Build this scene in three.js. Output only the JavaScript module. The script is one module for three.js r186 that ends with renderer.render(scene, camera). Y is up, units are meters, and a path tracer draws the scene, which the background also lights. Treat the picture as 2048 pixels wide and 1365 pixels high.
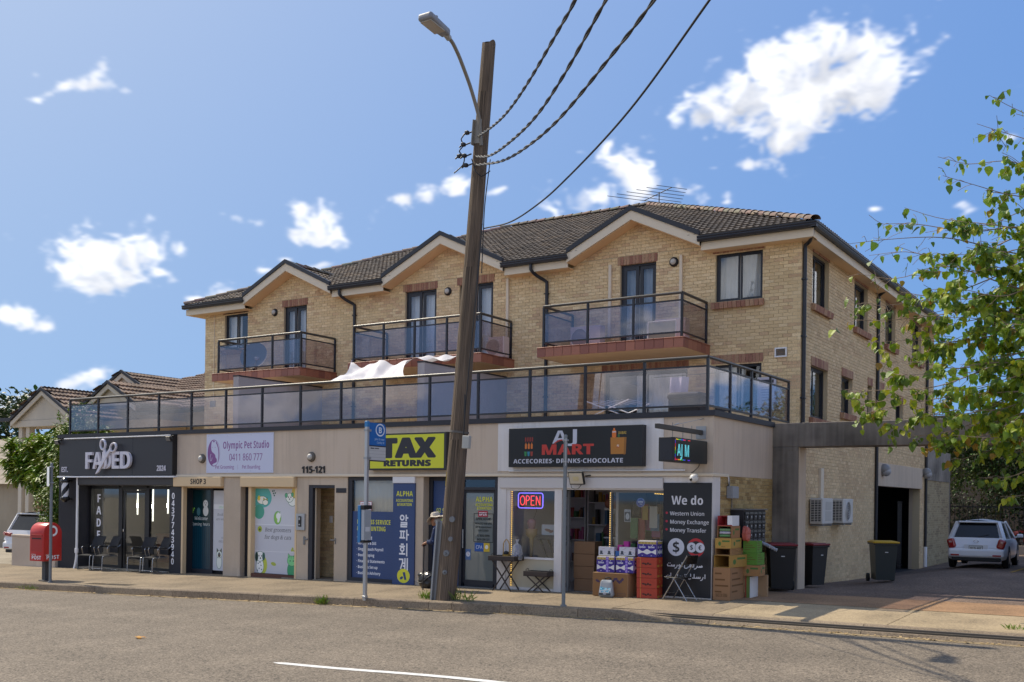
import * as THREE from 'three';
import { mergeGeometries, toCreasedNormals } from 'three/addons/utils/BufferGeometryUtils.js';
import { RoundedBoxGeometry } from 'three/addons/geometries/RoundedBoxGeometry.js';
import { MarchingCubes } from 'three/addons/objects/MarchingCubes.js';
import { FontLoader } from 'three/addons/loaders/FontLoader.js';
import { TextGeometry } from 'three/addons/geometries/TextGeometry.js';

const scene = new THREE.Scene();
// ---------- camera: eye height across the street, level, lens shifted up, rolled by under a degree ----------
const camera = new THREE.PerspectiveCamera(36.33, 2048 / 1365, 0.1, 3000);
camera.position.set(7.337, 1.806, 18.207);
camera.rotation.order = 'YXZ';
camera.rotation.set(0, 0.57374, 0.01305);
camera.setViewOffset(2048, 1365, 0, -317.3, 2048, 1365);

// ---------- seeded noise ----------
let seedState = 1234567;
const rnd = () => { seedState = (seedState + 0x6d2b79f5) | 0; let t = Math.imul(seedState ^ (seedState >>> 15), 1 | seedState); t = (t + Math.imul(t ^ (t >>> 7), 61 | t)) ^ t; return ((t ^ (t >>> 14)) >>> 0) / 4294967296; };
const rr = (a, b) => a + (b - a) * rnd();
const reseed = (n) => { seedState = n * 7919 + 17; };
const hash = (x, y, z) => { let h = Math.imul(x, 374761393) ^ Math.imul(y, 668265263) ^ Math.imul(z, 2147483647 ^ 0x5bd1e995); h = Math.imul(h ^ (h >>> 13), 1274126177); h ^= h >>> 16; return (h >>> 0) / 4294967296; };
const sm = (t) => t * t * (3 - 2 * t), lerp = (a, b, t) => a + (b - a) * t, clamp = (x, a = 0, b = 1) => Math.min(b, Math.max(a, x));
const sstep = (a, b, x) => sm(clamp((x - a) / (b - a)));
function n3(x, y, z) {
  const i = Math.floor(x), j = Math.floor(y), k = Math.floor(z), u = sm(x - i), v = sm(y - j), w = sm(z - k);
  return lerp(lerp(lerp(hash(i, j, k), hash(i + 1, j, k), u), lerp(hash(i, j + 1, k), hash(i + 1, j + 1, k), u), v), lerp(lerp(hash(i, j, k + 1), hash(i + 1, j, k + 1), u), lerp(hash(i, j + 1, k + 1), hash(i + 1, j + 1, k + 1), u), v), w);
}
const fbm3 = (x, y, z, o = 4) => { let s = 0, a = 0.5, t = 0; for (let i = 0; i < o; i++) { s += a * n3(x, y, z); t += a; a *= 0.5; x = x * 2.03 + 7.1; y = y * 2.03 + 3.7; z = z * 2.03 + 1.3; } return s / t; };
function np(x, y, p, s) { // periodic value noise, p cells per tile
  const i = Math.floor(x), j = Math.floor(y), u = sm(x - i), v = sm(y - j), m = (a) => ((a % p) + p) % p;
  return lerp(lerp(hash(m(i), m(j), s), hash(m(i + 1), m(j), s), u), lerp(hash(m(i), m(j + 1), s), hash(m(i + 1), m(j + 1), s), u), v);
}
const fbmp = (u, v, p, s, o = 4) => { let r = 0, a = 0.5, t = 0; for (let i = 0; i < o; i++) { r += a * np(u * p, v * p, p, s + i); t += a; a *= 0.5; p *= 2; } return r / t; };

// ---------- sky: clear blue air that pales towards the horizon and the sun, with scattered cumulus ----------
const sunDir = new THREE.Vector3(-0.835, 1, -0.04).normalize();
{
  const W = 2048, H = 2048, data = new Float32Array(W * H * 4), R = Math.PI / 180;
  // cumulus: azimuth from north, elevation, half axes and tilt in degrees, of the lobes of each cloud
  const lobes = [[-17.93,21.71,3.33,1.78,25],[-15.16,22.26,2.63,1.95,-7],[-20.78,20.75,2.46,1.29,21],[-17.4,19.81,2.76,1.49,15],[-18.53,18.58,1.22,1.34,-4],[-14.02,21.13,1.6,1.83,-7],[-19.24,22.73,1.36,.9,25],[-22.9,20.5,1.25,1,-3],[-10.9,22.37,.85,.36,29],[-20.21,17.59,1,.35,-3],[-54.98,20.15,1.03,.73,-18],[-55.92,19.9,1.12,.31,9],[-57.3,19.25,1.17,.23,35],[-53.54,20.01,.62,.2,-13],[-54.64,20.99,.42,.42,-34],[-54.64,12.32,2.34,1.29,-5],[-55.45,11.14,1.76,1.17,5],[-53.78,10.92,1.56,.91,5],[-52.59,12.51,1.08,.84,5],[-50.87,12.78,.39,.54,5],[-51.72,11.46,.44,.24,5],[-51.09,11.13,.34,.34,4],[-43.52,14.43,1.61,1.09,3],[-44.59,15.13,.64,.46,4],[-43.25,13.56,1.17,.42,3],[-44.84,13.85,.51,.46,4],[-47.46,14.42,1.12,.3,-6],[-46.52,11.93,.67,.28,9],[-43.36,12.39,.84,.32,18],[-48.44,10.73,1.28,.51,14],[-49.83,10.21,.75,.25,4],[-45.35,12.54,.46,.21,3],[-37.87,16.17,1.64,.74,10],[-36.1,16.73,.68,.79,2],[-33.76,16.58,.89,.24,20],[-39.23,15.92,.66,.37,2],[-29.35,16.1,1.87,1.3,19],[-27.05,17.83,1.62,.89,-20],[-25.94,16.81,1.17,1.3,-1],[-25.7,18.91,.87,.4,28],[-23.38,16.54,1.09,.62,-26],[-22.19,17.56,.51,.2,-3],[-21.37,15.92,.25,.36,-2],[-27.88,18.84,.36,.41,-1],[-58.07,8.59,1.45,.63,5],[-58.86,8.88,.89,.44,5],[-57.27,8.28,.78,.27,4],[-55.74,5.65,1.48,.67,19],[-54.44,6.23,.83,.39,24],[-58.7,4.5,1.01,.58,3],[-57.46,4.81,.92,.41,3],[-7.5,17.77,.63,.25,3],[-9.51,14.82,.45,.36,-6],[-8.14,14.85,.68,.25,27],[-13.87,15.04,.33,.12,-4],[-57.76,20.06,.36,.18,29]];
  reseed(5);
  for (let k = 0; k < 240; k++) { // the same weather all round
    const az = -66 - rnd() * 290, el = 5 + 46 * rnd() * Math.sqrt(rnd()), big = rr(1.5, 5.5);
    for (let j = 0; j < 4; j++) lobes.push([az + rr(-1, 1) * big * 1.6, el + rr(-0.4, 0.4) * big, big * rr(0.6, 1.2), big * rr(0.35, 0.6), rr(-20, 20)]);
  }
  const bins = Array.from({ length: 72 }, () => []);
  for (const [az, el, a, b, rot] of lobes) {
    const l = { az, el, a, b, c: Math.cos(rot * R), s: Math.sin(rot * R), k: Math.cos(el * R) };
    const reach = (2.2 * Math.max(a, b)) / l.k, from = Math.floor((az - reach) / 5), to = Math.floor((az + reach) / 5);
    for (let q = from; q <= to; q++) bins[((q % 72) + 72) % 72].push(l);
  }
  for (let row = 0; row < H; row++) {
    const el = ((row + 0.5) / H - 0.5) * 180, ce = Math.cos(el * R), y = Math.sin(el * R), ey = Math.max(0, y);
    for (let col = 0; col < W; col++) {
      const ph = ((col + 0.5) / W - 0.5) * 2 * Math.PI, x = Math.cos(ph) * ce, z = Math.sin(ph) * ce;
      const az = Math.atan2(x, -z) / R, mu = x * sunDir.x + y * sunDir.y + z * sunDir.z;
      const air = Math.exp(-ey * 3.6), glow = 0.55 * Math.pow(Math.max(0, mu * 0.5 + 0.5), 6) + 0.5 * Math.pow(Math.max(0, mu), 26);
      let r = lerp(0.062, 0.17, air) + glow * 0.76, g = lerp(0.185, 0.34, air) + glow * 0.65, b = lerp(0.51, 0.61, air) + glow * 0.27;
      if (el > 0 && el < 62) {
        let best = 0, up = 0, wsum = 0;
        const azq = ((Math.floor(az / 5) % 72) + 72) % 72;
        for (const l of bins[azq]) {
          let da = az - l.az; da -= 360 * Math.round(da / 360); da *= l.k; const de = el - l.el;
          const p = (da * l.c + de * l.s) / l.a, q = (-da * l.s + de * l.c) / l.b, d = p * p + q * q;
          if (d < 4.5) { const w = Math.exp(-d * 1.15); best += w; up += w * q * l.b; wsum += w * Math.min(l.a, l.b); }
        }
        if (best > 0.02) {
          const f = 46, wx = fbm3(x * 30, y * 30, z * 30, 3) - 0.5, wy = fbm3(x * 30 + 9, y * 30, z * 30, 3) - 0.5;
          const n = fbm3(x * f + wx * 3, y * f * 1.25 + wy * 3, z * f, 5), fine = fbm3(x * 150 + wx * 9, y * 190 + wy * 9, z * 150, 5);
          const dens = Math.min(best, 1.35) * 1.1 + (n - 0.5) * 1.7 + (fine - 0.5) * 1.7 - 0.52;
          const alpha = (1 - Math.exp(-Math.max(0, dens) * 2.0)) * sstep(-0.02, 0.75, dens) * sstep(0.5, 3, el);
          if (alpha > 0) {
            const thick = wsum / best, belly = clamp((-up / best) * 0.6 + 0.12 + (0.55 - n) * 2.2, 0, 1) * clamp(thick / 0.9) * sstep(0.15, 0.75, dens);
            const lit = lerp(0.90, 0.565, belly) + (fine - 0.5) * 0.16 + (n - 0.5) * 0.22 + 0.22 * (1 - sstep(0.1, 0.5, dens));
            r = lerp(r, lit * 0.985, alpha); g = lerp(g, lit * 0.99, alpha); b = lerp(b, lit * 1.02, alpha);
          }
        }
      }
      if (el <= 0) { r = 0.30; g = 0.31; b = 0.32; }
      const o = (row * W + col) * 4; data[o] = r; data[o + 1] = g; data[o + 2] = b; data[o + 3] = 1;
    }
  }
  const sky = new THREE.DataTexture(data, W, H, THREE.RGBAFormat, THREE.FloatType);
  sky.mapping = THREE.EquirectangularReflectionMapping; sky.magFilter = THREE.LinearFilter; sky.needsUpdate = true;
  scene.background = sky; scene.environment = sky;
}
const sun = new THREE.DirectionalLight(new THREE.Color(1, 0.90, 0.73), 3.9);
sun.position.copy(sunDir).multiplyScalar(80); sun.target.position.set(0, 0, 0); sun.castShadow = true;
sun.shadow.mapSize.set(4096, 4096); Object.assign(sun.shadow.camera, { left: -45, right: 45, top: 45, bottom: -45, near: 1, far: 200 });
scene.add(sun, sun.target);
const renderer = new THREE.WebGLRenderer({ antialias: true });
renderer.toneMapping = THREE.LinearToneMapping;
renderer.toneMappingExposure = 1.34;
renderer.shadowMap.enabled = true;

// ---------- builders ----------
const V = (x, y, z) => new THREE.Vector3(x, y, z);
let globalFont, tileShape; const taken = {};
const numbered = (n) => { taken[n] = (taken[n] ?? -1) + 1; return taken[n] ? n + '_' + String(taken[n]).padStart(3, '0') : n; };
function ready(g) { // plain triangles with position, normal, uv
  if (g.index) g = g.toNonIndexed();
  for (const k of Object.keys(g.attributes)) if (!['position', 'normal', 'uv', 'color'].includes(k)) g.deleteAttribute(k);
  return g;
}
function worldUV(g) { // texture coordinates in metres on the face's main plane
  const p = g.attributes.position, n = g.attributes.normal, uv = new Float32Array(p.count * 2);
  for (let i = 0; i < p.count; i += 3) {
    let ax = 0, ay = 0, az = 0;
    for (let j = 0; j < 3; j++) { ax += n.getX(i + j); ay += n.getY(i + j); az += n.getZ(i + j); }
    ax = Math.abs(ax); ay = Math.abs(ay); az = Math.abs(az);
    for (let j = i; j < i + 3; j++) {
      const x = p.getX(j), y = p.getY(j), z = p.getZ(j);
      if (ay >= ax && ay >= az) { uv[j * 2] = x; uv[j * 2 + 1] = z; } else if (ax > az) { uv[j * 2] = z; uv[j * 2 + 1] = y; } else { uv[j * 2] = x; uv[j * 2 + 1] = y; }
    }
  }
  g.setAttribute('uv', new THREE.BufferAttribute(uv, 2));
  return g;
}
function merge(list) {
  list = [].concat(list).map(ready);
  const colored = list.some((g) => g.attributes.color);
  for (const g of list) {
    if (!g.attributes.normal) g.computeVertexNormals();
    if (!g.attributes.uv) g.setAttribute('uv', new THREE.BufferAttribute(new Float32Array(g.attributes.position.count * 2), 2));
    if (colored && !g.attributes.color) g.setAttribute('color', new THREE.BufferAttribute(new Float32Array(g.attributes.position.count * 3).fill(1), 3));
  }
  return list.length === 1 ? list[0] : mergeGeometries(list);
}
function mesh(name, geos, mat, parent, keepUV) {
  const g = merge(geos); if (!keepUV) worldUV(g);
  const m = new THREE.Mesh(g, mat); m.name = parent ? name : numbered(name); m.castShadow = m.receiveShadow = true;
  (parent ?? scene).add(m);
  return m;
}
const part = (parent, name, geos, mat, keepUV) => mesh(name, geos, mat, parent, keepUV);
function struct(name, geos, mat, keepUV) { const m = mesh(name, geos, mat, null, keepUV); m.userData.kind = 'structure'; return m; }
function tag(o, label, category, group) { o.userData.label = label; o.userData.category = category; if (group) o.userData.group = group; return o; }
function thing(name, label, category, pos = [0, 0, 0], turn = 0, group) {
  const o = new THREE.Group(); o.name = numbered(name); o.position.set(...pos); o.rotation.y = turn; scene.add(o);
  return tag(o, label, category, group);
}
function copy(src, label, pos, turn, group) {
  const o = src.clone(); o.name = numbered(src.name.replace(/_\d+$/, '')); scene.add(o); o.userData = { ...src.userData };
  if (label) o.userData.label = label; if (group) o.userData.group = group;
  if (pos) o.position.set(...pos); if (turn !== undefined) o.rotation.y = turn;
  return o;
}
const group = (parent, name) => { const g = new THREE.Group(); g.name = name; parent.add(g); return g; };
// shapes
const at = (g, x = 0, y = 0, z = 0, rx = 0, ry = 0, rz = 0) => g.applyMatrix4(new THREE.Matrix4().makeRotationFromEuler(new THREE.Euler(rx, ry, rz, 'YXZ')).setPosition(x, y, z));
const box = (x0, y0, z0, x1, y1, z1) => new THREE.BoxGeometry(Math.abs(x1 - x0), Math.abs(y1 - y0), Math.abs(z1 - z0)).translate((x0 + x1) / 2, (y0 + y1) / 2, (z0 + z1) / 2);
const bx = (cx, cy, cz, w, h, d, ry = 0, rx = 0, rz = 0) => at(new THREE.BoxGeometry(w, h, d), cx, cy, cz, rx, ry, rz);
const rbx = (cx, cy, cz, w, h, d, r = 0.01, ry = 0, rx = 0, rz = 0, seg = 2) => at(new RoundedBoxGeometry(w, h, d, seg, Math.min(r, w / 2.01, h / 2.01, d / 2.01)), cx, cy, cz, rx, ry, rz);
const rb = (x0, y0, z0, x1, y1, z1, r = 0.008) => rbx((x0 + x1) / 2, (y0 + y1) / 2, (z0 + z1) / 2, Math.abs(x1 - x0), Math.abs(y1 - y0), Math.abs(z1 - z0), r, 0, 0, 0, 1);
function cyl(a, b, r0, r1 = r0, seg = 10, open = false) {
  const d = V().subVectors(b, a), L = d.length(), g = new THREE.CylinderGeometry(r1, r0, L, seg, 1, open);
  g.applyQuaternion(new THREE.Quaternion().setFromUnitVectors(V(0, 1, 0), d.normalize()));
  return g.translate((a.x + b.x) / 2, (a.y + b.y) / 2, (a.z + b.z) / 2);
}
const bar = (a, b, w, h = w) => { // rectangular bar between two points, its h side upright
  const d = V().subVectors(b, a), L = d.length(), m = new THREE.Matrix4(), z = d.clone().normalize(), up = Math.abs(z.y) > 0.95 ? V(1, 0, 0) : V(0, 1, 0), x = V().crossVectors(up, z).normalize(), y = V().crossVectors(z, x);
  m.makeBasis(x, y, z).setPosition((a.x + b.x) / 2, (a.y + b.y) / 2, (a.z + b.z) / 2);
  return new THREE.BoxGeometry(w, h, L).applyMatrix4(m);
};
const tube = (pts, r, seg = 24, rad = 6, closed = false) => new THREE.TubeGeometry(new THREE.CatmullRomCurve3(pts, closed, 'catmullrom', 0.3), seg, r, rad, closed);
const sph = (x, y, z, rx, ry = rx, rz = rx, w = 14, h = 10) => new THREE.SphereGeometry(1, w, h).scale(rx, ry, rz).translate(x, y, z);
const lathe = (pts, seg = 18) => new THREE.LatheGeometry(pts.map(([r, y]) => new THREE.Vector2(r, y)), seg);
function ext(pts, depth, holes = [], bevel = 0) {
  const s = new THREE.Shape(pts.map(([a, b]) => new THREE.Vector2(a, b)));
  for (const [a0, b0, a1, b1] of holes) s.holes.push(new THREE.Path([V(a0, b0, 0), V(a0, b1, 0), V(a1, b1, 0), V(a1, b0, 0)].map((v) => new THREE.Vector2(v.x, v.y))));
  return new THREE.ExtrudeGeometry(s, { depth, bevelEnabled: bevel > 0, bevelSize: bevel, bevelThickness: bevel, bevelSegments: 1, curveSegments: 10 });
}
const quad = (w, h, x = 0, y = 0, z = 0, ry = 0, rx = 0, rz = 0) => at(new THREE.PlaneGeometry(w, h), x, y, z, rx, ry, rz);
const toSide = (g) => g.applyMatrix4(new THREE.Matrix4().makeBasis(V(0, 0, -1), V(0, 1, 0), V(1, 0, 0))); // (a, b, out) -> side wall facing +x: a runs to -z
function grid(nx, nz, f) { // sheet of f(u, v) -> [x, y, z]
  const g = new THREE.PlaneGeometry(1, 1, nx, nz), p = g.attributes.position;
  for (let i = 0; i < p.count; i++) p.setXYZ(i, ...f(p.getX(i) + 0.5, 0.5 - p.getY(i)));
  g.computeVertexNormals(); return g;
}
function tint(g, fn) { // vertex colours from fn(x, y, z) -> [r, g, b]
  const p = g.attributes.position, c = new Float32Array(p.count * 3);
  for (let i = 0; i < p.count; i++) c.set(fn(p.getX(i), p.getY(i), p.getZ(i)), i * 3);
  g.setAttribute('color', new THREE.BufferAttribute(c, 3)); return g;
}

// ---------- textures and materials ----------
function dataTex(n, size, fn, srgb) {
  const d = new Uint8Array(n * n * 4);
  for (let j = 0; j < n; j++) for (let i = 0; i < n; i++) { const c = fn((i + 0.5) / n, (j + 0.5) / n), o = (j * n + i) * 4; d[o] = clamp(c[0]) * 255; d[o + 1] = clamp(c[1] ?? c[0]) * 255; d[o + 2] = clamp(c[2] ?? c[0]) * 255; d[o + 3] = 255; }
  const t = new THREE.DataTexture(d, n, n); t.wrapS = t.wrapT = THREE.RepeatWrapping; t.magFilter = THREE.LinearFilter; t.repeat.set(1 / (size[0] ?? size), 1 / (size[1] ?? size)); t.needsUpdate = true;
  if (srgb) t.colorSpace = THREE.SRGBColorSpace;
  return t;
}
const L = (r, g, b) => new THREE.Color().setRGB(r, g, b);
const mat = (c, rough = 0.8, o = {}) => new THREE.MeshStandardMaterial({ color: Array.isArray(c) ? L(...c) : new THREE.Color(c), roughness: rough, side: THREE.DoubleSide, ...o });
const phys = (c, rough, o = {}) => new THREE.MeshPhysicalMaterial({ color: Array.isArray(c) ? L(...c) : new THREE.Color(c), roughness: rough, side: THREE.DoubleSide, ...o });
function print(w, h, draw, rough = 0.5, o = {}) { // flat print on a sign, screen or packet
  const c = document.createElement('canvas'); c.width = w; c.height = h; const x = c.getContext('2d'); draw(x, w, h);
  const t = new THREE.CanvasTexture(c); t.colorSpace = THREE.SRGBColorSpace; t.anisotropy = 8;
  return new THREE.MeshStandardMaterial({ map: t, roughness: rough, side: THREE.DoubleSide, ...o });
}
const font = (px, bold = true, fam = 'sans-serif') => (bold ? 'bold ' : '') + px + 'px ' + fam;
function write(x, s, px, cx, cy, col, { bold = true, fam = 'sans-serif', sx = 1, align = 'center', italic } = {}) {
  x.save(); x.translate(cx, cy); if (italic) x.transform(1, 0, -0.2, 1, 0, 0); x.scale(sx, 1); x.font = font(px, bold, fam); x.fillStyle = col; x.textAlign = align; x.textBaseline = 'middle'; x.fillText(s, 0, 0); x.restore();
}
const speck = dataTex(256, 0.35, (u, v) => { const n = 0.55 * np(u * 128, v * 128, 128, 3) + 0.45 * np(u * 64, v * 64, 64, 4); return [n]; });
const grit = dataTex(512, 1.3, (u, v) => [0.5 * np(u * 256, v * 256, 256, 11) + 0.3 * np(u * 128, v * 128, 128, 12) + 0.2 * fbmp(u, v, 16, 13)]);
const asphaltMap = dataTex(1024, 3.1, (u, v) => { const a = np(u * 230, v * 230, 230, 21), b = np(u * 120, v * 120, 120, 22), c = fbmp(u, v, 6, 23, 5); const k = 0.60 + (a - 0.5) * 0.75 + (b - 0.5) * 0.35 + (c - 0.5) * 0.2 + (a > 0.9 ? 0.28 : 0) - (a < 0.08 ? 0.2 : 0); return [k * 1.02, k, k * 0.965]; });
const pathMap = dataTex(1024, 3.3, (u, v) => { const a = np(u * 240, v * 240, 240, 31), b = fbmp(u, v, 5, 32, 6), c = np(u * 120, v * 120, 120, 33); const k = 0.77 + (a - 0.5) * 0.42 + (c - 0.5) * 0.22 + (b - 0.5) * 0.6 - (a < 0.06 ? 0.25 : 0); return [k, k * 0.985, k * 0.95]; });
const stainMap = dataTex(1024, [4.2, 4.2], (u, v) => { const b = fbmp(u, v, 4, 41, 6), s = np(u * 46, v * 3, 92, 43) * 0.5 + np(u * 90, v * 4, 92, 44) * 0.5, f = np(u * 300, v * 300, 300, 42); const k = 0.93 + (b - 0.5) * 0.42 + (s - 0.5) * 0.34 * sstep(0.40, 0.7, b) + (f - 0.5) * 0.05; return [k, k * 0.99, k * 0.975]; });
const grimeMap = dataTex(1024, [3.7, 2.9], (u, v) => { const b = fbmp(u, v, 5, 51, 6), s = np(u * 60, v * 3, 60, 53) * 0.6 + np(u * 120, v * 5, 120, 54) * 0.4; const k = 0.58 + (b - 0.5) * 0.9 + (s - 0.5) * 0.3; return [k, k * 0.98, k * 0.95]; });
const woodMap = dataTex(1024, [0.7, 3.2], (u, v) => { const g = np(u * 90 + fbmp(u, v, 4, 63) * 3, v * 4, 90, 61), h = np(u * 240, v * 10, 240, 62), c = np(u * 34 + np(u * 8, v * 8, 8, 66) * 1.2, v * 2, 34, 64), e = fbmp(u, v, 6, 65); const crack = sstep(0.20, 0.06, c) * 0.75; const k = 0.60 + (g - 0.5) * 0.5 + (h - 0.5) * 0.25 + (e - 0.5) * 0.45 - crack * 0.5; return [k * 1.04, k * 0.98, k * 0.90]; });
const woodBump = dataTex(512, [0.7, 3.2], (u, v) => { const g = np(u * 90, v * 4, 90, 61), c = np(u * 34 + np(u * 8, v * 8, 8, 66) * 1.2, v * 2, 34, 64); return [0.6 + (g - 0.5) * 0.5 - sstep(0.2, 0.06, c) * 0.6]; });
const faceMap = dataTex(512, 0.9, (u, v) => { const a = fbmp(u, v, 40, 71, 3), b = np(u * 200, v * 200, 200, 72); const k = 0.95 + (a - 0.5) * 0.36 + (b - 0.5) * 0.2 - (a < 0.30 ? 0.12 : 0); return [k, k * 0.99, k * 0.97]; });
const faceBump = dataTex(512, 0.9, (u, v) => [0.55 * fbmp(u, v, 60, 73, 3) + 0.45 * np(u * 20, v * 130, 260, 74)]);
const tileMap = dataTex(512, 1.7, (u, v) => { const a = fbmp(u, v, 14, 81, 4), b = np(u * 200, v * 200, 200, 82); const k = 0.8 + (a - 0.5) * 0.7 + (b - 0.5) * 0.25; return [k, k * 0.985, k * 0.95]; });
const M = {
  brick: mat([1, 1, 1], 0.92, { vertexColors: true, map: faceMap, bumpMap: faceBump, bumpScale: 0.006 }),
  mortar: mat([0.56, 0.45, 0.29], 0.95, { bumpMap: grit, bumpScale: 0.003 }),
  beige: mat([0.60, 0.49, 0.385], 0.9, { map: stainMap, bumpMap: speck, bumpScale: 0.0015 }),
  beige2: mat([0.56, 0.46, 0.355], 0.9, { map: stainMap, bumpMap: speck, bumpScale: 0.002 }),
  cream: mat([0.70, 0.52, 0.31], 0.7), peach: mat([0.80, 0.57, 0.34], 0.75), creamTrim: mat([0.70, 0.60, 0.46], 0.6),
  lilac: mat([0.46, 0.42, 0.42], 0.85, { map: stainMap }),
  white: mat([0.74, 0.71, 0.70], 0.55, { map: stainMap }), whiteGloss: mat([0.74, 0.74, 0.76], 0.35),
  navy: mat([0.016, 0.018, 0.026], 0.42), navySoft: mat([0.022, 0.024, 0.033], 0.6), black: mat([0.012, 0.012, 0.014], 0.5), blackGloss: mat([0.008, 0.008, 0.009], 0.2),
  stucco: mat([0.024, 0.024, 0.031], 0.85, { bumpMap: grit, bumpScale: 0.012 }),
  terracotta: [mat([0.30, 0.105, 0.065], 0.45), mat([0.34, 0.125, 0.075], 0.45), mat([0.26, 0.09, 0.06], 0.5), mat([0.37, 0.14, 0.085], 0.5)],
  concrete: mat([0.36, 0.315, 0.25], 0.95, { map: pathMap, bumpMap: grit, bumpScale: 0.003 }),
  kerb: mat([0.30, 0.235, 0.165], 0.95, { map: pathMap, bumpMap: grit, bumpScale: 0.004 }),
  darkConcrete: mat([0.31, 0.28, 0.25], 0.95, { map: grimeMap, bumpMap: grit, bumpScale: 0.004 }),
  steel: mat([0.42, 0.43, 0.44], 0.45, { metalness: 0.8 }), galv: mat([0.36, 0.37, 0.38], 0.55, { metalness: 0.55, bumpMap: speck, bumpScale: 0.0006 }), dullSteel: mat([0.20, 0.205, 0.21], 0.6, { metalness: 0.3 }),
  chrome: mat([0.7, 0.7, 0.7], 0.15, { metalness: 1 }),
  railGlass: phys([0.77, 0.745, 0.79], 0.02, { transmission: 1, thickness: 0, ior: 1.85 }),
  glass: phys([0.93, 0.95, 0.95], 0.01, { transmission: 1, thickness: 0, ior: 1.52 }),
  darkGlass: phys([0.92, 0.94, 0.95], 0.01, { transmission: 1, thickness: 0, ior: 1.6 }),
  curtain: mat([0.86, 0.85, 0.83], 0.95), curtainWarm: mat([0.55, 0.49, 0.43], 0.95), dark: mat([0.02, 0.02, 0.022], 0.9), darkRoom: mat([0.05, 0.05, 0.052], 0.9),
  shadeCloth: phys([0.72, 0.70, 0.72], 0.95, { transmission: 0.3, thickness: 0 }),
  tile: mat([0.165, 0.135, 0.112], 0.85, { map: tileMap, bumpMap: grit, bumpScale: 0.002, vertexColors: true }),
  cardboard: mat([0.36, 0.225, 0.12], 0.85), rubber: mat([0.015, 0.015, 0.016], 0.7), plasticDark: mat([0.018, 0.021, 0.022], 0.42),
  soil: mat([0.06, 0.045, 0.03], 1), acWhite: mat([0.62, 0.60, 0.56], 0.45),
};

// ---------- ground ----------
const slope = (x) => (x < 0 ? 0.0165 * x : 0.006 * x);
const kerbZ = (x) => (x < -1.5 ? 2.36 - 0.093 * (Math.max(x, -20) + 1.9) : 2.33 - 0.025 * (x + 1.5));
const dz = [[0, 0], [3.3, 0.0], [5.8, -0.09], [8.9, -0.18], [11.7, -0.25], [18, -0.31], [60, -0.35]];
function drive(d) { for (let i = 1; i < dz.length; i++) if (d < dz[i][0]) return lerp(dz[i - 1][1], dz[i][1], (d - dz[i - 1][0]) / (dz[i][0] - dz[i - 1][0])); return -0.35; }
function groundY(x, z) {
  if (z >= 0) return slope(x) - 0.02 * z;
  return slope(x) + (x > -0.5 ? drive(-z) + 0.3 * sstep(0, 2.4, x) * sstep(4, 11, -z) : 0);
}
const roadY = (x) => slope(Math.max(-40, Math.min(40, x))) - 0.02 * Math.min(kerbZ(x), 3.2) - 0.16 + 0.03 * sstep(-1.5, 1, x);
struct('ground', grid(60, 60, (u, v) => { const x = (u - 0.5) * 1600, z = (v - 0.5) * 1600; return [x, -1.35, z]; }), mat([0.36, 0.31, 0.22], 1, { map: pathMap }));
struct('road', tint(grid(160, 40, (u, v) => { const x = -75 + 150 * u, k = kerbZ(x) - 0.35, z = lerp(k, 16.2, v); return [x, roadY(x), z]; }), (x, y, z) => { const k = 0.93 + (fbm3(x * 0.18, 0, z * 1.1, 4) - 0.5) * 0.24 - 0.10 * Math.exp(-((z - 5.0) ** 2) / 0.5) - 0.08 * Math.exp(-((z - 7.0) ** 2) / 0.4) + 0.07 * Math.exp(-((z - 6.0) ** 2) / 0.3); return [k * 1.02, k, k * 0.97]; }),
  mat([0.285, 0.24, 0.19], 0.93, { map: asphaltMap, bumpMap: grit, bumpScale: 0.006, vertexColors: true }));
struct('opposite_footpath', grid(40, 6, (u, v) => { const x = -75 + 150 * u; return [x, roadY(x) + 0.1, lerp(16.2, 26, v)]; }), M.concrete);
// dust and leaf grit along the gutter
{
  reseed(11); const pts = [], n = 420;
  for (let i = 0; i <= n; i++) { const x = -24 + (40 * i) / n; pts.push([x, 0.04 + 0.20 * fbm3(x * 1.3, 3, 0, 4) * (0.6 + 0.8 * fbm3(x * 9, 7, 0, 3))]); }
  const pos = []; for (let i = 0; i < n; i++) { const [a, wa] = pts[i], [b, wb] = pts[i + 1], za = kerbZ(a) + 0.02, zb = kerbZ(b) + 0.02, h = 0.004; const A = [a, roadY(a) + h, za], B = [b, roadY(b) + h, zb], C = [b, roadY(b) + h, zb + wb], D = [a, roadY(a) + h, za + wa]; pos.push(...A, ...D, ...C, ...A, ...C, ...B); }
  const g = new THREE.BufferGeometry(); g.setAttribute('position', new THREE.Float32BufferAttribute(pos, 3)); g.computeVertexNormals();
  const m = struct('gutter_dust', g, mat([0.38, 0.29, 0.17], 1, { map: pathMap, bumpMap: grit, bumpScale: 0.01 }));
  const bits = []; for (let i = 0; i < 420; i++) { const x = rr(-17, 7), z = kerbZ(x) + Math.abs(rr(-0.1, 0.12) + rr(0, 0.12)); bits.push(bx(x, roadY(x) + 0.012, z, rr(0.02, 0.06), 0.006, rr(0.015, 0.04), rr(0, 3), rr(-0.3, 0.3), rr(-0.3, 0.3))); }
  tag(mesh('leaf_litter', bits, mat([0.42, 0.30, 0.15], 1)), 'dry leaf litter scattered along the gutter below the kerb', 'leaf litter').userData.kind = 'stuff';
}
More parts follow.
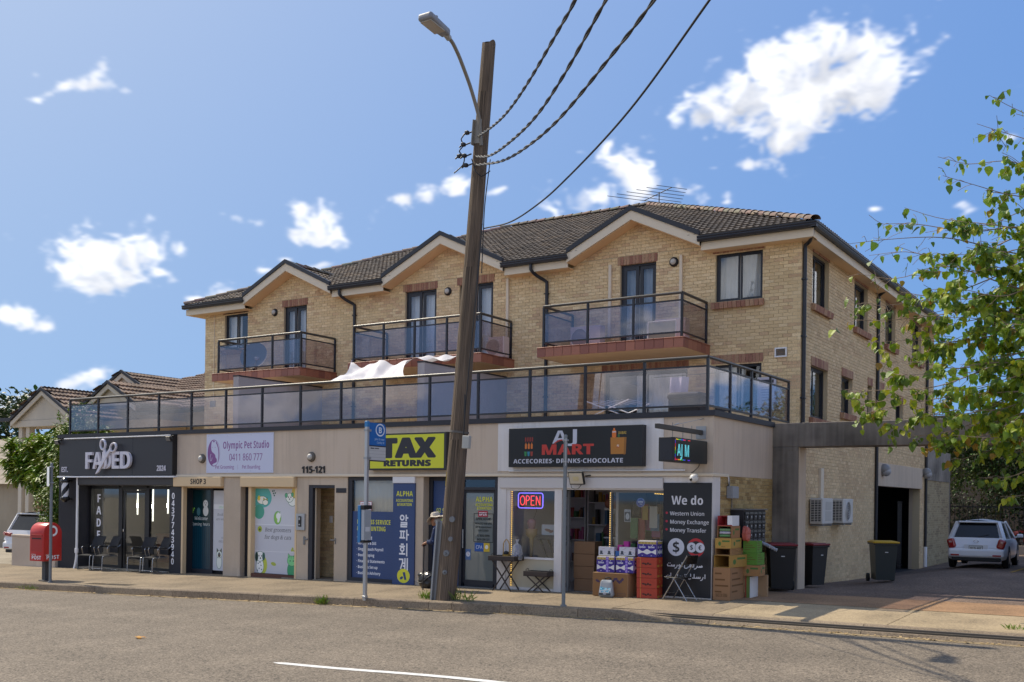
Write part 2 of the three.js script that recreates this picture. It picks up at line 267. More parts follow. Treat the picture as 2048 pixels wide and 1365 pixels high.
// painted lane mark
{
  const a = [-2.05, 9.04], b = [2.1, 8.82], n = 30, w = 0.13, pos = [];
  const P = (t, s) => { const x = lerp(a[0], b[0], t), z = lerp(a[1], b[1], t) + s * w * (t === 0 ? 0.15 : 1) * (0.94 + 0.12 * fbm3(t * 90, s * 9, 1, 2)); return [x, roadY(x) + 0.005, z]; };
  for (let i = 0; i < n; i++) { const s = i / n, e = (i + 1) / n; pos.push(...P(s, -0.5), ...P(s, 0.5), ...P(e, 0.5), ...P(s, -0.5), ...P(e, 0.5), ...P(e, -0.5)); }
  const g = new THREE.BufferGeometry(); g.setAttribute('position', new THREE.Float32BufferAttribute(pos, 3)); g.computeVertexNormals();
  struct('road_marking', g, mat([0.72, 0.71, 0.68], 0.8, { map: dataTex(256, 0.6, (u, v) => { const k = 0.9 + (fbmp(u, v, 12, 91, 4) - 0.5) * 0.5; return [k, k, k]; }) }));
}
// a concrete piece that follows the ground
function onGround(x0, x1, z0, z1, thick, lift = 0, nx = 3, nz = 3) {
  const g = new THREE.BoxGeometry(1, 1, 1, nx, 1, nz), p = g.attributes.position;
  for (let i = 0; i < p.count; i++) {
    const x = lerp(x0, x1, p.getX(i) + 0.5), a = typeof z0 === 'function' ? z0(x) : z0, b = typeof z1 === 'function' ? z1(x) : z1, z = lerp(a, b, p.getZ(i) + 0.5);
    p.setXYZ(i, x, groundY(x, z) + lift + (p.getY(i) - 0.5) * thick, z);
  }
  g.computeVertexNormals(); return g;
}
{
  const path = struct('footpath', onGround(-26, 14, -0.3, (x) => kerbZ(x) - 0.1, 0.3, -0.022, 60, 4), mat([0.12, 0.10, 0.08], 1));
  reseed(21);
  const tones = [0, 1, 2, 3].map((i) => { const k = 0.94 + i * 0.035; return mat([0.43 * k, 0.335 * k, 0.212 * k], 0.95, { map: pathMap, bumpMap: grit, bumpScale: 0.003 }); });
  const worn = [0, 1, 2, 3].map((i) => { const k = 0.92 + i * 0.04; return mat([0.285 * k, 0.222 * k, 0.148 * k], 0.95, { map: pathMap, bumpMap: grit, bumpScale: 0.004 }); });
  let x = -25.5;
  while (x < 12) { const w = x > 0.4 ? 2.75 : rr(1.75, 2.0); part(path, 'paving_slab', onGround(x + 0.007, x + w - 0.007, -0.28, (q) => kerbZ(q) - (q > -1 ? 0.30 : 0.16), 0.1, 0, 6, 5), (x > 0.3 ? tones : worn)[Math.floor(rnd() * 4)]); x += w; }
  // kerb stones: upright on the left, laid back across the drive
  const kerb = struct('kerb', onGround(-26, 14, (x) => kerbZ(x) - 0.12, (x) => kerbZ(x) - 0.06, 0.2, -0.05, 60, 1), mat([0.1, 0.085, 0.065], 1));
  x = -25.5; let k = 0;
  while (x < 12) {
    const w = x < -4.4 && x + 2.4 > -4.6 ? -4.58 - x : x < -1.6 && x > -4.7 && x + 1.6 > -1.6 ? -1.53 - x : x > -4.7 && x < -1.6 ? 1.02 : 2.4, x0 = x + 0.005, x1 = x + Math.max(0.5, w) - 0.005, n = 8;
    const sect = (q) => { const t = sstep(-1.4, 0.6, q), z = kerbZ(q), y = groundY(q, z - 0.15), r = roadY(q) - 0.03; return [[z - lerp(0.15, 0.30, t), y + 0.001 - 0.12], [z - lerp(0.15, 0.30, t), y + 0.002], [z - lerp(0.03, 0.20, t), y], [z - lerp(0.005, 0.04, t), lerp(y - 0.025, r + 0.075, t)], [z + lerp(0.02, 0.01, t), r]]; };
    const pos = []; for (let i = 0; i < n; i++) { const a = lerp(x0, x1, i / n), b = lerp(x0, x1, (i + 1) / n), A = sect(a), B = sect(b); for (let j = 0; j < 4; j++) { const p = [a, A[j][1], A[j][0]], q = [b, B[j][1], B[j][0]], r = [b, B[j + 1][1], B[j + 1][0]], s = [a, A[j + 1][1], A[j + 1][0]]; pos.push(...p, ...s, ...r, ...p, ...r, ...q); } }
    for (const e of [x0, x1]) { const E = sect(e); for (let j = 1; j < 4; j++) pos.push(e, E[0][1], E[0][0], e, E[j][1], E[j][0], e, E[j + 1][1], E[j + 1][0]); }
    const g = new THREE.BufferGeometry(); g.setAttribute('position', new THREE.Float32BufferAttribute(pos, 3)); g.computeVertexNormals();
    part(kerb, 'kerb_stone', g, k++ % 2 ? M.kerb : mat([0.265, 0.205, 0.145], 0.95, { map: pathMap, bumpMap: grit, bumpScale: 0.004 }));
    x += Math.max(0.5, w);
  }
  // driveway to the back: worn brown asphalt, a strip of brick-coloured concrete along the footpath
  struct('driveway', tint(grid(60, 90, (u, v) => { const x = lerp(-0.02, 16, u), z = lerp(-2.3, -45, v); return [x, groundY(x, z) + 0.004, z]; }), (x, y, z) => { const k = 0.9 + (fbm3(x * 1.1, 2, z * 1.1, 5) - 0.5) * 0.8; return [k, k * 0.97, k * 0.95]; }), mat([0.27, 0.195, 0.15], 0.95, { map: asphaltMap, bumpMap: grit, bumpScale: 0.006, vertexColors: true }));
  struct('driveway_apron', grid(30, 6, (u, v) => { const x = lerp(-0.02, 16, u), z = lerp(-0.27, -2.32, v); return [x, groundY(x, z) + 0.006, z]; }), mat([0.36, 0.215, 0.115], 0.95, { map: pathMap, bumpMap: grit, bumpScale: 0.004 }));
  const lines = []; for (let i = 0; i < 3; i++) lines.push(grid(1, 12, (u, v) => { const x = 3.55 + i * 2.5 + u * 0.09, z = lerp(-11.5, -17, v); return [x, groundY(x, z) + 0.012, z]; }));
  struct('parking_line', lines, mat([0.42, 0.26, 0.04], 0.9, { map: pathMap }));
  struct('side_yard', grid(12, 12, (u, v) => { const x = lerp(-60, -20.1, u), z = lerp(0, -40, v); return [x, groundY(x, 0) - 0.006, z]; }), M.concrete);
  struct('side_path', grid(12, 4, (u, v) => { const x = lerp(-75, -25.4, u), z = lerp(-0.1, kerbZ(-20) - 0.1, v); return [x, groundY(x, z), z]; }), M.concrete);
}

// ---------- the apartment building over the shops ----------
const B = thing('apartment_building', 'three-storey cream brick apartment building with dark tiled roof over a row of shops', 'building');
const D = -5.124;                         // upper front wall
const EAVE = 7.93, X0 = -19.9;            // wall top, left end
const gables = [[-15.82, 1.82], [-9.92, 2.05], [-4.1, 1.78]];
const onFront = (z) => (g) => g.translate(0, 0, z);
const P4 = [[0.78, 0.59, 0.34], [0.82, 0.63, 0.37], [0.74, 0.555, 0.315], [0.84, 0.655, 0.40], [0.68, 0.48, 0.29], [0.63, 0.43, 0.26]];
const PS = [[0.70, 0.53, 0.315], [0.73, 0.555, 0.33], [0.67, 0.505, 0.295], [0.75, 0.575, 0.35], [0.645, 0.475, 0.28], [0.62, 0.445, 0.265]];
const singleBrick = P4.map((c) => mat(c, 0.92, { map: faceMap, bumpMap: faceBump, bumpScale: 0.006 }));
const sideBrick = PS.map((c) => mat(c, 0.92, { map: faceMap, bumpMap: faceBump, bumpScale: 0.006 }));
const brickBox = ready(new THREE.BoxGeometry(1, 1, 1));
// running bond over [a0..a1] x [b0..b1] less the holes; place(a, b, w, h) -> Matrix4; the nearest to the street stay single bricks
function layBricks(wall, a0, a1, b0, b1, holes, place, near, singles, limitA, pal = P4, tone = () => 0) {
  const bw = 0.212, bh = 0.07, m = 0.0095, all = [];
  for (let r = 0, b = b0; b < b1 - 0.02; r++, b += bh + m) {
    const h = Math.min(bh, b1 - b), mid = b + h / 2, [l0, l1] = limitA ? limitA(mid) : [a0, a1];
    let free = [[Math.max(a0, l0), Math.min(a1, l1)]];
    for (const [p, q, s, t] of holes) if (mid > q && mid < t) free = free.flatMap(([x, y]) => (s <= x || p >= y ? [[x, y]] : [[x, p], [s, y]].filter(([c, d]) => d - c > 0.02)));
    const shift = (r % 2) * (bw + m) / 2 + rr(-0.006, 0.006);
    for (const [x, y] of free) for (let a = a0 - 1 + shift - Math.floor((a0 - 1 + shift - x) / (bw + m) + 1e-6) * (bw + m) - (bw + m); a < y; a += bw + m) {
      const s = Math.max(a, x + 0.002), e = Math.min(a + bw, y - 0.002);
      if (e - s > 0.02) all.push([(s + e) / 2, mid, e - s, h]);
    }
  }
  const build = all.map(([a, b, w, h]) => {
    const streak = fbm3(a * 0.9 + 31, b * 3.1, 5, 3) + tone(a, b), q = rnd(), c = streak > 0.63 && q < 0.6 ? (q < 0.38 ? 4 : 5) : q < 0.36 ? 0 : q < 0.6 ? 1 : q < 0.78 ? 2 : q < 0.93 ? 3 : 4;
    return { a, b, c, mtx: place(a, b, w, h, rr(-0.0022, 0.0022)), d: near(a, b) };
  }).sort((p, q) => p.d - q.d);
  const rest = [];
  build.forEach((k, i) => {
    if (i < singles) { const o = new THREE.Mesh(brickBox, (pal === PS ? sideBrick : singleBrick)[k.c]); o.name = 'brick'; o.castShadow = o.receiveShadow = true; k.mtx.decompose(o.position, o.quaternion, o.scale); wall.add(o); return; }
    const g = brickBox.clone().applyMatrix4(k.mtx), j = rr(0.94, 1.06), c = pal[k.c]; rest.push(tint(g, () => [c[0] * j, c[1] * j, c[2] * j]));
  });
  if (rest.length) part(wall, 'bricks', rest, M.brick).userData.kind = 'stuff';
}
const frontPlace = (z) => (a, b, w, h, o) => new THREE.Matrix4().compose(V(a, b, z + o - 0.006), new THREE.Quaternion(), V(w, h, 0.024));
const sidePlace = (x) => (a, b, w, h, o) => new THREE.Matrix4().compose(V(x + o - 0.006, b, -a), new THREE.Quaternion(), V(0.024, h, w));
// upper front wall with three gables
const frontHoles = [[-18.97, 6.55, -17.9, 7.70], [-16.3, 5.56, -15.32, 7.71], [-11.47, 5.56, -10.35, 7.71], [-9.56, 5.56, -8.43, 7.71], [-4.59, 5.56, -3.61, 7.71], [-2.06, 6.54, -0.91, 7.70], [-2.06, 3.95, -0.91, 5.08], [-5.0, 3.5, -2.75, 5.02], [-11.0, 3.5, -8.9, 5.02], [-17.3, 3.5, -15.6, 5.02]];
{
  const g = [[X0, 3.4]]; g.push([0, 3.4], [0, EAVE]);
  for (const [x, w] of [...gables].reverse()) g.push([x + w - 0.05, EAVE], [x, EAVE + 0.47 * w - 0.03], [x - w + 0.05, EAVE]);
  g.push([X0, EAVE]);
  const wall = part(B, 'front_wall', ext(g, 0.22, frontHoles).translate(0, 0, D - 0.222 - 0.006), M.mortar);
  reseed(31);
  layBricks(wall, X0 + 0.002, -0.002, 3.46, EAVE - 0.0, frontHoles, frontPlace(D), (a, b) => Math.abs(a + 1) + Math.abs(b - 6.4) * 1.3, 200);
  const gb = []; // the gable triangles above the eaves
  for (const [x, w] of gables) layBricks(wall, x - w, x + w, EAVE + 0.004, EAVE + 0.47 * w - 0.06, [], frontPlace(D), () => 9, 0, (b) => { const s = w - 0.02 - (b - EAVE) / 0.47; return [x - s, x + s]; });
  // soldier courses over the openings, laid-flat brick sills
  const soldier = [mat([0.40, 0.22, 0.145], 0.9, { map: faceMap, bumpMap: faceBump, bumpScale: 0.006 }), mat([0.36, 0.185, 0.125], 0.9, { map: faceMap }), mat([0.43, 0.265, 0.17], 0.9, { map: faceMap }), mat([0.31, 0.15, 0.105], 0.9, { map: faceMap })];
  const course = (x0, x1, y, z, side) => { const n = Math.round((x1 - x0) / 0.083); for (let i = 0; i < n; i++) { const a = lerp(x0, x1, (i + 0.5) / n), g = side ? bx(0.009, y + 0.1, -a, 0.03, 0.205, (x1 - x0) / n - 0.009) : bx(a, y + 0.1, z + 0.009 - 0.006, (x1 - x0) / n - 0.009, 0.205, 0.03); part(side ?? wall, 'lintel_brick', g, soldier[Math.floor(rnd() * 4)]); } };
  const sill = (x0, x1, y, z, side) => { const n = Math.round((x1 - x0) / 0.11); for (let i = 0; i < n; i++) { const a = lerp(x0, x1, (i + 0.5) / n), w = (x1 - x0) / n - 0.008, g = side ? rbx(0.035, y - 0.085, -a, 0.15, 0.15, w, 0.006, 0, 0, -0.15, 1) : rbx(a, y - 0.085, z + 0.035, w, 0.15, 0.15, 0.006, 0, 0.15, 0, 1); part(side ?? wall, 'sill_brick', g, soldier[Math.floor(rnd() * 4)]); } };
  for (const h of frontHoles) { if (h[3] > 6 || h[0] > -6) course(h[0] - 0.08, h[2] + 0.04, h[3] + 0.002, D); }
  course(-18.97, -17.9, 7.705, D); sill(-2.14, -0.86, 6.545, D); sill(-19.03, -17.86, 6.555, D);
  // side wall (facing the drive): upper part, and the lower part behind the beam
  const sideU = [[5.93, 6.47, 7.27, 7.69], [9.6, 6.47, 10.98, 7.69], [12.98, 6.47, 14.24, 7.69], [16.54, 6.47, 17.9, 7.69], [5.89, 3.82, 7.26, 5.04], [8.47, 4.13, 9.53, 5.07], [11.06, 3.7, 11.57, 5.09], [12.3, 3.7, 12.92, 5.09], [14.4, 3.7, 15.4, 4.93]];
  const su = part(B, 'side_wall', toSide(ext([[-D + 0.0, 3.4], [19.9, 3.4], [19.9, EAVE], [-D, EAVE]], 0.22, sideU).translate(0, 0, -0.228)), M.mortar);
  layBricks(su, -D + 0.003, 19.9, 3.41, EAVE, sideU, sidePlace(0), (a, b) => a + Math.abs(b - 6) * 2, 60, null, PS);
  for (const h of sideU) { course(h[0], h[2], h[3] + 0.002, 0, su); if (h[1] > 3.75) sill(h[0] - 0.1, h[2] + 0.08, h[1] + 0.003, 0, su); }
  const lowHoles = [[12.2, -0.6, 18.0, 2.33]];
  const sl = part(B, 'side_wall', toSide(ext([[3.3, -0.6], [18.9, -0.6], [18.9, 3.4], [3.3, 3.4]].map(([a, b]) => [a, b]), 0.22, [[12.2, -0.55, 18.0, 2.33]]).translate(0, 0, -0.228)), M.mortar);
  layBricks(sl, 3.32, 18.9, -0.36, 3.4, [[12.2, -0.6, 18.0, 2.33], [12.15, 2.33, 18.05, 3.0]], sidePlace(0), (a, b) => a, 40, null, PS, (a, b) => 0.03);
  // yellow brick beside the letter boxes
  const PY = [[0.46, 0.32, 0.135], [0.50, 0.35, 0.15], [0.40, 0.27, 0.11], [0.53, 0.385, 0.18], [0.33, 0.215, 0.085], [0.28, 0.18, 0.075]];
  const yl = part(B, 'side_wall', toSide(ext([[0.37, -0.2], [3.3, -0.2], [3.3, 2.31], [0.37, 2.31]], 0.2).translate(0, 0, -0.214)), M.mortar);
  layBricks(yl, 0.375, 3.3, -0.05, 2.305, [], sidePlace(-0.004), () => 1, 0, null, PY, (a, b) => (b < 0.8 ? 0.08 : 0));
  // dirty end wall past the garage: pale panel over grey-yellow brick
  const el = part(B, 'end_wall', toSide(ext([[18.9, -0.6], [23.1, -0.6], [23.1, 2.65], [18.9, 2.65]], 0.2).translate(0, 0, -0.214)), M.mortar);
  layBricks(el, 18.95, 23.1, -0.36, 2.64, [], sidePlace(-0.004), () => 1, 0, null, [[0.42, 0.35, 0.22], [0.44, 0.37, 0.235], [0.40, 0.33, 0.205], [0.45, 0.385, 0.25], [0.32, 0.265, 0.17], [0.28, 0.23, 0.15]], (a, b) => 0.06 * sstep(0.5, 2.2, b));
  part(B, 'end_panel', box(-0.2, 2.65, -23.1, 0.03, 3.72, -18.92), mat([0.40, 0.37, 0.33], 0.95, { map: grimeMap }));
  part(B, 'end_wall', box(-8, -0.6, -23.3, 0, 3.70, -23.105), M.darkConcrete);
  // hidden walls that close the building
  part(B, 'rear_wall', [box(X0, -0.6, -20.1, -0.01, EAVE, -19.9), box(X0, 3.46, -19.89, X0 + 0.2, EAVE, D - 0.232), box(-20.1, -0.6, -19.89, -19.95, 3.40, -0.05)], M.mortar);
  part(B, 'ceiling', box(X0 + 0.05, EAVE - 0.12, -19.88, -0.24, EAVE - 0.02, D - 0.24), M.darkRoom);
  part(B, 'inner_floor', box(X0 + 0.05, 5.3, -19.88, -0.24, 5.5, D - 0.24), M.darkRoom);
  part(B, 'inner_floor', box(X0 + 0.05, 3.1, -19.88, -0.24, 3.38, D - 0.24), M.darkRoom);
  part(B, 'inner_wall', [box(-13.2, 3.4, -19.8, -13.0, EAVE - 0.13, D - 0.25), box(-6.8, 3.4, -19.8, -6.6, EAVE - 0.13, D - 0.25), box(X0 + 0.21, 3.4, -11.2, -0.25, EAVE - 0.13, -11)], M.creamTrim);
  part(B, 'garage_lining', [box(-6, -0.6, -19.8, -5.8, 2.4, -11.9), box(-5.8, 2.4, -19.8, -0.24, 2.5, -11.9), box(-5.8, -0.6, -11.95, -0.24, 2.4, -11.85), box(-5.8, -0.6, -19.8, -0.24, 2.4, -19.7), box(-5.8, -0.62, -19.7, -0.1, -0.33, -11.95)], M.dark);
  part(B, 'garage_fascia', rb(-0.2, 2.33, -18.05, 0.07, 3.0, -12.15), M.beige2);
  part(B, 'garage_pier', box(-0.34, -0.4, -18.4, -0.232, 2.33, -18.0), M.beige2);
  const gate = group(B, 'garage_gate'); for (let i = 0; i < 9; i++) part(gate, 'gate_bar', cyl(V(-0.55, -0.3, -17.9 + i * 0.07), V(-0.55, 1.9, -17.9 + i * 0.07), 0.014, 0.014, 6), M.black);
  part(gate, 'gate_rail', [bx(-0.55, 1.9, -17.6, 0.04, 0.05, 0.7), bx(-0.55, -0.2, -17.6, 0.04, 0.05, 0.7)], M.black);
}
// windows and doors: built in (along, up, out), then set into a wall
function windowUnit(a0, b0, a1, b1, map, { name = 'window', cols = [0.5], pane = M.darkGlass, blind = M.curtain, blindPart = 1, blindFrom = 0, setback = 0.09, doors = false, kick = 0 } = {}) {
  const w = group(B, name), z = -setback, f = 0.05, ax = [a0, ...cols.map((c) => lerp(a0, a1, c)), a1];
  part(w, 'frame', [box(a0, b0, z - 0.05, a0 + f, b1, z + 0.02), box(a1 - f, b0, z - 0.05, a1, b1, z + 0.02), box(a0 + f, b1 - f, z - 0.05, a1 - f, b1, z + 0.02), box(a0 + f, b0, z - 0.05, a1 - f, b0 + f, z + 0.02)].map(map), M.navy);
  for (let i = 0; i < ax.length - 1; i++) {
    const l = ax[i] + (i ? 0.012 : f), r = ax[i + 1] - (i < ax.length - 2 ? 0.012 : f), s = doors ? 0.085 : 0.035, zo = z - 0.03 + (i % 2 ? 0 : 0.025), bot = b0 + f + (doors ? kick : 0);
    part(w, doors ? 'door_leaf' : 'sash', [box(l, b0 + f, zo - 0.018, l + s, b1 - f, zo + 0.018), box(r - s, b0 + f, zo - 0.018, r, b1 - f, zo + 0.018), box(l + s, b1 - f - s, zo - 0.018, r - s, b1 - f, zo + 0.018), box(l + s, b0 + f, zo - 0.018, r - s, bot + s, zo + 0.018)].map(map), M.navy);
    part(w, 'pane', map(box(l + s, bot + s, zo - 0.003, r - s, b1 - f - s, zo + 0.003)), pane);
    if (doors) part(w, 'handle', map(rbx(i ? l + 0.05 : r - 0.05, b0 + 1.0, zo + 0.03, 0.03, 0.14, 0.03, 0.01)), M.black);
  }
  if (blind) { // curtain with soft folds
    const c0 = lerp(a0, a1, blindFrom), c1 = lerp(a0, a1, blindPart), n = Math.max(8, Math.round((c1 - c0) / 0.03));
    part(w, 'curtain', map(grid(n, 1, (u, v) => [lerp(c0, c1, u), lerp(b1, b0 + 0.03, v), z - 0.16 + 0.018 * Math.sin(u * n * 1.3)])), blind);
  }
  return w;
}
const F = onFront(D), S = (g) => toSide(g);
windowUnit(-18.97, 6.55, -17.9, 7.70, F, { blindPart: 0.5 });
windowUnit(-16.3, 5.56, -15.32, 7.71, F, { name: 'french_door', doors: true });
windowUnit(-11.47, 5.56, -10.35, 7.71, F, { name: 'french_door', doors: true });
windowUnit(-9.56, 5.56, -8.43, 7.71, F, { name: 'french_door', doors: true });
windowUnit(-4.59, 5.56, -3.61, 7.71, F, { name: 'french_door', doors: true, blind: mat([0.42, 0.45, 0.48], 0.95) });
windowUnit(-2.06, 6.54, -0.91, 7.70, F, { blind: mat([0.60, 0.58, 0.56], 0.95) });
windowUnit(-2.06, 3.95, -0.91, 5.08, F, { blindPart: 0.55 });
windowUnit(-5.0, 3.5, -2.75, 5.02, F, { name: 'sliding_door', blindFrom: 0.35 });
windowUnit(-11.0, 3.5, -8.9, 5.02, F, { name: 'sliding_door' });
windowUnit(-17.3, 3.5, -15.6, 5.02, F, { name: 'sliding_door' });
for (const h of [[5.93, 6.47, 7.27, 7.69], [9.6, 6.47, 10.98, 7.69], [12.98, 6.47, 14.24, 7.69], [16.54, 6.47, 17.9, 7.69], [5.89, 3.82, 7.26, 5.04], [8.47, 4.13, 9.53, 5.07], [11.06, 3.7, 11.57, 5.09], [12.3, 3.7, 12.92, 5.09], [14.4, 3.7, 15.4, 4.93]]) windowUnit(...h, S, { blind: h[1] > 6 ? M.curtain : null, blindPart: 0.35, setback: 0.12, cols: h[2] - h[0] < 0.7 ? [] : [0.42] });

// ---------- roof ----------
const PITCH = 0.43, EX0 = -20.42, EX1 = 0.42, EZ = -4.70, EY = 8.06, RUN = 7.75;
const roofY = (run) => EY + PITCH * run;
{
  const A = V(EX0, EY, EZ), Bq = V(EX1, EY, EZ), C = V(EX1, EY, EZ - 2 * RUN), Dq = V(EX0, EY, EZ - 2 * RUN), R0 = V(EX0 + RUN, roofY(RUN), EZ - RUN), R1 = V(EX1 - RUN, roofY(RUN), EZ - RUN);
  const tri = (...v) => { const g = new THREE.BufferGeometry(); g.setAttribute('position', new THREE.Float32BufferAttribute(v.flatMap((p) => [p.x, p.y - 0.03, p.z]), 3)); g.computeVertexNormals(); return g; };
  const deck = mat([0.05, 0.042, 0.038], 0.95);
  const deckShape = [[EX0, 0]]; for (const [x, w] of gables) deckShape.push([x - w, 0], [x, 0.47 * w / PITCH], [x + w, 0]); deckShape.push([EX1, 0], [EX1 - RUN, RUN], [EX0 + RUN, RUN]);
  const front = new THREE.ShapeGeometry(new THREE.Shape(deckShape.map(([a, b]) => new THREE.Vector2(a, b)))).toNonIndexed(); { const p = front.attributes.position; for (let i = 0; i < p.count; i++) { const run = p.getY(i); p.setXYZ(i, p.getX(i), roofY(run) - 0.03, EZ - run); } front.computeVertexNormals(); }
  const planes = [front, tri(Bq, C, R1), tri(C, Dq, R0, C, R0, R1), tri(Dq, A, R0)];
  for (const [x, w] of gables) { const y = EY + 0.47 * w, zf = EZ + 0.02, zb = EZ - 0.47 * w / PITCH; for (const s of [-1, 1]) planes.push(tri(V(x, y, zf), V(x + s * w, EY, zf), V(x, y, zb))); }
  const roof = part(B, 'roof', planes, deck);
  // one concrete tile: a shallow double roll, its butt showing below
  function tileGeo(w, l) {
    const prof = [[0, 0.0], [0.08, 0.003], [0.17, 0.015], [0.25, 0.020], [0.33, 0.015], [0.42, 0.003], [0.5, 0.0], [0.58, 0.003], [0.67, 0.015], [0.75, 0.020], [0.83, 0.015], [0.92, 0.003], [1, 0.0]], pos = [];
    for (let i = 0; i < prof.length - 1; i++) {
      const [u, h] = prof[i], [v, k] = prof[i + 1], x = u * w, X = v * w, y = h + 0.048, Y = k + 0.048;
      pos.push(x, y, 0, X, Y, 0, X, k + 0.006, -l, x, y, 0, X, Y, 0.0 - l * 1 + l * 0, x, h + 0.006, -l);
      pos.splice(pos.length - 9, 9, x, y, 0, X, k + 0.006, -l, x, h + 0.006, -l);
      pos.push(x, y - 0.046, 0, X, Y - 0.046, 0, X, Y, 0, x, y - 0.046, 0, X, Y, 0, x, y, 0);
    }
    const g = new THREE.BufferGeometry(); g.setAttribute('position', new THREE.Float32BufferAttribute(pos, 3)); g.computeVertexNormals(); g.setAttribute('uv', new THREE.Float32BufferAttribute(new Float32Array(pos.length / 3 * 2), 2)); return g;
  }
  tileShape = tileGeo(0.30, 0.36);
  reseed(41);
  const tw = 0.32, tl = 0.32, tg = tileGeo(tw - 0.004, tl + 0.05), tones = [[1, 1, 1], [0.86, 0.86, 0.87], [1.15, 1.1, 1.03], [0.74, 0.75, 0.77], [1.3, 1.22, 1.1]];
  const tmats = tones.map((t) => { const m = M.tile.clone(); m.vertexColors = false; m.color = L(0.165 * t[0], 0.135 * t[1], 0.112 * t[2]); return m; });
  const list = [], cosP = Math.cos(Math.atan(PITCH));
  const lay = (origin, ux, up, n, cols, rows, ok, sortKey) => {
    const basis = new THREE.Matrix4().makeBasis(ux, n, up.clone().negate());
    for (let r = 0; r < rows; r++) for (let c = 0; c < cols; c++) {
      const p = origin.clone().addScaledVector(ux, (c + (r % 2) * 0.25 - 0.5) * tw).addScaledVector(up, r * tl), ctr = p.clone().addScaledVector(ux, tw / 2).addScaledVector(up, tl / 2);
      if (!ok(ctr)) continue;
      const m = basis.clone().multiply(new THREE.Matrix4().makeRotationZ(rr(-0.012, 0.012))); m.setPosition(p.x, p.y + rr(-0.003, 0.004), p.z);
      list.push({ m, t: rnd() < 0.45 ? 0 : Math.floor(rnd() * 5), d: sortKey(ctr) });
    }
  };
  const s = Math.sin(Math.atan(PITCH));
  const clearOfGables = (p, run) => gables.every(([x, w]) => PITCH * run > 0.47 * (w - Math.abs(p.x - x)) - 0.03);
  lay(V(EX0, EY, EZ), V(1, 0, 0), V(0, s, -cosP), V(0, cosP, s), 72, 29, (p) => { const run = EZ - p.z; return run < RUN - 0.05 && p.x > EX0 + run && p.x < EX1 - run && clearOfGables(p, run); }, (p) => p.distanceTo(camera.position));
  for (const [x, w] of gables) for (const sd of [1, -1]) { // the gables' own slopes
    const gs = Math.atan(0.47), up = V(-sd * Math.cos(gs), Math.sin(gs), 0), ux = V(0, 0, -sd), n = V(sd * Math.sin(gs), Math.cos(gs), 0);
    lay(V(x + sd * w, EY, sd > 0 ? EZ - 0.05 : EZ - 2.3), ux, up, n, 10, 8, (p) => { const k = w - Math.abs(p.x - x), run = EZ - p.z; return sd * (p.x - x) > 0.17 && k > 0.1 && k < w - 0.04 && run > 0.06 && PITCH * run < 0.47 * k + 0.03; }, (p) => p.distanceTo(camera.position) + (sd < 0 ? 50 : 0));
  }
  lay(V(EX1, EY, EZ), V(0, 0, -1), V(-cosP, s, 0), V(s, cosP, 0), 53, 28, (p) => { const run = EX1 - p.x, k = EZ - p.z; return run < RUN && k > run && k < 2 * RUN - run; }, () => 1e3);
  list.sort((p, q) => p.d - q.d);
  const rest = [];
  list.forEach((k, i) => {
    if (i < 300) { const o = new THREE.Mesh(tg, tmats[k.t]); o.name = 'roof_tile'; o.castShadow = o.receiveShadow = true; k.m.decompose(o.position, o.quaternion, o.scale); roof.add(o); return; }
    const c = tones[k.t]; rest.push(tint(tg.clone().applyMatrix4(k.m), () => c));
  });
  part(roof, 'roof_tiles', rest, M.tile).userData.kind = 'stuff';
  const capGeo = (a, b) => { const d = V().subVectors(b, a), g = new THREE.CylinderGeometry(0.115, 0.13, d.length() + 0.05, 9, 1, true, Math.PI / 2, Math.PI); g.scale(1, 1, 0.8); const y = d.clone().normalize(), x = V().crossVectors(V(0, 1, 0), y).normalize(), z = V().crossVectors(x, y); return g.applyMatrix4(new THREE.Matrix4().makeBasis(x, y, z).setPosition((a.x + b.x) / 2, (a.y + b.y) / 2, (a.z + b.z) / 2)); };
  const caps = (a, b) => { const n = Math.round(a.distanceTo(b) / 0.36); for (let i = 0; i < n; i++) { const p = a.clone().lerp(b, i / n), q = a.clone().lerp(b, (i + 1) / n); p.y += 0.035 + rr(-0.005, 0.005); q.y += 0.02; part(roof, 'ridge_cap', capGeo(p, q), mat([0.25 * rr(0.85, 1.2), 0.205 * rr(0.9, 1.1), 0.165], 0.9, { map: tileMap })); } };
  const pl = (p) => p.clone();
  caps(pl(Bq), R1); caps(pl(A), R0); caps(R1, R0);
  for (const [x, w] of gables) caps(V(x, EY + 0.47 * w + 0.0, EZ - 0.06), V(x, EY + 0.47 * w, EZ - 0.47 * w / PITCH));
  // valley flashings
  for (const [x, w] of gables) for (const sd of [-1, 1]) part(roof, 'valley_flashing', bar(V(x + sd * w, EY + 0.03, EZ - 0.02), V(x, EY + 0.47 * w + 0.04, EZ - 0.47 * w / PITCH), 0.05, 0.02), mat([0.45, 0.45, 0.43], 0.6));
  // gutters, fascia, soffit
  const seg = [[EX0 - 0.06, gables[0][0] - gables[0][1] + 0.02], [gables[0][0] + gables[0][1] - 0.02, gables[1][0] - gables[1][1] + 0.02], [gables[1][0] + gables[1][1] - 0.02, gables[2][0] - gables[2][1] + 0.02], [gables[2][0] + gables[2][1] - 0.02, EX1 + 0.05]];
  const gutterShape = [[0, 0], [0.10, 0], [0.125, 0.05], [0.115, 0.075], [0.13, 0.10], [0.13, 0.125], [0.115, 0.125], [0.10, 0.07], [0.0, 0.03], [-0.012, 0.12], [-0.02, 0.12]];
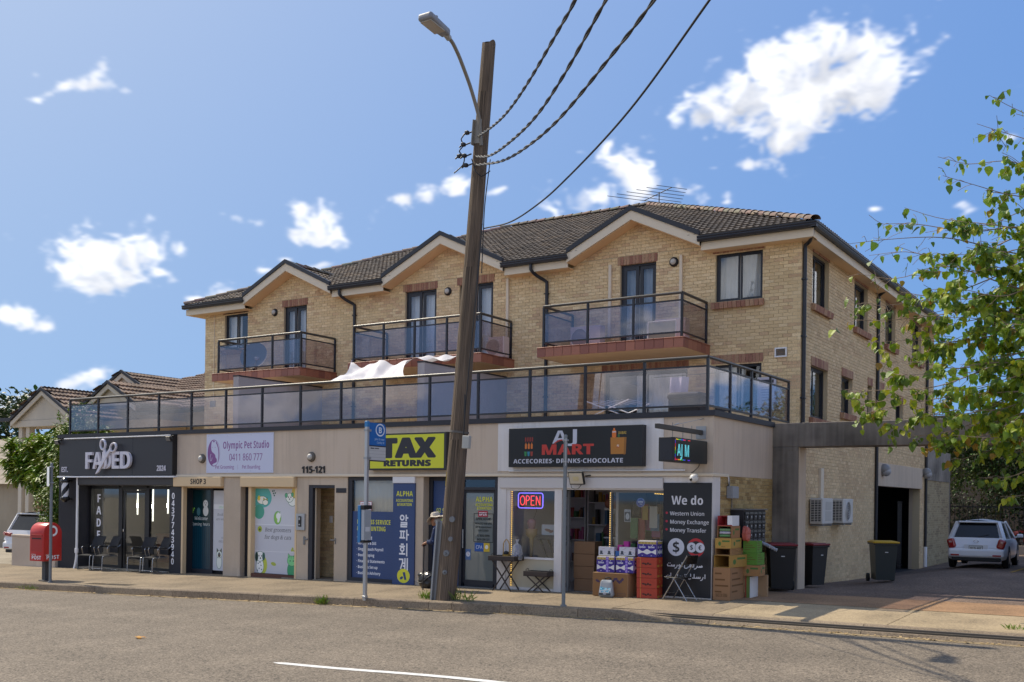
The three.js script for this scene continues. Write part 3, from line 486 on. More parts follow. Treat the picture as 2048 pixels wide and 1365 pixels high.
  for (const [a, b] of seg) {
    part(B, 'gutter', at(ext(gutterShape, b - a), b, 7.93, EZ - 0.035, 0, -Math.PI / 2, 0), M.navy);
    part(B, 'fascia_board', box(a + 0.05, 7.74, EZ - 0.085, Math.min(b, EX1) - 0.05, 7.93, EZ - 0.06), M.creamTrim);
    part(B, 'soffit', box(a + 0.06, 7.74, D + 0.012, Math.min(b, EX1) - 0.06, 7.76, EZ - 0.087), M.peach);
  }
  part(B, 'gutter', at(ext(gutterShape, 2 * RUN), EX1 - 0.07, 7.93, EZ + 0.08, 0, 0, 0).applyMatrix4(new THREE.Matrix4().makeTranslation(0, 0, -2 * RUN)), M.navy);
  part(B, 'fascia_board', box(EX1 - 0.11, 7.74, EZ - 2 * RUN, EX1 - 0.085, 7.93, EZ - 0.089), M.creamTrim);
  part(B, 'soffit', box(0.012, 7.742, EZ - 2 * RUN, EX1 - 0.112, 7.758, D + 0.01), M.peach);
  part(B, 'gutter', box(EX0 - 0.02, 7.93, EZ - 2 * RUN, EX0 + 0.1, 8.05, EZ - 0.17), M.navy);
  part(B, 'soffit', box(EX0 + 0.02, 7.74, EZ - 2 * RUN, X0 - 0.01, 7.76, D + 0.01), M.peach);
  // barge boards and their cappings on the gables
  for (const [x, w] of gables) {
    const zf = EZ + 0.01, hgt = 0.47 * w, sl = (o0, o1, z0, z1, m, n) => { for (const sd of [-1, 1]) { const p = [[x, EY + hgt + o1], [x + sd * (w + 0.02), EY + o1 - 0.01], [x + sd * (w + 0.02), EY + o0 - 0.01], [x, EY + hgt + o0]]; part(B, n, ext(sd > 0 ? p : p.reverse(), z1 - z0).translate(0, 0, z0), m); } };
    sl(0.03, 0.15, zf - 0.05, zf + 0.05, M.navy, 'barge_capping');
    sl(-0.20, 0.028, zf - 0.02, zf + 0.012, M.creamTrim, 'barge_board');
    sl(-0.215, -0.203, D + 0.012, zf - 0.022, M.peach, 'gable_soffit');
  }
}
// downpipes
for (const [x, top] of [[-13.35, 1], [-6.71, 1], [0, 0]]) {
  const z = D + 0.05, bottom = x === 0 ? 3.55 : 3.5;
  if (top) part(B, 'downpipe', tube([V(x - 0.27, 7.95, EZ - 0.0), V(x - 0.27, 7.78, EZ - 0.01), V(x - 0.2, 7.66, D + 0.25), V(x - 0.02, 7.52, z + 0.02), V(x, 7.4, z), V(x, 6, z), V(x, bottom, z)], 0.045, 60, 8), M.navy);
  else part(B, 'downpipe', tube([V(0.33, 7.95, EZ - 0.12), V(0.32, 7.80, EZ - 0.13), V(0.16, 7.72, D - 0.02), V(0.06, 7.66, D - 0.06), V(0.06, 7.5, D - 0.06), V(0.06, 5.5, D - 0.06), V(0.06, 3.5, D - 0.06)], 0.045, 60, 8), M.navy);
}
part(B, 'downpipe', [tube([V(0.33, 7.93, -11.75), V(0.3, 7.8, -11.8), V(0.06, 7.68, -11.97), V(0.055, 7.5, -11.99), V(0.055, 4, -11.99), V(0.055, 0.0, -11.99), V(0.055, -0.2, -11.99)], 0.045, 60, 8)], M.navy);
part(B, 'downpipe', cyl(V(0.06, 7.9, -18.68), V(0.06, 0.4, -18.68), 0.045, 0.045, 8), M.navy);
part(B, 'downpipe_shoe', cyl(V(0.06, 0.4, -18.68), V(0.06, -0.28, -18.68), 0.06, 0.06, 10), M.whiteGloss);
for (const y of [4.2, 5.6, 6.9]) part(B, 'pipe_clip', [rbx(0.05, y, D - 0.06, 0.12, 0.035, 0.12, 0.006), rbx(-13.35, y + 0.3, D + 0.05, 0.12, 0.03, 0.1, 0.006), rbx(-6.71, y + 0.3, D + 0.05, 0.12, 0.03, 0.1, 0.006)], M.navy);
// service ducts, vents, wall lamps
for (const [x, t, b] of [[-4.86, 7.75, 5.9], [-2.935, 7.78, 5.9], [-7.94, 7.73, 5.75]]) part(B, 'service_duct', rb(x - 0.04, b, D + 0.0, x + 0.04, t, D + 0.07, 0.012), M.creamTrim);
part(B, 'cable', cyl(V(-19.44, 7.74, D + 0.02), V(-19.44, 4.9, D + 0.02), 0.012, 0.012, 6), M.creamTrim);
{ const v = group(B, 'vent'); part(v, 'frame', [box(-0.59, 5.15, D, -0.31, 5.18, D + 0.04), box(-0.59, 5.34, D, -0.31, 5.37, D + 0.04), box(-0.59, 5.18, D, -0.56, 5.34, D + 0.04), box(-0.34, 5.18, D, -0.31, 5.34, D + 0.04)], M.whiteGloss); for (let i = 0; i < 5; i++) part(v, 'vent_slat', bx(-0.45, 5.197 + i * 0.032, D + 0.022, 0.22, 0.004, 0.034, 0, 0.6), M.dullSteel); }
part(B, 'vent', box(-19.6, 4.72, D, -19.35, 4.92, D + 0.03), M.dullSteel);
function wallLamp(x, y, z, side, dark) { // round bulkhead lamp
  const g = group(B, 'wall_lamp'), T = (q) => (side ? toSide(q).translate(0, 0, 0) : q);
  const P = (q, dx) => { const r = T(q); return side ? r.translate(x, y, z) : r.translate(x, y, z); };
  const b = lathe([[0.001, 0], [0.115, 0], [0.12, 0.03], [0.105, 0.06], [0.075, 0.075], [0.001, 0.075]], 18); b.rotateX(Math.PI / 2); part(g, 'lamp_body', P(b), dark ? M.black : mat([0.12, 0.105, 0.085], 0.6));
  const l = sph(0, 0, 0.075, 0.075, 0.075, 0.05, 14, 8); part(g, 'lamp_glass', P(l), phys([0.50, 0.48, 0.44], 0.35));
}
for (const [x, y] of [[-16.68, 7.58], [-9.94, 7.58], [-3.13, 7.63]]) wallLamp(x, y, D, false, true);
for (const [x, y] of [[-13.96, 2.76], [-10.12, 2.76]]) wallLamp(x, y, 0, false, false);
for (const [y, z] of [[2.8, -12.6], [2.87, -18.35]]) { const g = group(B, 'wall_lamp'); part(g, 'lamp_body', [sph(0.13, y, z, 0.17, 0.17, 0.17), cyl(V(0, y, z), V(0.15, y, z), 0.06, 0.06, 10)], mat([0.22, 0.215, 0.21], 0.35)); part(g, 'lamp_glass', sph(0.16, y - 0.05, z, 0.155, 0.14, 0.155), phys([0.35, 0.35, 0.36], 0.3)); }

// ---------- balconies and the terrace railing ----------
function railRun(parent, pts, y0, yTop, { gapBelow = 0.12, glassTop = 0.17, post = 0.05, mid = true, skipFirst } = {}) {
  for (let i = 0; i < pts.length; i++) if (!(skipFirst && i === 0)) part(parent, 'post', bx(pts[i][0], (y0 + yTop - 0.03) / 2, pts[i][1], post, yTop - 0.03 - y0, post), M.navy);
  const v = (p, y) => V(p[0], y, p[1]);
  part(parent, 'top_rail', cyl(v(pts[0], yTop), v(pts[pts.length - 1], yTop), 0.034, 0.034, 10), mat([0.06, 0.055, 0.05], 0.35));
  for (let i = 0; i < pts.length - 1; i++) {
    const a = v(pts[i], 0), b = v(pts[i + 1], 0), d = b.clone().sub(a).normalize(), s = a.clone().addScaledVector(d, post / 2), e = b.clone().addScaledVector(d, -post / 2), up = (p, y) => V(p.x, y, p.z);
    part(parent, 'rail', bar(up(s, y0 + gapBelow), up(e, y0 + gapBelow), 0.04, 0.035), M.navy);
    part(parent, 'rail', bar(up(s, yTop - glassTop), up(e, yTop - glassTop), 0.035, 0.03), M.navy);
    part(parent, 'glass_pane', bar(up(s, (y0 + gapBelow + 0.018 + yTop - glassTop - 0.015) / 2), up(e, (y0 + gapBelow + 0.018 + yTop - glassTop - 0.015) / 2), 0.008, yTop - glassTop - 0.015 - y0 - gapBelow - 0.018), M.railGlass);
  }
}
const TZ = -3.56;
[[-17.76, -14.05, [-17.58, -16.43, -15.27, -14.12]], [-12.23, -7.72, [-12.1, -11.03, -9.96, -8.89, -7.82]], [-6.06, -2.18, [-5.93, -4.7, -3.49, -2.27]]].forEach(([l, r, xs]) => {
  const b = group(B, 'balcony');
  part(b, 'slab', box(l + 0.012, 5.335, D + 0.004, r - 0.012, 5.515, TZ - 0.012), M.soil);
  part(b, 'balcony_soffit', box(l + 0.012, 5.31, D + 0.01, r - 0.012, 5.334, TZ - 0.014), M.peach);
  reseed(Math.round(-l * 10));
  const n = Math.round((r - l) / 0.25); // clay tiles round the edge, bullnose on top
  for (let i = 0; i < n; i++) { const a = lerp(l, r, i / n) + 0.004, c = lerp(l, r, (i + 1) / n) - 0.004; part(b, 'edge_tile', rb(a, 5.305, TZ - 0.012, c, 5.515, TZ + rr(0, 0.003), 0.004), M.terracotta[Math.floor(rnd() * 4)]); part(b, 'nosing_tile', rb(a, 5.517, TZ - 0.2, c, 5.545, TZ + 0.02, 0.012), M.terracotta[Math.floor(rnd() * 2) + 1]); }
  const m = 6; for (let i = 0; i < m; i++) for (const [x, s] of [[r, 1], [l, -1]]) { const a = lerp(D + 0.01, TZ - 0.014, i / m) + 0.004, c = lerp(D + 0.01, TZ - 0.014, (i + 1) / m) - 0.004; part(b, 'edge_tile', rb(x - s * 0.012, 5.305, a, x + s * 0.002, 5.515, c, 0.004), M.terracotta[Math.floor(rnd() * 4)]); part(b, 'nosing_tile', rb(x - s * 0.2, 5.517, a, x + s * 0.02, 5.545, c, 0.012), M.terracotta[Math.floor(rnd() * 2) + 1]); }
  part(b, 'balcony_floor', box(l + 0.2, 5.516, D + 0.006, r - 0.2, 5.54, TZ - 0.2), M.terracotta[2]);
  const rl = group(b, 'railing');
  railRun(rl, xs.map((x) => [x, -3.66]), 5.545, 6.56);
  railRun(rl, [[xs[0], -3.66], [xs[0], -5.09]], 5.545, 6.56, { skipFirst: true });
  railRun(rl, [[xs[xs.length - 1], -3.66], [xs[xs.length - 1], -5.09]], 5.545, 6.56, { skipFirst: true });
});
{
  const rl = group(B, 'terrace_railing'), xs = []; for (let i = 0; i < 16; i++) xs.push([-0.17 - i * 1.3065, -0.11]);
  railRun(rl, xs, 3.5, 4.53);
  railRun(rl, [[-0.17, -0.11], [-0.15, -1.2], [-0.14, -2.36], [-0.13, -3.5], [-0.13, -4.72]], 3.5, 4.53, { skipFirst: true });
}
// fin walls between the terraces
for (const [x, z0, y] of [[-14.64, -1.8, 5.15], [-7.95, -1.52, 5.1]]) { part(B, 'terrace_divider', box(x - 0.21, 3.46, D + 0.012, x, y - 0.035, z0), M.lilac); part(B, 'divider_capping', box(x - 0.225, y - 0.035, D + 0.012, x + 0.015, y, z0 + 0.012), M.navySoft); }
part(B, 'terrace_floor', box(-20.08, 3.2, D - 0.2, -0.26, 3.455, -0.26), mat([0.25, 0.20, 0.17], 0.8));

// ---------- shop level ----------
{
  part(B, 'parapet', box(-14.95, 2.33, -0.25, 0, 3.41, 0), M.beige);
  part(B, 'parapet', box(-0.25, 2.31, -3.31, -0.0, 3.41, -0.252), M.beige);
  part(B, 'parapet', box(-20.1, 2.29, -0.25, -14.952, 3.41, 0.0), M.stucco);
  part(B, 'parapet_capping', [box(-20.14, 3.41, -0.28, 0.045, 3.515, 0.045), box(-0.28, 3.41, -3.31, 0.045, 3.515, -0.282)], M.navySoft);
  part(B, 'string_moulding', [rb(-14.93, 2.285, 0.0, 0.03, 2.345, 0.055, 0.012), rb(0.0, 2.285, -0.75, 0.03, 2.345, -0.002, 0.01)], M.creamTrim);
  part(B, 'conduit', [cyl(V(-4.5, 2.40, 0.02), V(-0.55, 2.40, 0.02), 0.018, 0.018, 6), cyl(V(0.02, 2.3, -0.72), V(0.02, 2.1, -0.78), 0.015, 0.015, 6)], M.whiteGloss);
  // barber shopfront, black
  part(B, 'shop_wall', box(-20.1, -0.7, -0.25, -19.16, 2.288, 0), M.stucco);
  part(B, 'shop_wall', box(-19.36, -0.7, -0.52, -19.162, 2.288, -0.252), M.stucco);
  part(B, 'shop_pier', box(-15.22, -0.7, -0.42, -14.74, 2.04, 0), M.navySoft); part(B, 'shop_pier', box(-15.01, 2.04, -0.42, -14.74, 2.283, 0), M.navySoft);
  const rs = group(B, 'roller_shutter'); part(rs, 'shutter_box', rb(-19.14, 2.05, -0.38, -15.015, 2.283, 0.06, 0.03), mat([0.035, 0.034, 0.038], 0.5));
  const sf = group(B, 'shopfront'), z = -0.38, f = (x0, x1, y0 = -0.62, y1 = 2.0) => box(x0, y0, z - 0.06, x1, y1, z + 0.04);
  part(sf, 'frame', [f(-19.16, -19.06), f(-17.82, -17.66), f(-16.62, -16.5), f(-15.62, -15.54), box(-19.06, 1.96, z - 0.055, -17.82, 2.045, z + 0.035), box(-17.66, 1.94, z - 0.055, -16.62, 2.045, z + 0.035), box(-16.5, 1.96, z - 0.055, -15.62, 2.045, z + 0.035), box(-19.06, -0.62, z - 0.055, -17.82, -0.19, z + 0.035), box(-16.5, -0.62, z - 0.055, -15.62, -0.19, z + 0.035)], M.black);
  part(sf, 'number_panel', box(-15.54, -0.62, z - 0.055, -15.222, 2.045, z + 0.03), M.navySoft);
  part(sf, 'window_pane', box(-19.06, -0.19, z - 0.005, -17.82, 1.96, z + 0.003), M.glass); part(sf, 'window_pane', box(-16.5, -0.19, z - 0.005, -15.62, 1.96, z + 0.003), M.glass);
  const dr = group(B, 'shop_door'); part(dr, 'door_frame', [box(-17.64, -0.3, z - 0.03, -17.56, 1.92, z + 0.015), box(-16.72, -0.3, z - 0.03, -16.64, 1.92, z + 0.015), box(-17.56, 1.85, z - 0.03, -16.72, 1.92, z + 0.015), box(-17.56, -0.3, z - 0.03, -16.72, -0.15, z + 0.015)], M.black);
  part(dr, 'door_pane', box(-17.56, -0.15, z - 0.012, -16.72, 1.85, z - 0.004), M.glass); part(dr, 'door_lock', rbx(-17.6, 0.8, z + 0.03, 0.03, 0.08, 0.03, 0.008), M.chrome);
  part(B, 'shop_step', box(-19.16, -0.7, -0.36, -14.74, -0.262, -0.02), M.concrete);
  // lettering on the barber's glass
  const lt = print(128, 1024, (x, w, h) => { 'FADED'.split('').forEach((c, i) => (write(x, c, 190, w / 2, 120 + i * 205, '#f4f4fa', { sx: 0.80 }), write(x, c, 190, w / 2 + 3, 120 + i * 205, '#f4f4fa', { sx: 0.80 }))); }, 0.5, { transparent: true });
  part(sf, 'window_lettering', quad(0.28, 1.74, -18.76, 1.02, z + 0.008), lt, true);
  const nt = print(128, 1024, (x, w, h) => { '0437743940'.split('').forEach((c, i) => write(x, c, 118, w / 2, 58 + i * 101, '#f0f0f4', { sx: 1.05 })); }, 0.5, { transparent: true });
  part(sf, 'window_lettering', quad(0.225, 1.95, -15.085, 0.92, 0.003), nt, true);
  // rooms behind the shopfronts
  const room = (x0, x1, y0, z0, wall, floor) => { part(B, 'shop_room', [box(x0, y0, -4.55, x1, 2.75, -4.5), box(x0 - 0.04, y0, -4.5, x0 + 0.0, 2.75, z0), box(x1, y0, -4.5, x1 + 0.04, 2.75, z0), box(x0, 2.7, -4.5, x1, 2.75, z0)], wall); part(B, 'shop_floor', box(x0, y0 - 0.1, -4.5, x1, y0, z0 + 0.02), floor); };
  room(-19.3, -15.0, -0.26, -0.45, mat([0.12, 0.115, 0.115], 0.8), mat([0.12, 0.115, 0.11], 0.4));
  part(B, 'back_counter', [box(-19.2, 0.55, -3.2, -15.2, 0.62, -2.7), box(-19.2, -0.25, -3.15, -15.2, 0.55, -2.75)], mat([0.16, 0.07, 0.05], 0.6));
  part(B, 'mirror', box(-16.4, 0.7, -3.3, -15.3, 1.9, -3.27), M.dullSteel);
  // beige roller boxes, guides and pet studio front
  for (const [l, r] of [[-14.98, -13.16], [-12.45, -10.61]]) { const g = group(B, 'roller_shutter'); part(g, 'shutter_box', rb(l, 2.035, -0.3, r, 2.283, 0.105, 0.012), M.cream); part(g, 'shutter_rail', [box(l + 0.2, 2.0, -0.18, r - 0.05, 2.033, -0.1)], M.cream); }
  part(B, 'shop_sign', quad(1.0, 0.2, -14.0, 2.17, 0.109), print(512, 100, (x) => (write(x, 'SHOP 3', 92, 256, 52, '#1d1a19', { sx: 0.98 }), write(x, 'SHOP 3', 92, 258, 53, '#1d1a19', { sx: 0.98 })), 0.6, { transparent: true }), true);
  for (const g of [box(-14.735, -0.4, -0.1, -14.67, 2.03, 0.02), box(-12.26, -0.3, -0.16, -12.16, 2.03, 0.0), box(-10.66, -0.3, -0.16, -10.6, 2.03, 0.0)]) part(B, 'shutter_guide', g, M.cream);
  const pier = (x0, x1, y1 = 2.283, d = -0.42) => part(B, 'shop_pier', box(x0, -0.6, d, x1, y1, 0), M.beige2);
  pier(-13.15, -12.54); pier(-10.59, -10.215); pier(-9.38, -8.98); pier(-6.97, -6.76, 2.283, -0.36);
  // glazed shop door with a white printed sidelight
  const pd = group(B, 'shop_door'), zp = -0.36;
  part(pd, 'door_frame', [box(-15.05, -0.3, zp - 0.05, -14.93, 2.03, zp + 0.03), box(-14.02, -0.3, zp - 0.05, -13.93, 2.03, zp + 0.03), box(-14.93, 1.95, zp - 0.05, -14.02, 2.03, zp + 0.03), box(-14.93, -0.3, zp - 0.05, -14.02, -0.13, zp + 0.03)], M.navySoft);
  part(pd, 'door_panel', quad(0.91, 2.08, -14.475, 0.91, zp - 0.0), print(512, 1170, (x, w, h) => {
    const g = x.createLinearGradient(0, 0, 0, h); x.fillStyle = '#10333a'; x.fillRect(0, 0, w, h); x.fillStyle = '#123f50'; x.fillRect(0, 520, w, h);
    x.strokeStyle = '#0d2f3e'; x.lineWidth = 10; for (let i = 0; i < 12; i++) { x.beginPath(); x.moveTo(20 + i * 44, 540); x.lineTo(20 + i * 44, h); x.stroke(); }
    x.fillStyle = '#cfd4d2'; x.beginPath(); x.ellipse(385, 205, 52, 60, 0, 0, 7); x.fill(); x.beginPath(); x.ellipse(390, 310, 58, 75, 0, 0, 7); x.fill(); x.fillStyle = '#222'; for (const q of [365, 405]) { x.beginPath(); x.arc(q, 190, 7, 0, 7); x.fill(); } x.beginPath(); x.arc(385, 220, 9, 0, 7); x.fill();
    x.fillStyle = '#4a7780'; x.beginPath(); x.ellipse(235, 320, 40, 60, 0, 0, 7); x.fill(); x.fillStyle = '#8fd14a'; for (const [a, b] of [[120, 300], [100, 275], [140, 275], [105, 330]]) { x.beginPath(); x.arc(a, b, 13, 0, 7); x.fill(); }
    write(x, 'Welcome', 66, 290, 420, '#e6ecec', { bold: false, italic: true, fam: 'serif' }); write(x, 'Opening hours', 58, 290, 505, '#e6ecec', { fam: 'monospace', bold: false, sx: 0.85 });
  }, 0.15), true);
  for (const y of [0.15, 0.85, 1.75]) part(pd, 'hinge', rbx(-14.99, y, zp + 0.035, 0.035, 0.11, 0.02, 0.004), M.chrome);
  const cartoon = (x, kind, cx, cy, s) => { // plain little pets of the window print
    x.save(); x.translate(cx, cy); x.scale(s, s); x.lineWidth = 4; x.strokeStyle = '#2a6a4f';
    const e = (a, b, c, d, col, st = 1) => { x.fillStyle = col; x.beginPath(); x.ellipse(a, b, c, d, 0, 0, 7); x.fill(); if (st) x.stroke(); }, t = (p, col) => { x.fillStyle = col; x.beginPath(); p.forEach(([a, b], i) => (i ? x.lineTo(a, b) : x.moveTo(a, b))); x.closePath(); x.fill(); x.stroke(); };
    if (kind === 'dog') { e(0, 95, 52, 75, '#f4f6f2'); for (const [a, b] of [[-25, 70], [15, 90], [-10, 120], [25, 130], [-35, 140], [0, 60]]) e(a, b, 7, 7, '#26484a', 0); e(0, 0, 55, 50, '#f4f6f2'); e(-48, 5, 20, 45, '#1f3d3c'); e(50, 0, 18, 38, '#2d5b55'); e(-15, -5, 6, 8, '#111', 0); e(20, -5, 6, 8, '#111', 0); e(5, 18, 10, 7, '#222', 0); }
    if (kind === 'cat') { e(0, 95, 60, 80, '#3aa06e'); t([[-55, -20], [-50, -75], [-15, -45]], '#7fd08d'); t([[55, -20], [50, -75], [15, -45]], '#7fd08d'); e(0, 0, 62, 52, '#7fd08d'); e(-22, 0, 7, 7, '#244', 0); e(22, 0, 7, 7, '#244', 0); x.strokeStyle = '#2f8a5c'; for (const a of [-25, 0, 25]) { x.beginPath(); x.moveTo(a, -48); x.lineTo(a, -25); x.stroke(); } }
    if (kind === 'siam') { e(0, 100, 48, 85, '#e9eee4'); t([[-45, -25], [-45, -80], [-10, -45]], '#5d5248'); t([[45, -25], [45, -80], [10, -45]], '#5d5248'); e(0, 0, 50, 46, '#e9eee4'); e(0, 5, 26, 32, '#5d5248', 0); e(-18, -8, 6, 6, '#6fb4d0', 0); e(18, -8, 6, 6, '#6fb4d0', 0); }
    if (kind === 'pup') { e(40, 40, 55, 42, '#f2f6f0'); e(0, 0, 50, 45, '#f2f6f0'); e(-45, -22, 18, 22, '#5fb98a'); e(38, -30, 16, 20, '#5fb98a'); e(-15, -5, 6, 7, '#222', 0); e(18, -5, 6, 7, '#222', 0); e(0, 14, 8, 6, '#222', 0); }
    if (kind === 'lie') { e(0, 20, 70, 40, '#f6f3e4'); e(45, 40, 38, 30, '#f6f3e4'); t([[15, 25], [20, -5], [42, 15]], '#e8d24a'); t([[75, 25], [72, -5], [52, 15]], '#e8d24a'); e(-45, 0, 18, 26, '#e8d24a', 0); }
    if (kind === 'yin') { x.lineWidth = 5; x.strokeStyle = '#5aa55a'; e(0, 0, 55, 72, '#8fc55a'); x.fillStyle = '#f4f6f2'; x.beginPath(); x.ellipse(14, -24, 36, 40, 0.3, 0, 7); x.fill(); x.beginPath(); x.ellipse(16, 20, 18, 34, 0.3, 0, 7); x.fill(); t([[-10, -52], [-6, -74], [8, -58]], '#f4f6f2'); t([[36, -52], [38, -72], [22, -60]], '#f4f6f2'); }
    x.restore();
  };
  part(B, 'printed_window', quad(0.86, 2.08, -13.5, 0.90, zp + 0.01), print(430, 1040, (x, w, h) => {
    x.fillStyle = '#c9cbd2'; x.fillRect(0, 0, w, h); x.fillStyle = '#e2e4e8'; x.fillRect(0, 180, w, 60);
    cartoon(x, 'yin', 330, 120, 0.8); write(x, 'Olympic Pet', 44, 230, 215, '#9fcf9f', { bold: false, italic: true, fam: 'serif' });
    write(x, 'Booking', 48, 170, 310, '#6d7078', { bold: false, italic: true, fam: 'serif' }); write(x, 'are welcome', 44, 190, 370, '#6d7078', { bold: false, italic: true, fam: 'serif' });
    write(x, 'call us', 40, 220, 610, '#6d7078', { bold: false, fam: 'serif' }); write(x, '0411 860 777', 40, 230, 660, '#6d7078', { bold: false, fam: 'serif' }); cartoon(x, 'siam', 120, 830, 1.0); x.fillStyle = '#4f6b4a'; x.fillRect(200, 930, 120, 110);
  }, 0.3), true);
  part(B, 'printed_window', quad(1.5, 2.12, -11.41, 0.96, -0.14), print(750, 1060, (x, w, h) => {
    x.fillStyle = '#c6c8d0'; x.fillRect(0, 0, w, h); x.fillStyle = '#cfd1d8'; x.fillRect(0, 0, w, 470);
    x.fillStyle = '#58b3ad'; x.beginPath(); x.ellipse(60, 90, 230, 150, 0.3, 0, 7); x.fill(); x.fillStyle = '#4fa58c'; x.beginPath(); x.ellipse(70, 300, 90, 90, 0, 0, 7); x.fill(); x.fillStyle = '#d9c65a'; x.beginPath(); x.ellipse(700, 40, 70, 170, 0.2, 0, 7); x.fill();
    cartoon(x, 'lie', 120, 130, 1.25); cartoon(x, 'pup', 590, 120, 1.25); cartoon(x, 'yin', 390, 370, 1.1);
    x.fillStyle = '#2a5c50'; for (const [a, b] of [[330, 95], [315, 70], [345, 65], [300, 42], [325, 38]]) { x.beginPath(); x.arc(a, b, 11, 0, 7); x.fill(); }
    x.fillStyle = '#e3e5ea'; x.fillRect(0, 452, w, 8); x.fillStyle = '#a7b83a'; x.beginPath(); x.arc(85, 515, 38, 0, 7); x.fill(); x.fillStyle = '#3c4a30'; x.beginPath(); x.arc(85, 522, 15, 0, 7); x.fill();
    write(x, 'Best groomers', 66, 400, 520, '#2d2f38', { bold: false, italic: true, fam: 'serif' }); write(x, 'for dogs & cats', 66, 400, 610, '#2d2f38', { bold: false, italic: true, fam: 'serif' });
    x.fillStyle = '#bfc94a'; x.beginPath(); x.ellipse(150, 960, 70, 110, 0, 0, 7); x.fill(); cartoon(x, 'dog', 95, 855, 1.25); cartoon(x, 'cat', 640, 890, 1.2);
    x.fillStyle = '#a9b84a'; x.save(); x.translate(680, 770); x.rotate(0.5); x.fillRect(-40, -10, 80, 20); for (const a of [-40, 40]) for (const b of [-12, 12]) { x.beginPath(); x.arc(a, b, 16, 0, 7); x.fill(); } x.restore(); x.beginPath(); x.ellipse(330, 940, 45, 22, 0.2, 0, 7); x.fill();
    x.strokeStyle = 'rgba(255,255,255,0.5)'; x.lineWidth = 5; x.beginPath(); x.moveTo(0, 780); x.quadraticCurveTo(300, 800, 750, 775); x.stroke();
  }, 0.3), true);
  part(B, 'window_sill', box(-12.16, -0.5, -0.2, -10.66, -0.11, -0.03), mat([0.12, 0.05, 0.035], 0.8));
  part(B, 'inner_wall', [box(-15.04, -0.6, -0.47, -12.5, 2.6, -0.415), box(-12.54, -0.6, -0.3, -10.59, 2.6, -0.16)], M.dark);
  // residents' entrance: open dark door, brick lobby
  const en = group(B, 'entrance'); part(en, 'door_frame', [box(-10.213, -0.4, -0.10, -10.09, 2.09, -0.01), box(-10.09, 2.02, -0.10, -9.382, 2.09, -0.01)], M.navySoft);
  part(en, 'door_lining', box(-10.09, -0.16, -0.13, -10.07, 2.02, -0.10), M.creamTrim); part(en, 'lintel', box(-10.215, 2.092, -0.3, -9.38, 2.283, 0), M.beige2);
  part(en, 'lobby', [box(-10.3, -0.2, -2.6, -9.2, 2.4, -2.55), box(-9.3, -0.2, -2.55, -9.25, 2.4, -0.42), box(-10.3, 2.3, -2.55, -9.3, 2.35, -0.42), box(-11.2, -0.2, -2.55, -11.15, 2.3, -0.5)], M.beige2);
  part(en, 'lobby_floor', box(-11.1, -0.3, -2.55, -9.3, -0.16, -0.02), M.concrete);
  { const lw = part(en, 'lobby_wall', box(-11.14, -0.16, -0.99, -9.31, 2.29, -0.895), M.mortar); reseed(55); layBricks(lw, -11.1, -9.32, -0.15, 2.28, [], frontPlace(-0.885), () => 1, 0); }
  part(en, 'lobby_switch', rbx(-10.28, 1.26, -0.865, 0.10, 0.17, 0.03, 0.01), M.whiteGloss);
  const ic = group(B, 'intercom'); part(ic, 'intercom_panel', rb(-10.58, 1.0, 0, -10.3, 1.4, 0.045, 0.012), M.steel); part(ic, 'intercom_screen', rb(-10.49, 1.09, 0.045, -10.40, 1.34, 0.06, 0.006), M.black); part(ic, 'intercom_button', [rbx(-10.445, 1.14, 0.063, 0.05, 0.03, 0.01, 0.004), rbx(-10.445, 1.28, 0.063, 0.05, 0.06, 0.01, 0.004)], M.steel);
  part(B, 'door_latch', [rbx(-10.28, 0.79, 0.015, 0.12, 0.035, 0.03, 0.008), rbx(-10.33, 0.76, 0.01, 0.06, 0.2, 0.02, 0.008), rbx(-9.42, 0.80, 0.02, 0.12, 0.03, 0.03, 0.008), rbx(-9.33, 0.78, 0.01, 0.02, 0.14, 0.02, 0.006)], M.dullSteel);
  part(B, 'number_plate', box(-9.33, 1.91, 0.0, -9.02, 2.02, 0.012), M.navySoft);
  // house number
  const fl = new FontLoader(); globalFont = await fl.loadAsync('fonts/droid/droid_sans_bold.typeface.json');
  const num = new TextGeometry('115-121', { font: globalFont, size: 0.17, depth: 0.025, curveSegments: 4 }); num.computeBoundingBox(); const nb = num.boundingBox; num.translate(-nb.min.x, -nb.min.y, 0).scale(0.74 / (nb.max.x - nb.min.x), 0.165 / (nb.max.y - nb.min.y), 1).translate(-10.43, 2.375, 0.003);
  part(B, 'house_number', num, M.black);
  // accountant's window and recessed door
  const aw = group(B, 'shop_window'); part(aw, 'frame', [box(-8.978, -0.2, -0.16, -8.86, 2.283, -0.02), box(-8.86, 2.2, -0.16, -7.59, 2.283, -0.02), box(-8.86, -0.4, -0.16, -7.59, -0.04, -0.02)], M.navySoft);
  part(aw, 'pane', box(-8.86, -0.04, -0.06, -7.59, 2.2, -0.055), phys([0.95, 0.95, 0.95], 0.02, { transmission: 1, thickness: 0, ior: 1.5 }));
  part(aw, 'blind', grid(40, 1, (u, v) => [lerp(-8.86, -7.59, u), lerp(2.2, 1.49, v), -0.13 + 0.006 * Math.sin(u * 70)]), mat([0.52, 0.51, 0.44], 0.9));
  const blue = '#2f4674', yel = '#d9d838';
  const printPanel = (w, h, draw) => print(w, h, (x) => { x.fillStyle = blue; x.fillRect(0, 0, w, h); x.strokeStyle = 'rgba(90,120,165,0.25)'; x.lineWidth = 2; for (let i = 0; i < 40; i++) { x.beginPath(); for (let k = 0; k <= 20; k++) { const px = (k / 20) * w, py = (i / 40) * h * 1.3 - 60 + 30 * Math.sin(k * 0.5 + i * 0.4); k ? x.lineTo(px, py) : x.moveTo(px, py); } x.stroke(); } draw(x, w, h); }, 0.5);
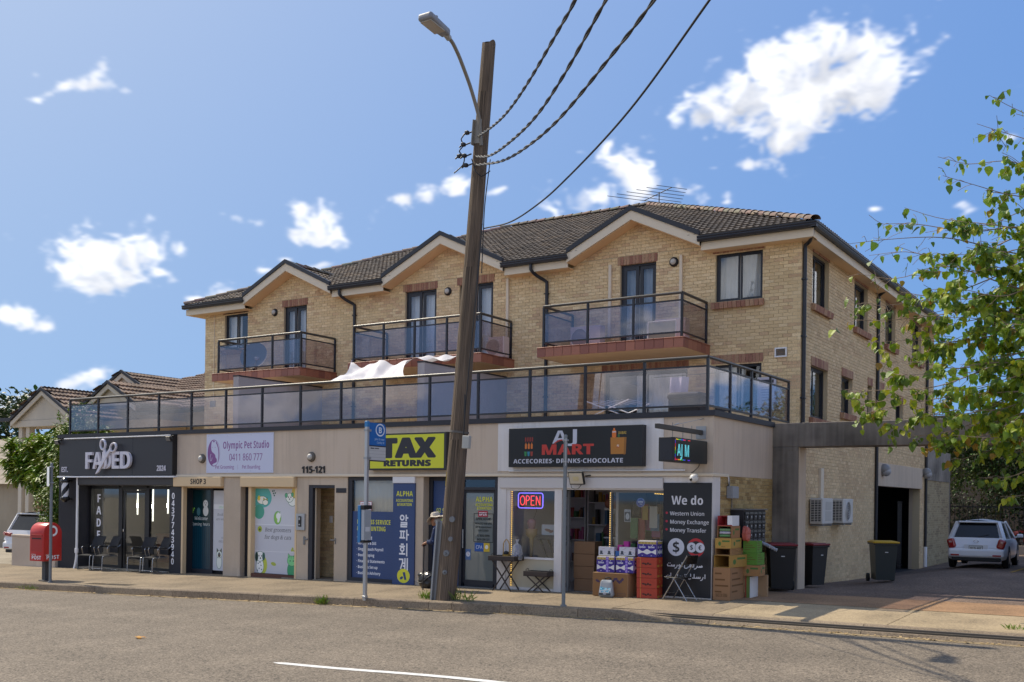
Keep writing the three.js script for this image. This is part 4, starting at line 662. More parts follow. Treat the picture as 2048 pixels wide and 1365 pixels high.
  const list = (x, items, lx, y0, dy, px) => items.forEach((s, i) => write(x, '· ' + s, px, lx, y0 + i * dy, '#e8eaf0', { align: 'left', sx: 0.86, bold: true }));
  part(aw, 'printed_panel', quad(1.27, 1.53, -8.225, 0.725, -0.05), printPanel(1000, 1205, (x) => { write(x, 'BUSINESS SERVICE', 112, 105, 190, yel, { align: 'left', sx: 0.80 }); write(x, '& ACCOUNTING', 112, 105, 310, yel, { align: 'left', sx: 0.80 }); list(x, ['Accounting', 'GST, BAS & IAS', 'Single Touch Payroll', 'Bookkeeping', 'Financial Statements', 'Business Set-up', 'Business Advisory'], 105, 468, 108, 72); }), true);
  part(aw, 'notice', quad(0.36, 0.2, -8.46, 1.62, -0.048), print(256, 142, (x, w, h) => { x.fillStyle = '#e8e6ea'; x.fillRect(0, 0, w, h); x.strokeStyle = '#b03048'; x.lineWidth = 8; x.strokeRect(4, 4, w - 8, h - 8); write(x, 'JP SERVICES', 50, 128, 48, '#a8283c', { sx: 0.68 }); x.fillStyle = '#8890b0'; x.fillRect(50, 90, 156, 14); }), true);
  part(B, 'shop_step', box(-8.98, -0.5, -0.3, -7.62, -0.12, 0.03), mat([0.2, 0.17, 0.14], 0.9));
  part(B, 'printed_board', [rb(-7.59, -0.16, -0.1, -6.972, 2.14, 0.03, 0.004)], mat([0.03, 0.06, 0.16], 0.5));
  part(B, 'printed_board_face', quad(0.615, 2.29, -7.281, 0.99, 0.033), printPanel(520, 1936, (x) => {
    write(x, 'ALPHA', 132, 275, 195, yel, { sx: 0.95 }); write(x, 'ACCOUNTING', 74, 275, 322, yel, { sx: 0.84 }); write(x, '&TAXATION', 74, 275, 398, yel, { sx: 0.84 });
    x.strokeStyle = '#e4e6ec'; x.lineCap = 'butt'; x.lineWidth = 30;
    const ln = (...p) => { x.beginPath(); for (let i = 0; i < p.length; i += 2) i ? x.lineTo(p[i], p[i + 1]) : x.moveTo(p[i], p[i + 1]); x.stroke(); }, el = (a, b, c, d) => { x.beginPath(); x.ellipse(a, b, c, d, 0, 0, 7); x.stroke(); };
    // four Korean syllables, stroke by stroke
    let y = 600; el(225, y + 48, 42, 42); ln(320, y - 10, 320, y + 112); ln(320, y + 50, 372, y + 50); ln(190, y + 142, 335, y + 142, 335, y + 178, 200, y + 178, 200, y + 216, 345, y + 216);
    y = 885; ln(170, y + 20, 300, y + 20); ln(205, y + 20, 205, y + 130); ln(262, y + 20, 262, y + 130); ln(165, y + 142, 305, y + 142); ln(340, y - 15, 340, y + 190); ln(340, y + 82, 392, y + 82);
    y = 1150; ln(200, y, 270, y); ln(168, y + 38, 302, y + 38); el(235, y + 92, 40, 36); ln(235, y + 130, 235, y + 180); ln(160, y + 180, 308, y + 180); ln(345, y - 20, 345, y + 225);
    y = 1425; ln(160, y + 10, 250, y + 10, 250, y + 60, 200, y + 190); ln(255, y + 80, 300, y + 80); ln(255, y + 135, 300, y + 135); ln(305, y - 15, 305, y + 215); ln(360, y - 20, 360, y + 225);
    x.fillStyle = yel; x.beginPath(); x.ellipse(270, 1745, 152, 135, 0, 0, 7); x.fill(); x.fillStyle = blue; x.beginPath(); x.moveTo(250, 1680); x.lineTo(310, 1670); x.lineTo(345, 1815); x.lineTo(295, 1820); x.closePath(); x.fill(); x.beginPath(); x.ellipse(225, 1785, 42, 26, -0.5, 0, 7); x.fill();
  }), true);
  part(B, 'board_lining', rb(-7.6, 2.142, -0.1, -6.972, 2.283, 0.05, 0.005), M.whiteGloss);
  const bw2 = group(B, 'shop_window'); part(bw2, 'frame', [box(-6.755, -0.3, -0.34, -6.66, 2.283, -0.2), box(-6.66, 2.2, -0.34, -5.78, 2.283, -0.2), box(-6.66, -0.3, -0.34, -5.78, -0.1, -0.2)], M.navySoft);
  part(bw2, 'printed_panel', quad(0.9, 2.3, -6.215, 1.05, -0.24), printPanel(620, 1584, (x) => { write(x, '02 9592 0590', 92, 60, 450, '#cbd060', { align: 'left', sx: 0.9 }); write(x, '0424 200 321', 92, 60, 575, '#cbd060', { align: 'left', sx: 0.9 }); write(x, 'TAX', 110, 60, 830, yel, { align: 'left', sx: 0.9 }); write(x, 'RETURNS', 110, 60, 935, yel, { align: 'left', sx: 0.9 }); list(x, ['Individual', 'Sole Trader', 'Company', 'Partnership', 'Trust', 'SMSF'], 40, 1075, 86, 76); }), true);
  const ad = group(B, 'shop_door'); part(ad, 'door_frame', [box(-5.78, -0.2, -0.16, -5.71, 2.283, 0.0), box(-4.86, -0.2, -0.16, -4.79, 2.283, 0.0), box(-5.71, 2.22, -0.16, -4.86, 2.283, 0.0), box(-5.71, 2.0, -0.16, -4.86, 2.06, 0.0)], M.navySoft);
  part(ad, 'transom_pane', box(-5.71, 2.06, -0.07, -4.86, 2.22, -0.06), M.darkGlass); part(ad, 'door_stile', [box(-5.71, 0.0, -0.11, -5.66, 2.0, -0.05), box(-4.92, 0.0, -0.11, -4.86, 2.0, -0.05), box(-5.66, 1.94, -0.11, -4.92, 2.0, -0.05), box(-5.66, -0.06, -0.11, -4.92, 0.07, -0.05)], M.navySoft);
  part(ad, 'door_pane', box(-5.66, 0.07, -0.085, -4.92, 1.94, -0.075), phys([0.20, 0.225, 0.215], 0.06, { clearcoat: 1, clearcoatRoughness: 0.02 })); part(ad, 'door_sill', box(-5.78, -0.25, -0.16, -4.79, -0.07, 0.03), M.dullSteel); part(ad, 'handle', cyl(V(-5.69, 0.75, -0.02), V(-5.69, 1.15, -0.02), 0.014, 0.014, 8), M.steel);
  part(ad, 'door_lettering', quad(0.74, 1.87, -5.29, 1.005, -0.07), print(600, 1516, (x) => {
    write(x, 'ALPHA', 118, 390, 110, yel, { sx: 0.95 }); write(x, 'ACCOUNTING', 62, 390, 205, yel, { sx: 0.88 }); write(x, '&TAXATION', 62, 390, 265, yel, { sx: 0.88 }); x.fillStyle = '#b03444'; x.fillRect(265, 310, 200, 105); write(x, 'OPEN', 80, 365, 365, '#f2f2f2', { sx: 0.75 });
    x.strokeStyle = '#15181c'; x.lineWidth = 10; x.strokeRect(180, 360, 400, 490); write(x, 'OPEN HOURS', 58, 380, 452, '#15181c', { sx: 0.9 }); write(x, 'MON-FRI 9AM-6PM', 48, 380, 530, '#15181c', { sx: 0.8 }); write(x, 'SAT By appointment', 44, 380, 590, '#15181c', { sx: 0.8 }); write(x, 'SUN CLOSED', 46, 380, 650, '#15181c', { sx: 0.8 }); write(x, '02 9592 0590', 52, 380, 740, '#15181c', { sx: 0.85 }); write(x, '0424 200 321', 52, 380, 805, '#15181c', { sx: 0.85 });
    x.fillStyle = '#2b5ba8'; x.fillRect(200, 865, 190, 150); x.fillStyle = '#d8b93a'; x.fillRect(390, 865, 125, 150); write(x, 'CPA', 82, 295, 942, '#dfe6f4', { bold: false, sx: 0.95 }); x.fillStyle = '#f3efe0'; x.beginPath(); x.arc(452, 935, 34, 0, 7); x.fill(); write(x, '★', 40, 452, 938, '#35508a');
    x.fillStyle = '#5a78a8'; x.fillRect(8, 980, 110, 190); x.fillStyle = '#dfe3ea'; x.beginPath(); x.arc(63, 1070, 44, 0, 7); x.fill(); x.strokeStyle = '#b03444'; x.lineWidth = 6; x.beginPath(); x.moveTo(63, 1070); x.lineTo(63, 1035); x.moveTo(63, 1070); x.lineTo(88, 1085); x.stroke();
  }, 0.5, { transparent: true }), true);
  room(-8.9, -4.84, -0.12, -0.2, mat([0.30, 0.30, 0.29], 0.85), mat([0.2, 0.2, 0.2], 0.5));
  // corner shop front, white
  part(B, 'fascia_panel', box(-4.79, 2.40, 0.003, -1.0, 3.405, 0.014), M.white);
  part(B, 'shop_header', box(-4.79, 2.02, -0.3, -0.98, 2.283, -0.002), M.white); part(B, 'roller_shutter_cover', rb(-4.72, 2.04, -0.001, -0.99, 2.26, 0.035, 0.03), mat([0.62, 0.59, 0.58], 0.6));
  part(B, 'shop_pier', box(-4.788, -0.3, -0.3, -4.58, 2.02, 0), M.white); part(B, 'shop_pier', box(-0.98, -0.3, -0.37, 0, 2.283, 0.0), M.white);
  const mw = group(B, 'shop_window'); part(mw, 'frame', [box(-4.58, -0.2, -0.12, -4.49, 2.02, -0.02), box(-3.40, -0.2, -0.12, -3.23, 2.02, -0.0), box(-4.49, 1.99, -0.12, -3.40, 2.02, -0.02), box(-4.49, -0.2, -0.12, -3.40, -0.01, -0.02), box(-4.49, 0.575, -0.12, -3.40, 0.62, -0.05)], M.white);
  part(mw, 'pane', box(-4.49, 0.62, -0.075, -3.40, 1.99, -0.07), M.glass); part(mw, 'kick_panel', box(-4.49, -0.01, -0.085, -3.40, 0.575, -0.075), mat([0.55, 0.49, 0.36], 0.5));
  const mw2 = group(B, 'shop_window'); part(mw2, 'frame', [box(-2.19, -0.1, -0.16, -2.14, 2.0, -0.09), box(-2.14, 1.97, -0.16, -0.98, 2.02, -0.09), box(-2.14, -0.1, -0.16, -0.98, 0.0, -0.09)], M.dullSteel); part(mw2, 'pane', box(-2.14, 0.0, -0.125, -0.98, 1.97, -0.12), M.glass);
  const sl = group(B, 'sliding_door'); part(sl, 'frame', [box(-3.22, -0.07, -0.26, -3.17, 2.0, -0.2)], M.dullSteel);
  part(B, 'door_sill', box(-4.5, -0.3, -0.3, -0.98, -0.055, 0.02), M.galv);
  room(-4.75, -0.33, -0.06, -0.3, mat([0.60, 0.59, 0.58], 0.8), mat([0.42, 0.41, 0.40], 0.35));
  // portal of the driveway: stained concrete column and beam
  const po = thing('concrete_portal', 'stained dark concrete column and beam spanning the driveway entrance', 'portal');
  part(po, 'column', [rb(0.005, -0.4, -3.85, 0.55, 2.985, -3.3, 0.012)], M.darkConcrete); part(po, 'beam', rb(-0.24, 2.985, -3.85, 9.6, 3.49, -3.3, 0.015), M.darkConcrete); part(po, 'column', rb(9.05, -0.4, -3.85, 9.6, 2.985, -3.3, 0.012), M.darkConcrete);
  part(po, 'column_facing', rb(0.551, -0.35, -3.82, 0.562, 2.98, -3.34, 0.004), M.beige2);
}

// ---------- signs on the shops ----------
const fit = (s, w, h, d, x, y, z) => { const g = new TextGeometry(s, { font: globalFont, size: 1, depth: d, curveSegments: 5 }); g.computeBoundingBox(); const b = g.boundingBox; return g.translate(-b.min.x, -b.min.y, 0).scale(w / (b.max.x - b.min.x), h / (b.max.y - b.min.y), 1).translate(x, y, z); };
{
  const s = thing('shop_sign', 'long black fascia sign with raised white letters and scissors above the barber shop', 'sign');
  part(s, 'sign_panel', [rb(-19.88, 2.33, 0.004, -18.2, 3.36, 0.14, 0.004), rb(-18.195, 2.33, 0.004, -16.6, 3.36, 0.14, 0.004), rb(-16.595, 2.33, 0.004, -14.98, 3.36, 0.14, 0.004)], mat([0.022, 0.023, 0.030], 0.45)).userData.kind = 'stuff';
  const wl = mat([0.66, 0.64, 0.70], 0.4), side = 'FADED'.split(''), xs = [-18.55, -18.22, -17.80, -17.37, -17.02], ws = [0.30, 0.40, 0.40, 0.31, 0.44];
  side.forEach((c, i) => part(s, 'letter', fit(c, ws[i], 0.465, 0.07, xs[i], 2.51, 0.16), wl));
  const sc = group(s, 'scissors'), ring = (x, y, a, b, r) => { const g = new THREE.TorusGeometry(1, 0.24, 8, 22); g.scale(a, b, 0.16); return at(g, x, y, 0.25, 0, 0, r); };
  part(sc, 'scissor_handle', ring(-17.73, 3.17, 0.105, 0.135, 0.15), wl); part(sc, 'scissor_handle', ring(-17.28, 3.09, 0.13, 0.105, 0.6), wl);
  part(sc, 'scissor_blade', ext([[-17.36, 3.02], [-17.42, 3.06], [-17.72, 2.78], [-18.02, 2.36], [-17.88, 2.42], [-17.6, 2.74]], 0.05).translate(0, 0, 0.235), wl);
  part(sc, 'scissor_blade', ext([[-17.71, 3.05], [-17.63, 3.05], [-17.56, 2.9], [-17.55, 2.62], [-17.62, 2.52], [-17.68, 2.86]], 0.04).translate(0, 0, 0.232), wl);
  for (const [t, x, w, y] of [['EST.', -19.76, 0.29, 2.425], ['2024', -15.58, 0.36, 2.44]]) part(s, 'lettering', fit(t, w, 0.15, 0.012, x, y, 0.141), wl);
  part(s, 'edge_strip', rb(-19.95, 2.268, 0.0, -14.87, 2.312, 0.17, 0.006), M.whiteGloss);
  part(s, 'light_tube', rb(-19.6, 3.36, 0.16, -15.0, 3.39, 0.20, 0.01), M.whiteGloss);
  part(s, 'frame_edge', box(-14.978, 2.33, 0.004, -14.955, 3.38, 0.15), M.black);
  for (const [x, l] of [[-19.86, 'left'], [-15.02, 'right']]) { const f = thing('flood_light', 'small black flood light on the ' + l + ' end of the black fascia sign', 'light', [x, 3.28, 0.2]); part(f, 'housing', rbx(0, 0, 0.03, 0.19, 0.13, 0.05, 0.01, 0, 0.5), M.black); part(f, 'lens', bx(0, -0.012, 0.052, 0.15, 0.09, 0.012, 0, 0.5), M.dullSteel); part(f, 'bracket', [cyl(V(0.05, 0.05, 0), V(0.1, 0.1, -0.05), 0.012), rbx(-0.02, 0.07, -0.05, 0.22, 0.03, 0.03, 0.006)], M.black); }
  const dp = tag(mesh('drain_pipe', [rb(-19.215, 0.2, 0.0, -19.155, 2.27, 0.05, 0.01), rb(-19.235, 0.12, 0.0, -19.135, 0.26, 0.065, 0.01), tube([V(-19.185, 0.2, 0.03), V(-19.19, 0, 0.03), V(-19.2, -0.18, 0.05), V(-19.21, -0.33, 0.08)], 0.032, 12, 8)], M.whiteGloss), 'white drain pipe down the black stucco wall by the barber pole', 'pipe');
  // barber pole
  const bp = thing('barber_pole', 'black and white striped barber pole on the dark stucco wall', 'barber pole', [-19.5, 1.56, 0.2]);
  const cap = lathe([[0.001, 0], [0.05, 0.01], [0.085, 0.05], [0.125, 0.07], [0.13, 0.13], [0.115, 0.15], [0.10, 0.16]], 20);
  part(bp, 'pole_cap', cap.clone(), M.blackGloss); part(bp, 'pole_cap', cap.clone().rotateX(Math.PI).translate(0, 0.72, 0), M.blackGloss);
  part(bp, 'striped_cylinder', new THREE.CylinderGeometry(0.097, 0.097, 0.42, 22, 1, true).translate(0, 0.36, 0), print(256, 180, (x, w, h) => { x.fillStyle = '#17171a'; x.fillRect(0, 0, w, h); x.fillStyle = '#d9dade'; for (let i = -2; i < 5; i++) { x.beginPath(); x.moveTo(i * 128, h); x.lineTo(i * 128 + 64, h); x.lineTo(i * 128 + 64 + 150, 0); x.lineTo(i * 128 + 150, 0); x.fill(); } }, 0.25), true);
  part(bp, 'bracket', [rbx(0.0, 0.1, -0.13, 0.05, 0.05, 0.14, 0.008), rbx(0.0, 0.62, -0.13, 0.05, 0.05, 0.14, 0.008)], M.black);
}
{
  const s = thing('shop_sign', 'pale lilac flat sign with purple lettering and a cat and dog roundel', 'sign');
  part(s, 'sign_board', rb(-13.8, 2.385, 0.003, -11.385, 3.38, 0.018, 0.003), M.whiteGloss);
  part(s, 'printed_face', quad(2.405, 0.985, -12.592, 2.882, 0.0205), print(1230, 504, (x, w, h) => {
    x.fillStyle = '#c9cde2'; x.fillRect(0, 0, w, h); const p = '#85518e';
    x.fillStyle = p; x.beginPath(); x.ellipse(140, 245, 118, 175, 0, 0, 7); x.fill(); x.fillStyle = '#c9cde2'; x.beginPath(); x.ellipse(146, 245, 108, 166, 0, 0, 7); x.fill();
    x.fillStyle = p; x.beginPath(); x.moveTo(85, 100); x.bezierCurveTo(0, 170, 0, 330, 110, 405); x.bezierCurveTo(130, 370, 210, 380, 200, 345); x.bezierCurveTo(205, 320, 185, 315, 175, 300); x.bezierCurveTo(170, 250, 130, 250, 105, 225); x.bezierCurveTo(85, 200, 85, 140, 100, 100); x.fill();
    x.beginPath(); x.moveTo(118, 85); x.lineTo(140, 110); x.lineTo(165, 85); x.closePath(); x.fill(); x.beginPath(); x.moveTo(185, 95); x.bezierCurveTo(250, 160, 265, 300, 215, 370); x.bezierCurveTo(240, 290, 240, 180, 175, 110); x.fill();
    x.strokeStyle = '#c9cde2'; x.lineWidth = 7; x.beginPath(); x.ellipse(92, 300, 18, 48, 0.15, 0, 4.2); x.stroke(); x.strokeStyle = p; x.lineWidth = 4; for (const a of [112, 165]) { x.beginPath(); x.moveTo(a - 9, 172); x.lineTo(a + 9, 172); x.stroke(); }
    write(x, 'Olympic Pet Studio', 126, 735, 148, p, { sx: 0.735 }); write(x, '0411 860 777', 122, 735, 305, p, { sx: 0.83, bold: false }); write(x, '0411 860 777', 122, 737, 305, p, { sx: 0.83, bold: false }); for (const o of [0, 2]) { write(x, 'Pet Grooming', 64, 345 + o, 430, p, { sx: 0.90, bold: false }); write(x, 'Pet Boarding', 64, 835 + o, 430, p, { sx: 0.90, bold: false }); } x.fillStyle = p; x.fillRect(592, 400, 3, 60);
    x.fillStyle = '#8a8ea2'; for (const a of [30, 400, 830, 1200]) for (const b of [22, 482]) { x.beginPath(); x.arc(a, b, 4, 0, 7); x.fill(); }
  }, 0.45), true);
}
{
  const s = thing('shop_sign', 'yellow light box sign with heavy dark lettering behind the bus stop', 'sign');
  part(s, 'sign_box', rb(-8.22, 2.43, 0.003, -6.04, 3.255, 0.15, 0.006), mat([0.025, 0.025, 0.028], 0.5));
  part(s, 'printed_face', quad(2.08, 0.745, -7.14, 2.842, 0.1515), print(1200, 430, (x, w, h) => {
    x.fillStyle = '#d3d52c'; x.fillRect(0, 0, w, h); const k = '#25262e'; x.lineJoin = 'round';
    const W2 = (s, px, cx, cy, sx, lw) => { x.save(); x.translate(cx, cy); x.scale(sx, 1); x.font = font(px); x.textAlign = 'center'; x.textBaseline = 'middle'; x.fillStyle = x.strokeStyle = k; x.lineWidth = lw; x.fillText(s, 0, 0); x.strokeText(s, 0, 0); x.restore(); };
    W2('TAX', 318, 615, 172, 1.50, 34); W2('RETURNS', 98, 610, 366, 1.80, 11);
  }, 0.4), true);
}
{
  const s = thing('shop_sign', 'black light box sign with white and red lettering, bottles and paper bag printed on it', 'sign');
  part(s, 'sign_box', rb(-4.42, 2.475, 0.016, -1.36, 3.275, 0.17, 0.006), mat([0.014, 0.014, 0.017], 0.45));
  part(s, 'printed_face', quad(3.0, 0.765, -2.89, 2.875, 0.1715), print(1800, 459, (x, w, h) => {
    x.fillStyle = '#0f1116'; x.fillRect(0, 0, w, h);
    for (let i = 0; i < 4; i++) { x.fillStyle = '#8f2c22'; x.fillRect(222 + i * 32, 105, 20, 52); x.fillStyle = '#50221c'; x.fillRect(226 + i * 32, 98, 12, 10); }
    for (let i = 0; i < 3; i++) { x.fillStyle = '#d9772c'; x.beginPath(); x.roundRect(222 + i * 42, 185, 28, 62, 9); x.fill(); x.fillRect(231 + i * 42, 170, 10, 18); }
    ['#2f8a4a', '#2c86a0', '#9a3a2c'].forEach((c, i) => { x.fillStyle = c; x.beginPath(); x.moveTo(212 + i * 44, 280); x.lineTo(250 + i * 44, 280); x.lineTo(244 + i * 44, 335); x.lineTo(220 + i * 44, 335); x.fill(); }); x.strokeStyle = '#1d2027'; x.lineWidth = 3; x.strokeRect(180, 60, 190, 295);
    write(x, 'A', 215, 720, 112, '#c3c6d4', { sx: 1.55 }); write(x, 'J', 215, 925, 100, '#c3c6d4', { sx: 1.75 }); x.strokeStyle = '#b13126'; x.lineWidth = 16; x.beginPath(); x.moveTo(640, 190); x.quadraticCurveTo(730, 120, 810, 168); x.stroke();
    x.lineJoin = 'round'; x.save(); x.translate(815, 262); x.scale(1.62, 1); x.font = font(166); x.textAlign = 'center'; x.textBaseline = 'middle'; x.fillStyle = x.strokeStyle = '#c0392f'; x.lineWidth = 6; x.fillText('MART', 0, 0); x.strokeText('MART', 0, 0); x.restore();
    write(x, 'ACCECORIES· DRINKS·CHOCOLATE', 74, 815, 398, '#c9cbd8', { sx: 1.26 });
    x.fillStyle = '#b5772c'; x.beginPath(); x.moveTo(1402, 130); x.lineTo(1610, 130); x.lineTo(1602, 325); x.lineTo(1408, 325); x.fill(); x.fillStyle = '#94601f'; x.beginPath(); x.moveTo(1580, 130); x.lineTo(1610, 130); x.lineTo(1602, 325); x.lineTo(1575, 335); x.fill();
    x.fillStyle = '#e0762a'; x.beginPath(); x.roundRect(1422, 45, 54, 88, 18); x.fill(); x.fillRect(1438, 22, 22, 30); x.fillStyle = '#c8c8d0'; x.fillRect(1424, 60, 50, 12); x.fillStyle = '#2f6b3a'; x.fillRect(1498, 95, 22, 38); write(x, 'DUBAI', 42, 1555, 78, '#c9a53a', { sx: 0.8 }); write(x, '❖', 26, 1556, 45, '#c9a53a'); write(x, 'AJ', 30, 1500, 225, '#e9e2da'); x.fillStyle = '#b13126'; x.fillRect(1480, 240, 38, 7);
  }, 0.4), true);
}
{
  const s = thing('led_sign', 'projecting black LED display box hung from a steel arm at the shop corner', 'sign');
  part(s, 'display_box', rb(-0.39, 2.51, 0.06, -0.09, 2.93, 1.55, 0.008), mat([0.02, 0.02, 0.022], 0.5));
  part(s, 'display_end', [box(-0.36, 2.535, 1.551, -0.12, 2.905, 1.558), box(-0.30, 2.66, 1.559, -0.22, 2.71, 1.563), box(-0.30, 2.575, 1.559, -0.25, 2.605, 1.563)], M.navySoft).userData.kind = 'stuff';
  const scr = (x, w, h) => { x.fillStyle = '#050505'; x.fillRect(0, 0, w, h); const cols = ['#6a30ff', '#ff2030', '#ffd020', '#30d040', '#3060ff', '#ff3080']; x.lineWidth = 10; const seg = (a, b, c, d, i) => { x.strokeStyle = cols[i % 6]; x.beginPath(); x.moveTo(a, b); x.lineTo(c, d); x.stroke(); };
    for (let i = 0; i < 6; i++) { seg(8, 20 + i * 40, 8, 60 + i * 40, i); if (i !== 4) { seg(20 + i * 65, 12, 85 + i * 65, 12, i + 2); seg(20 + i * 65, h - 12, 85 + i * 65, h - 12, i + 1); } }
    write(x, 'AJ M', 190, 225, h / 2 + 8, '#6fe3f5', { sx: 0.82 }); x.fillStyle = '#050505'; for (let i = 0; i < h; i += 9) x.fillRect(0, i, w, 2); for (let i = 0; i < w; i += 9) x.fillRect(i, 0, 2, h); };
  const m = print(900, 256, scr, 0.4); m.emissive = L(1, 1, 1); m.emissiveMap = m.map; m.emissiveIntensity = 0.9; m.color = L(0.25, 0.25, 0.25);
  part(s, 'display_screen', quad(1.44, 0.39, -0.0875, 2.72, 0.805, Math.PI / 2), m, true);
  part(s, 'support_arm', rb(-0.28, 3.06, 0.0, -0.20, 3.14, 1.95, 0.004), mat([0.05, 0.045, 0.04], 0.6)); part(s, 'wall_plate', rb(-0.34, 2.98, 0.0, -0.14, 3.22, 0.02, 0.004), M.galv);
  for (const z of [0.45, 0.85, 1.3]) part(s, 'hanging_rod', cyl(V(-0.24, 2.92, z), V(-0.24, 3.2, z), 0.006, 0.006, 6), M.dullSteel);
  part(s, 'stay_cable', [cyl(V(-0.24, 3.15, 1.3), V(-0.2, 3.36, 0.02), 0.005, 0.005, 5), cyl(V(-0.24, 3.17, 1.2), V(-0.235, 3.2, 1.05), 0.012, 0.012, 6), cyl(V(-0.205, 3.33, 0.16), V(-0.2, 3.36, 0.02), 0.012, 0.012, 6)], M.steel);
  part(s, 'power_cable', tube([V(-0.15, 2.52, 0.3), V(-0.2, 2.46, 0.2), V(-0.35, 2.38, 0.06), V(-0.45, 2.33, 0.03)], 0.008, 12, 5), M.black);
}
{
  const s = thing('money_transfer_sign', 'tall black board listing money services with dollar and euro symbols', 'sign');
  part(s, 'sign_board', rb(-0.985, 0.02, 0.003, -0.012, 2.165, 0.022, 0.003), mat([0.016, 0.017, 0.022], 0.5));
  part(s, 'printed_face', quad(0.965, 2.135, -0.4985, 1.0925, 0.0235), print(840, 1860, (x, w, h) => {
    x.fillStyle = '#14161d'; x.fillRect(0, 0, w, h); const c = '#d3d3da';
    write(x, 'We do', 200, 425, 285, c, { sx: 0.95 });
    [['Western Union', 502], ['Money Exchange', 640], ['Money Transfer', 775]].forEach(([s, y]) => { write(x, s, 88, 118, y, c, { align: 'left', bold: false, sx: 1.03 }); write(x, s, 88, 120, y, c, { align: 'left', bold: false, sx: 1.03 }); x.fillStyle = '#b5233a'; x.beginPath(); x.arc(62, y - 8, 20, 0, 7); x.fill(); });
    x.fillStyle = '#c9cbd6'; x.beginPath(); x.ellipse(235, 1055, 146, 146, 0, 0, 7); x.fill(); write(x, '$', 250, 235, 1060, '#14161d');
    x.strokeStyle = '#b5222c'; x.lineWidth = 44; x.beginPath(); x.arc(585, 1052, 128, Math.PI * 1.08, Math.PI * 1.92); x.stroke(); x.beginPath(); x.arc(585, 1052, 128, Math.PI * 0.08, Math.PI * 0.92); x.stroke();
    x.fillStyle = '#c9cbd6'; for (const a of [510, 655]) { x.beginPath(); x.arc(a, 1052, 84, 0, 7); x.fill(); x.strokeStyle = '#14161d'; x.lineWidth = 6; x.stroke(); } write(x, '$', 110, 508, 1054, '#14161d'); write(x, '€', 110, 655, 1054, '#14161d');
    // two lines of Persian script, drawn as pen strokes from right to left
    const pen = (pts, lw = 15) => { x.strokeStyle = c; x.lineWidth = lw; x.lineJoin = x.lineCap = 'round'; x.beginPath(); pts.forEach((p, i) => (i ? (p.length > 2 ? x.quadraticCurveTo(...p) : x.lineTo(...p)) : x.moveTo(...p))); x.stroke(); }, dot = (...p) => { x.fillStyle = c; for (const [a, b] of p) { x.beginPath(); x.arc(a, b, 8, 0, 7); x.fill(); } };
    let b = 1370; pen([[640, b], [652, b - 26, 668, b - 2], [690, b - 40, 700, b - 8], [694, b + 2, 640, b], [618, b], [612, b - 18]]); pen([[612, b - 16], [600, b + 30, 560, b + 32]]); pen([[552, b - 62], [552, b]]); pen([[552, b], [490, b], [482, b - 24], [505, b - 44, 516, b - 18], [500, b - 4, 482, b]]); pen([[482, b], [452, b + 4], [448, b + 30, 400, b + 26], [380, b + 10, 392, b - 14]]); dot([504, b - 58]);
    pen([[345, b - 62], [345, b]]); pen([[318, b - 14], [300, b - 40, 288, b - 10], [296, b + 8, 318, b - 8], [312, b + 30, 280, b + 34]]); pen([[262, b - 18], [252, b + 30, 222, b + 32]]); pen([[214, b - 20], [214, b], [190, b], [188, b - 18], [186, b], [162, b], [160, b - 22], [158, b], [96, b], [84, b - 6, 88, b - 26]]); dot([112, b - 48], [136, b - 48]);
    b = 1550; pen([[748, b - 62], [748, b]]); pen([[716, b - 18], [706, b + 30, 674, b + 32]]); pen([[664, b - 20], [664, b], [640, b], [638, b - 18], [636, b], [612, b], [610, b - 20], [608, b], [560, b]]); pen([[560, b - 62], [560, b], [530, b]]); pen([[500, b - 62], [500, b + 12], [470, b + 34, 452, b + 4]]);
    pen([[400, b - 22], [400, b], [350, b], [350, b - 20], [350, b], [310, b], [302, b - 26, 324, b - 18]]); dot([400, b - 50], [424, b - 50], [350, b + 26], [372, b + 26]); pen([[268, b - 62], [268, b]]); pen([[240, b - 22], [240, b], [212, b - 16], [204, b + 30, 176, b + 32]]); dot([232, b + 26], [252, b + 26]); pen([[150, b - 62], [150, b]]); pen([[122, b - 20], [126, b + 32, 84, b + 26], [66, b + 16, 72, b - 14]]); dot([96, b - 26]);
  }, 0.4), true);
}
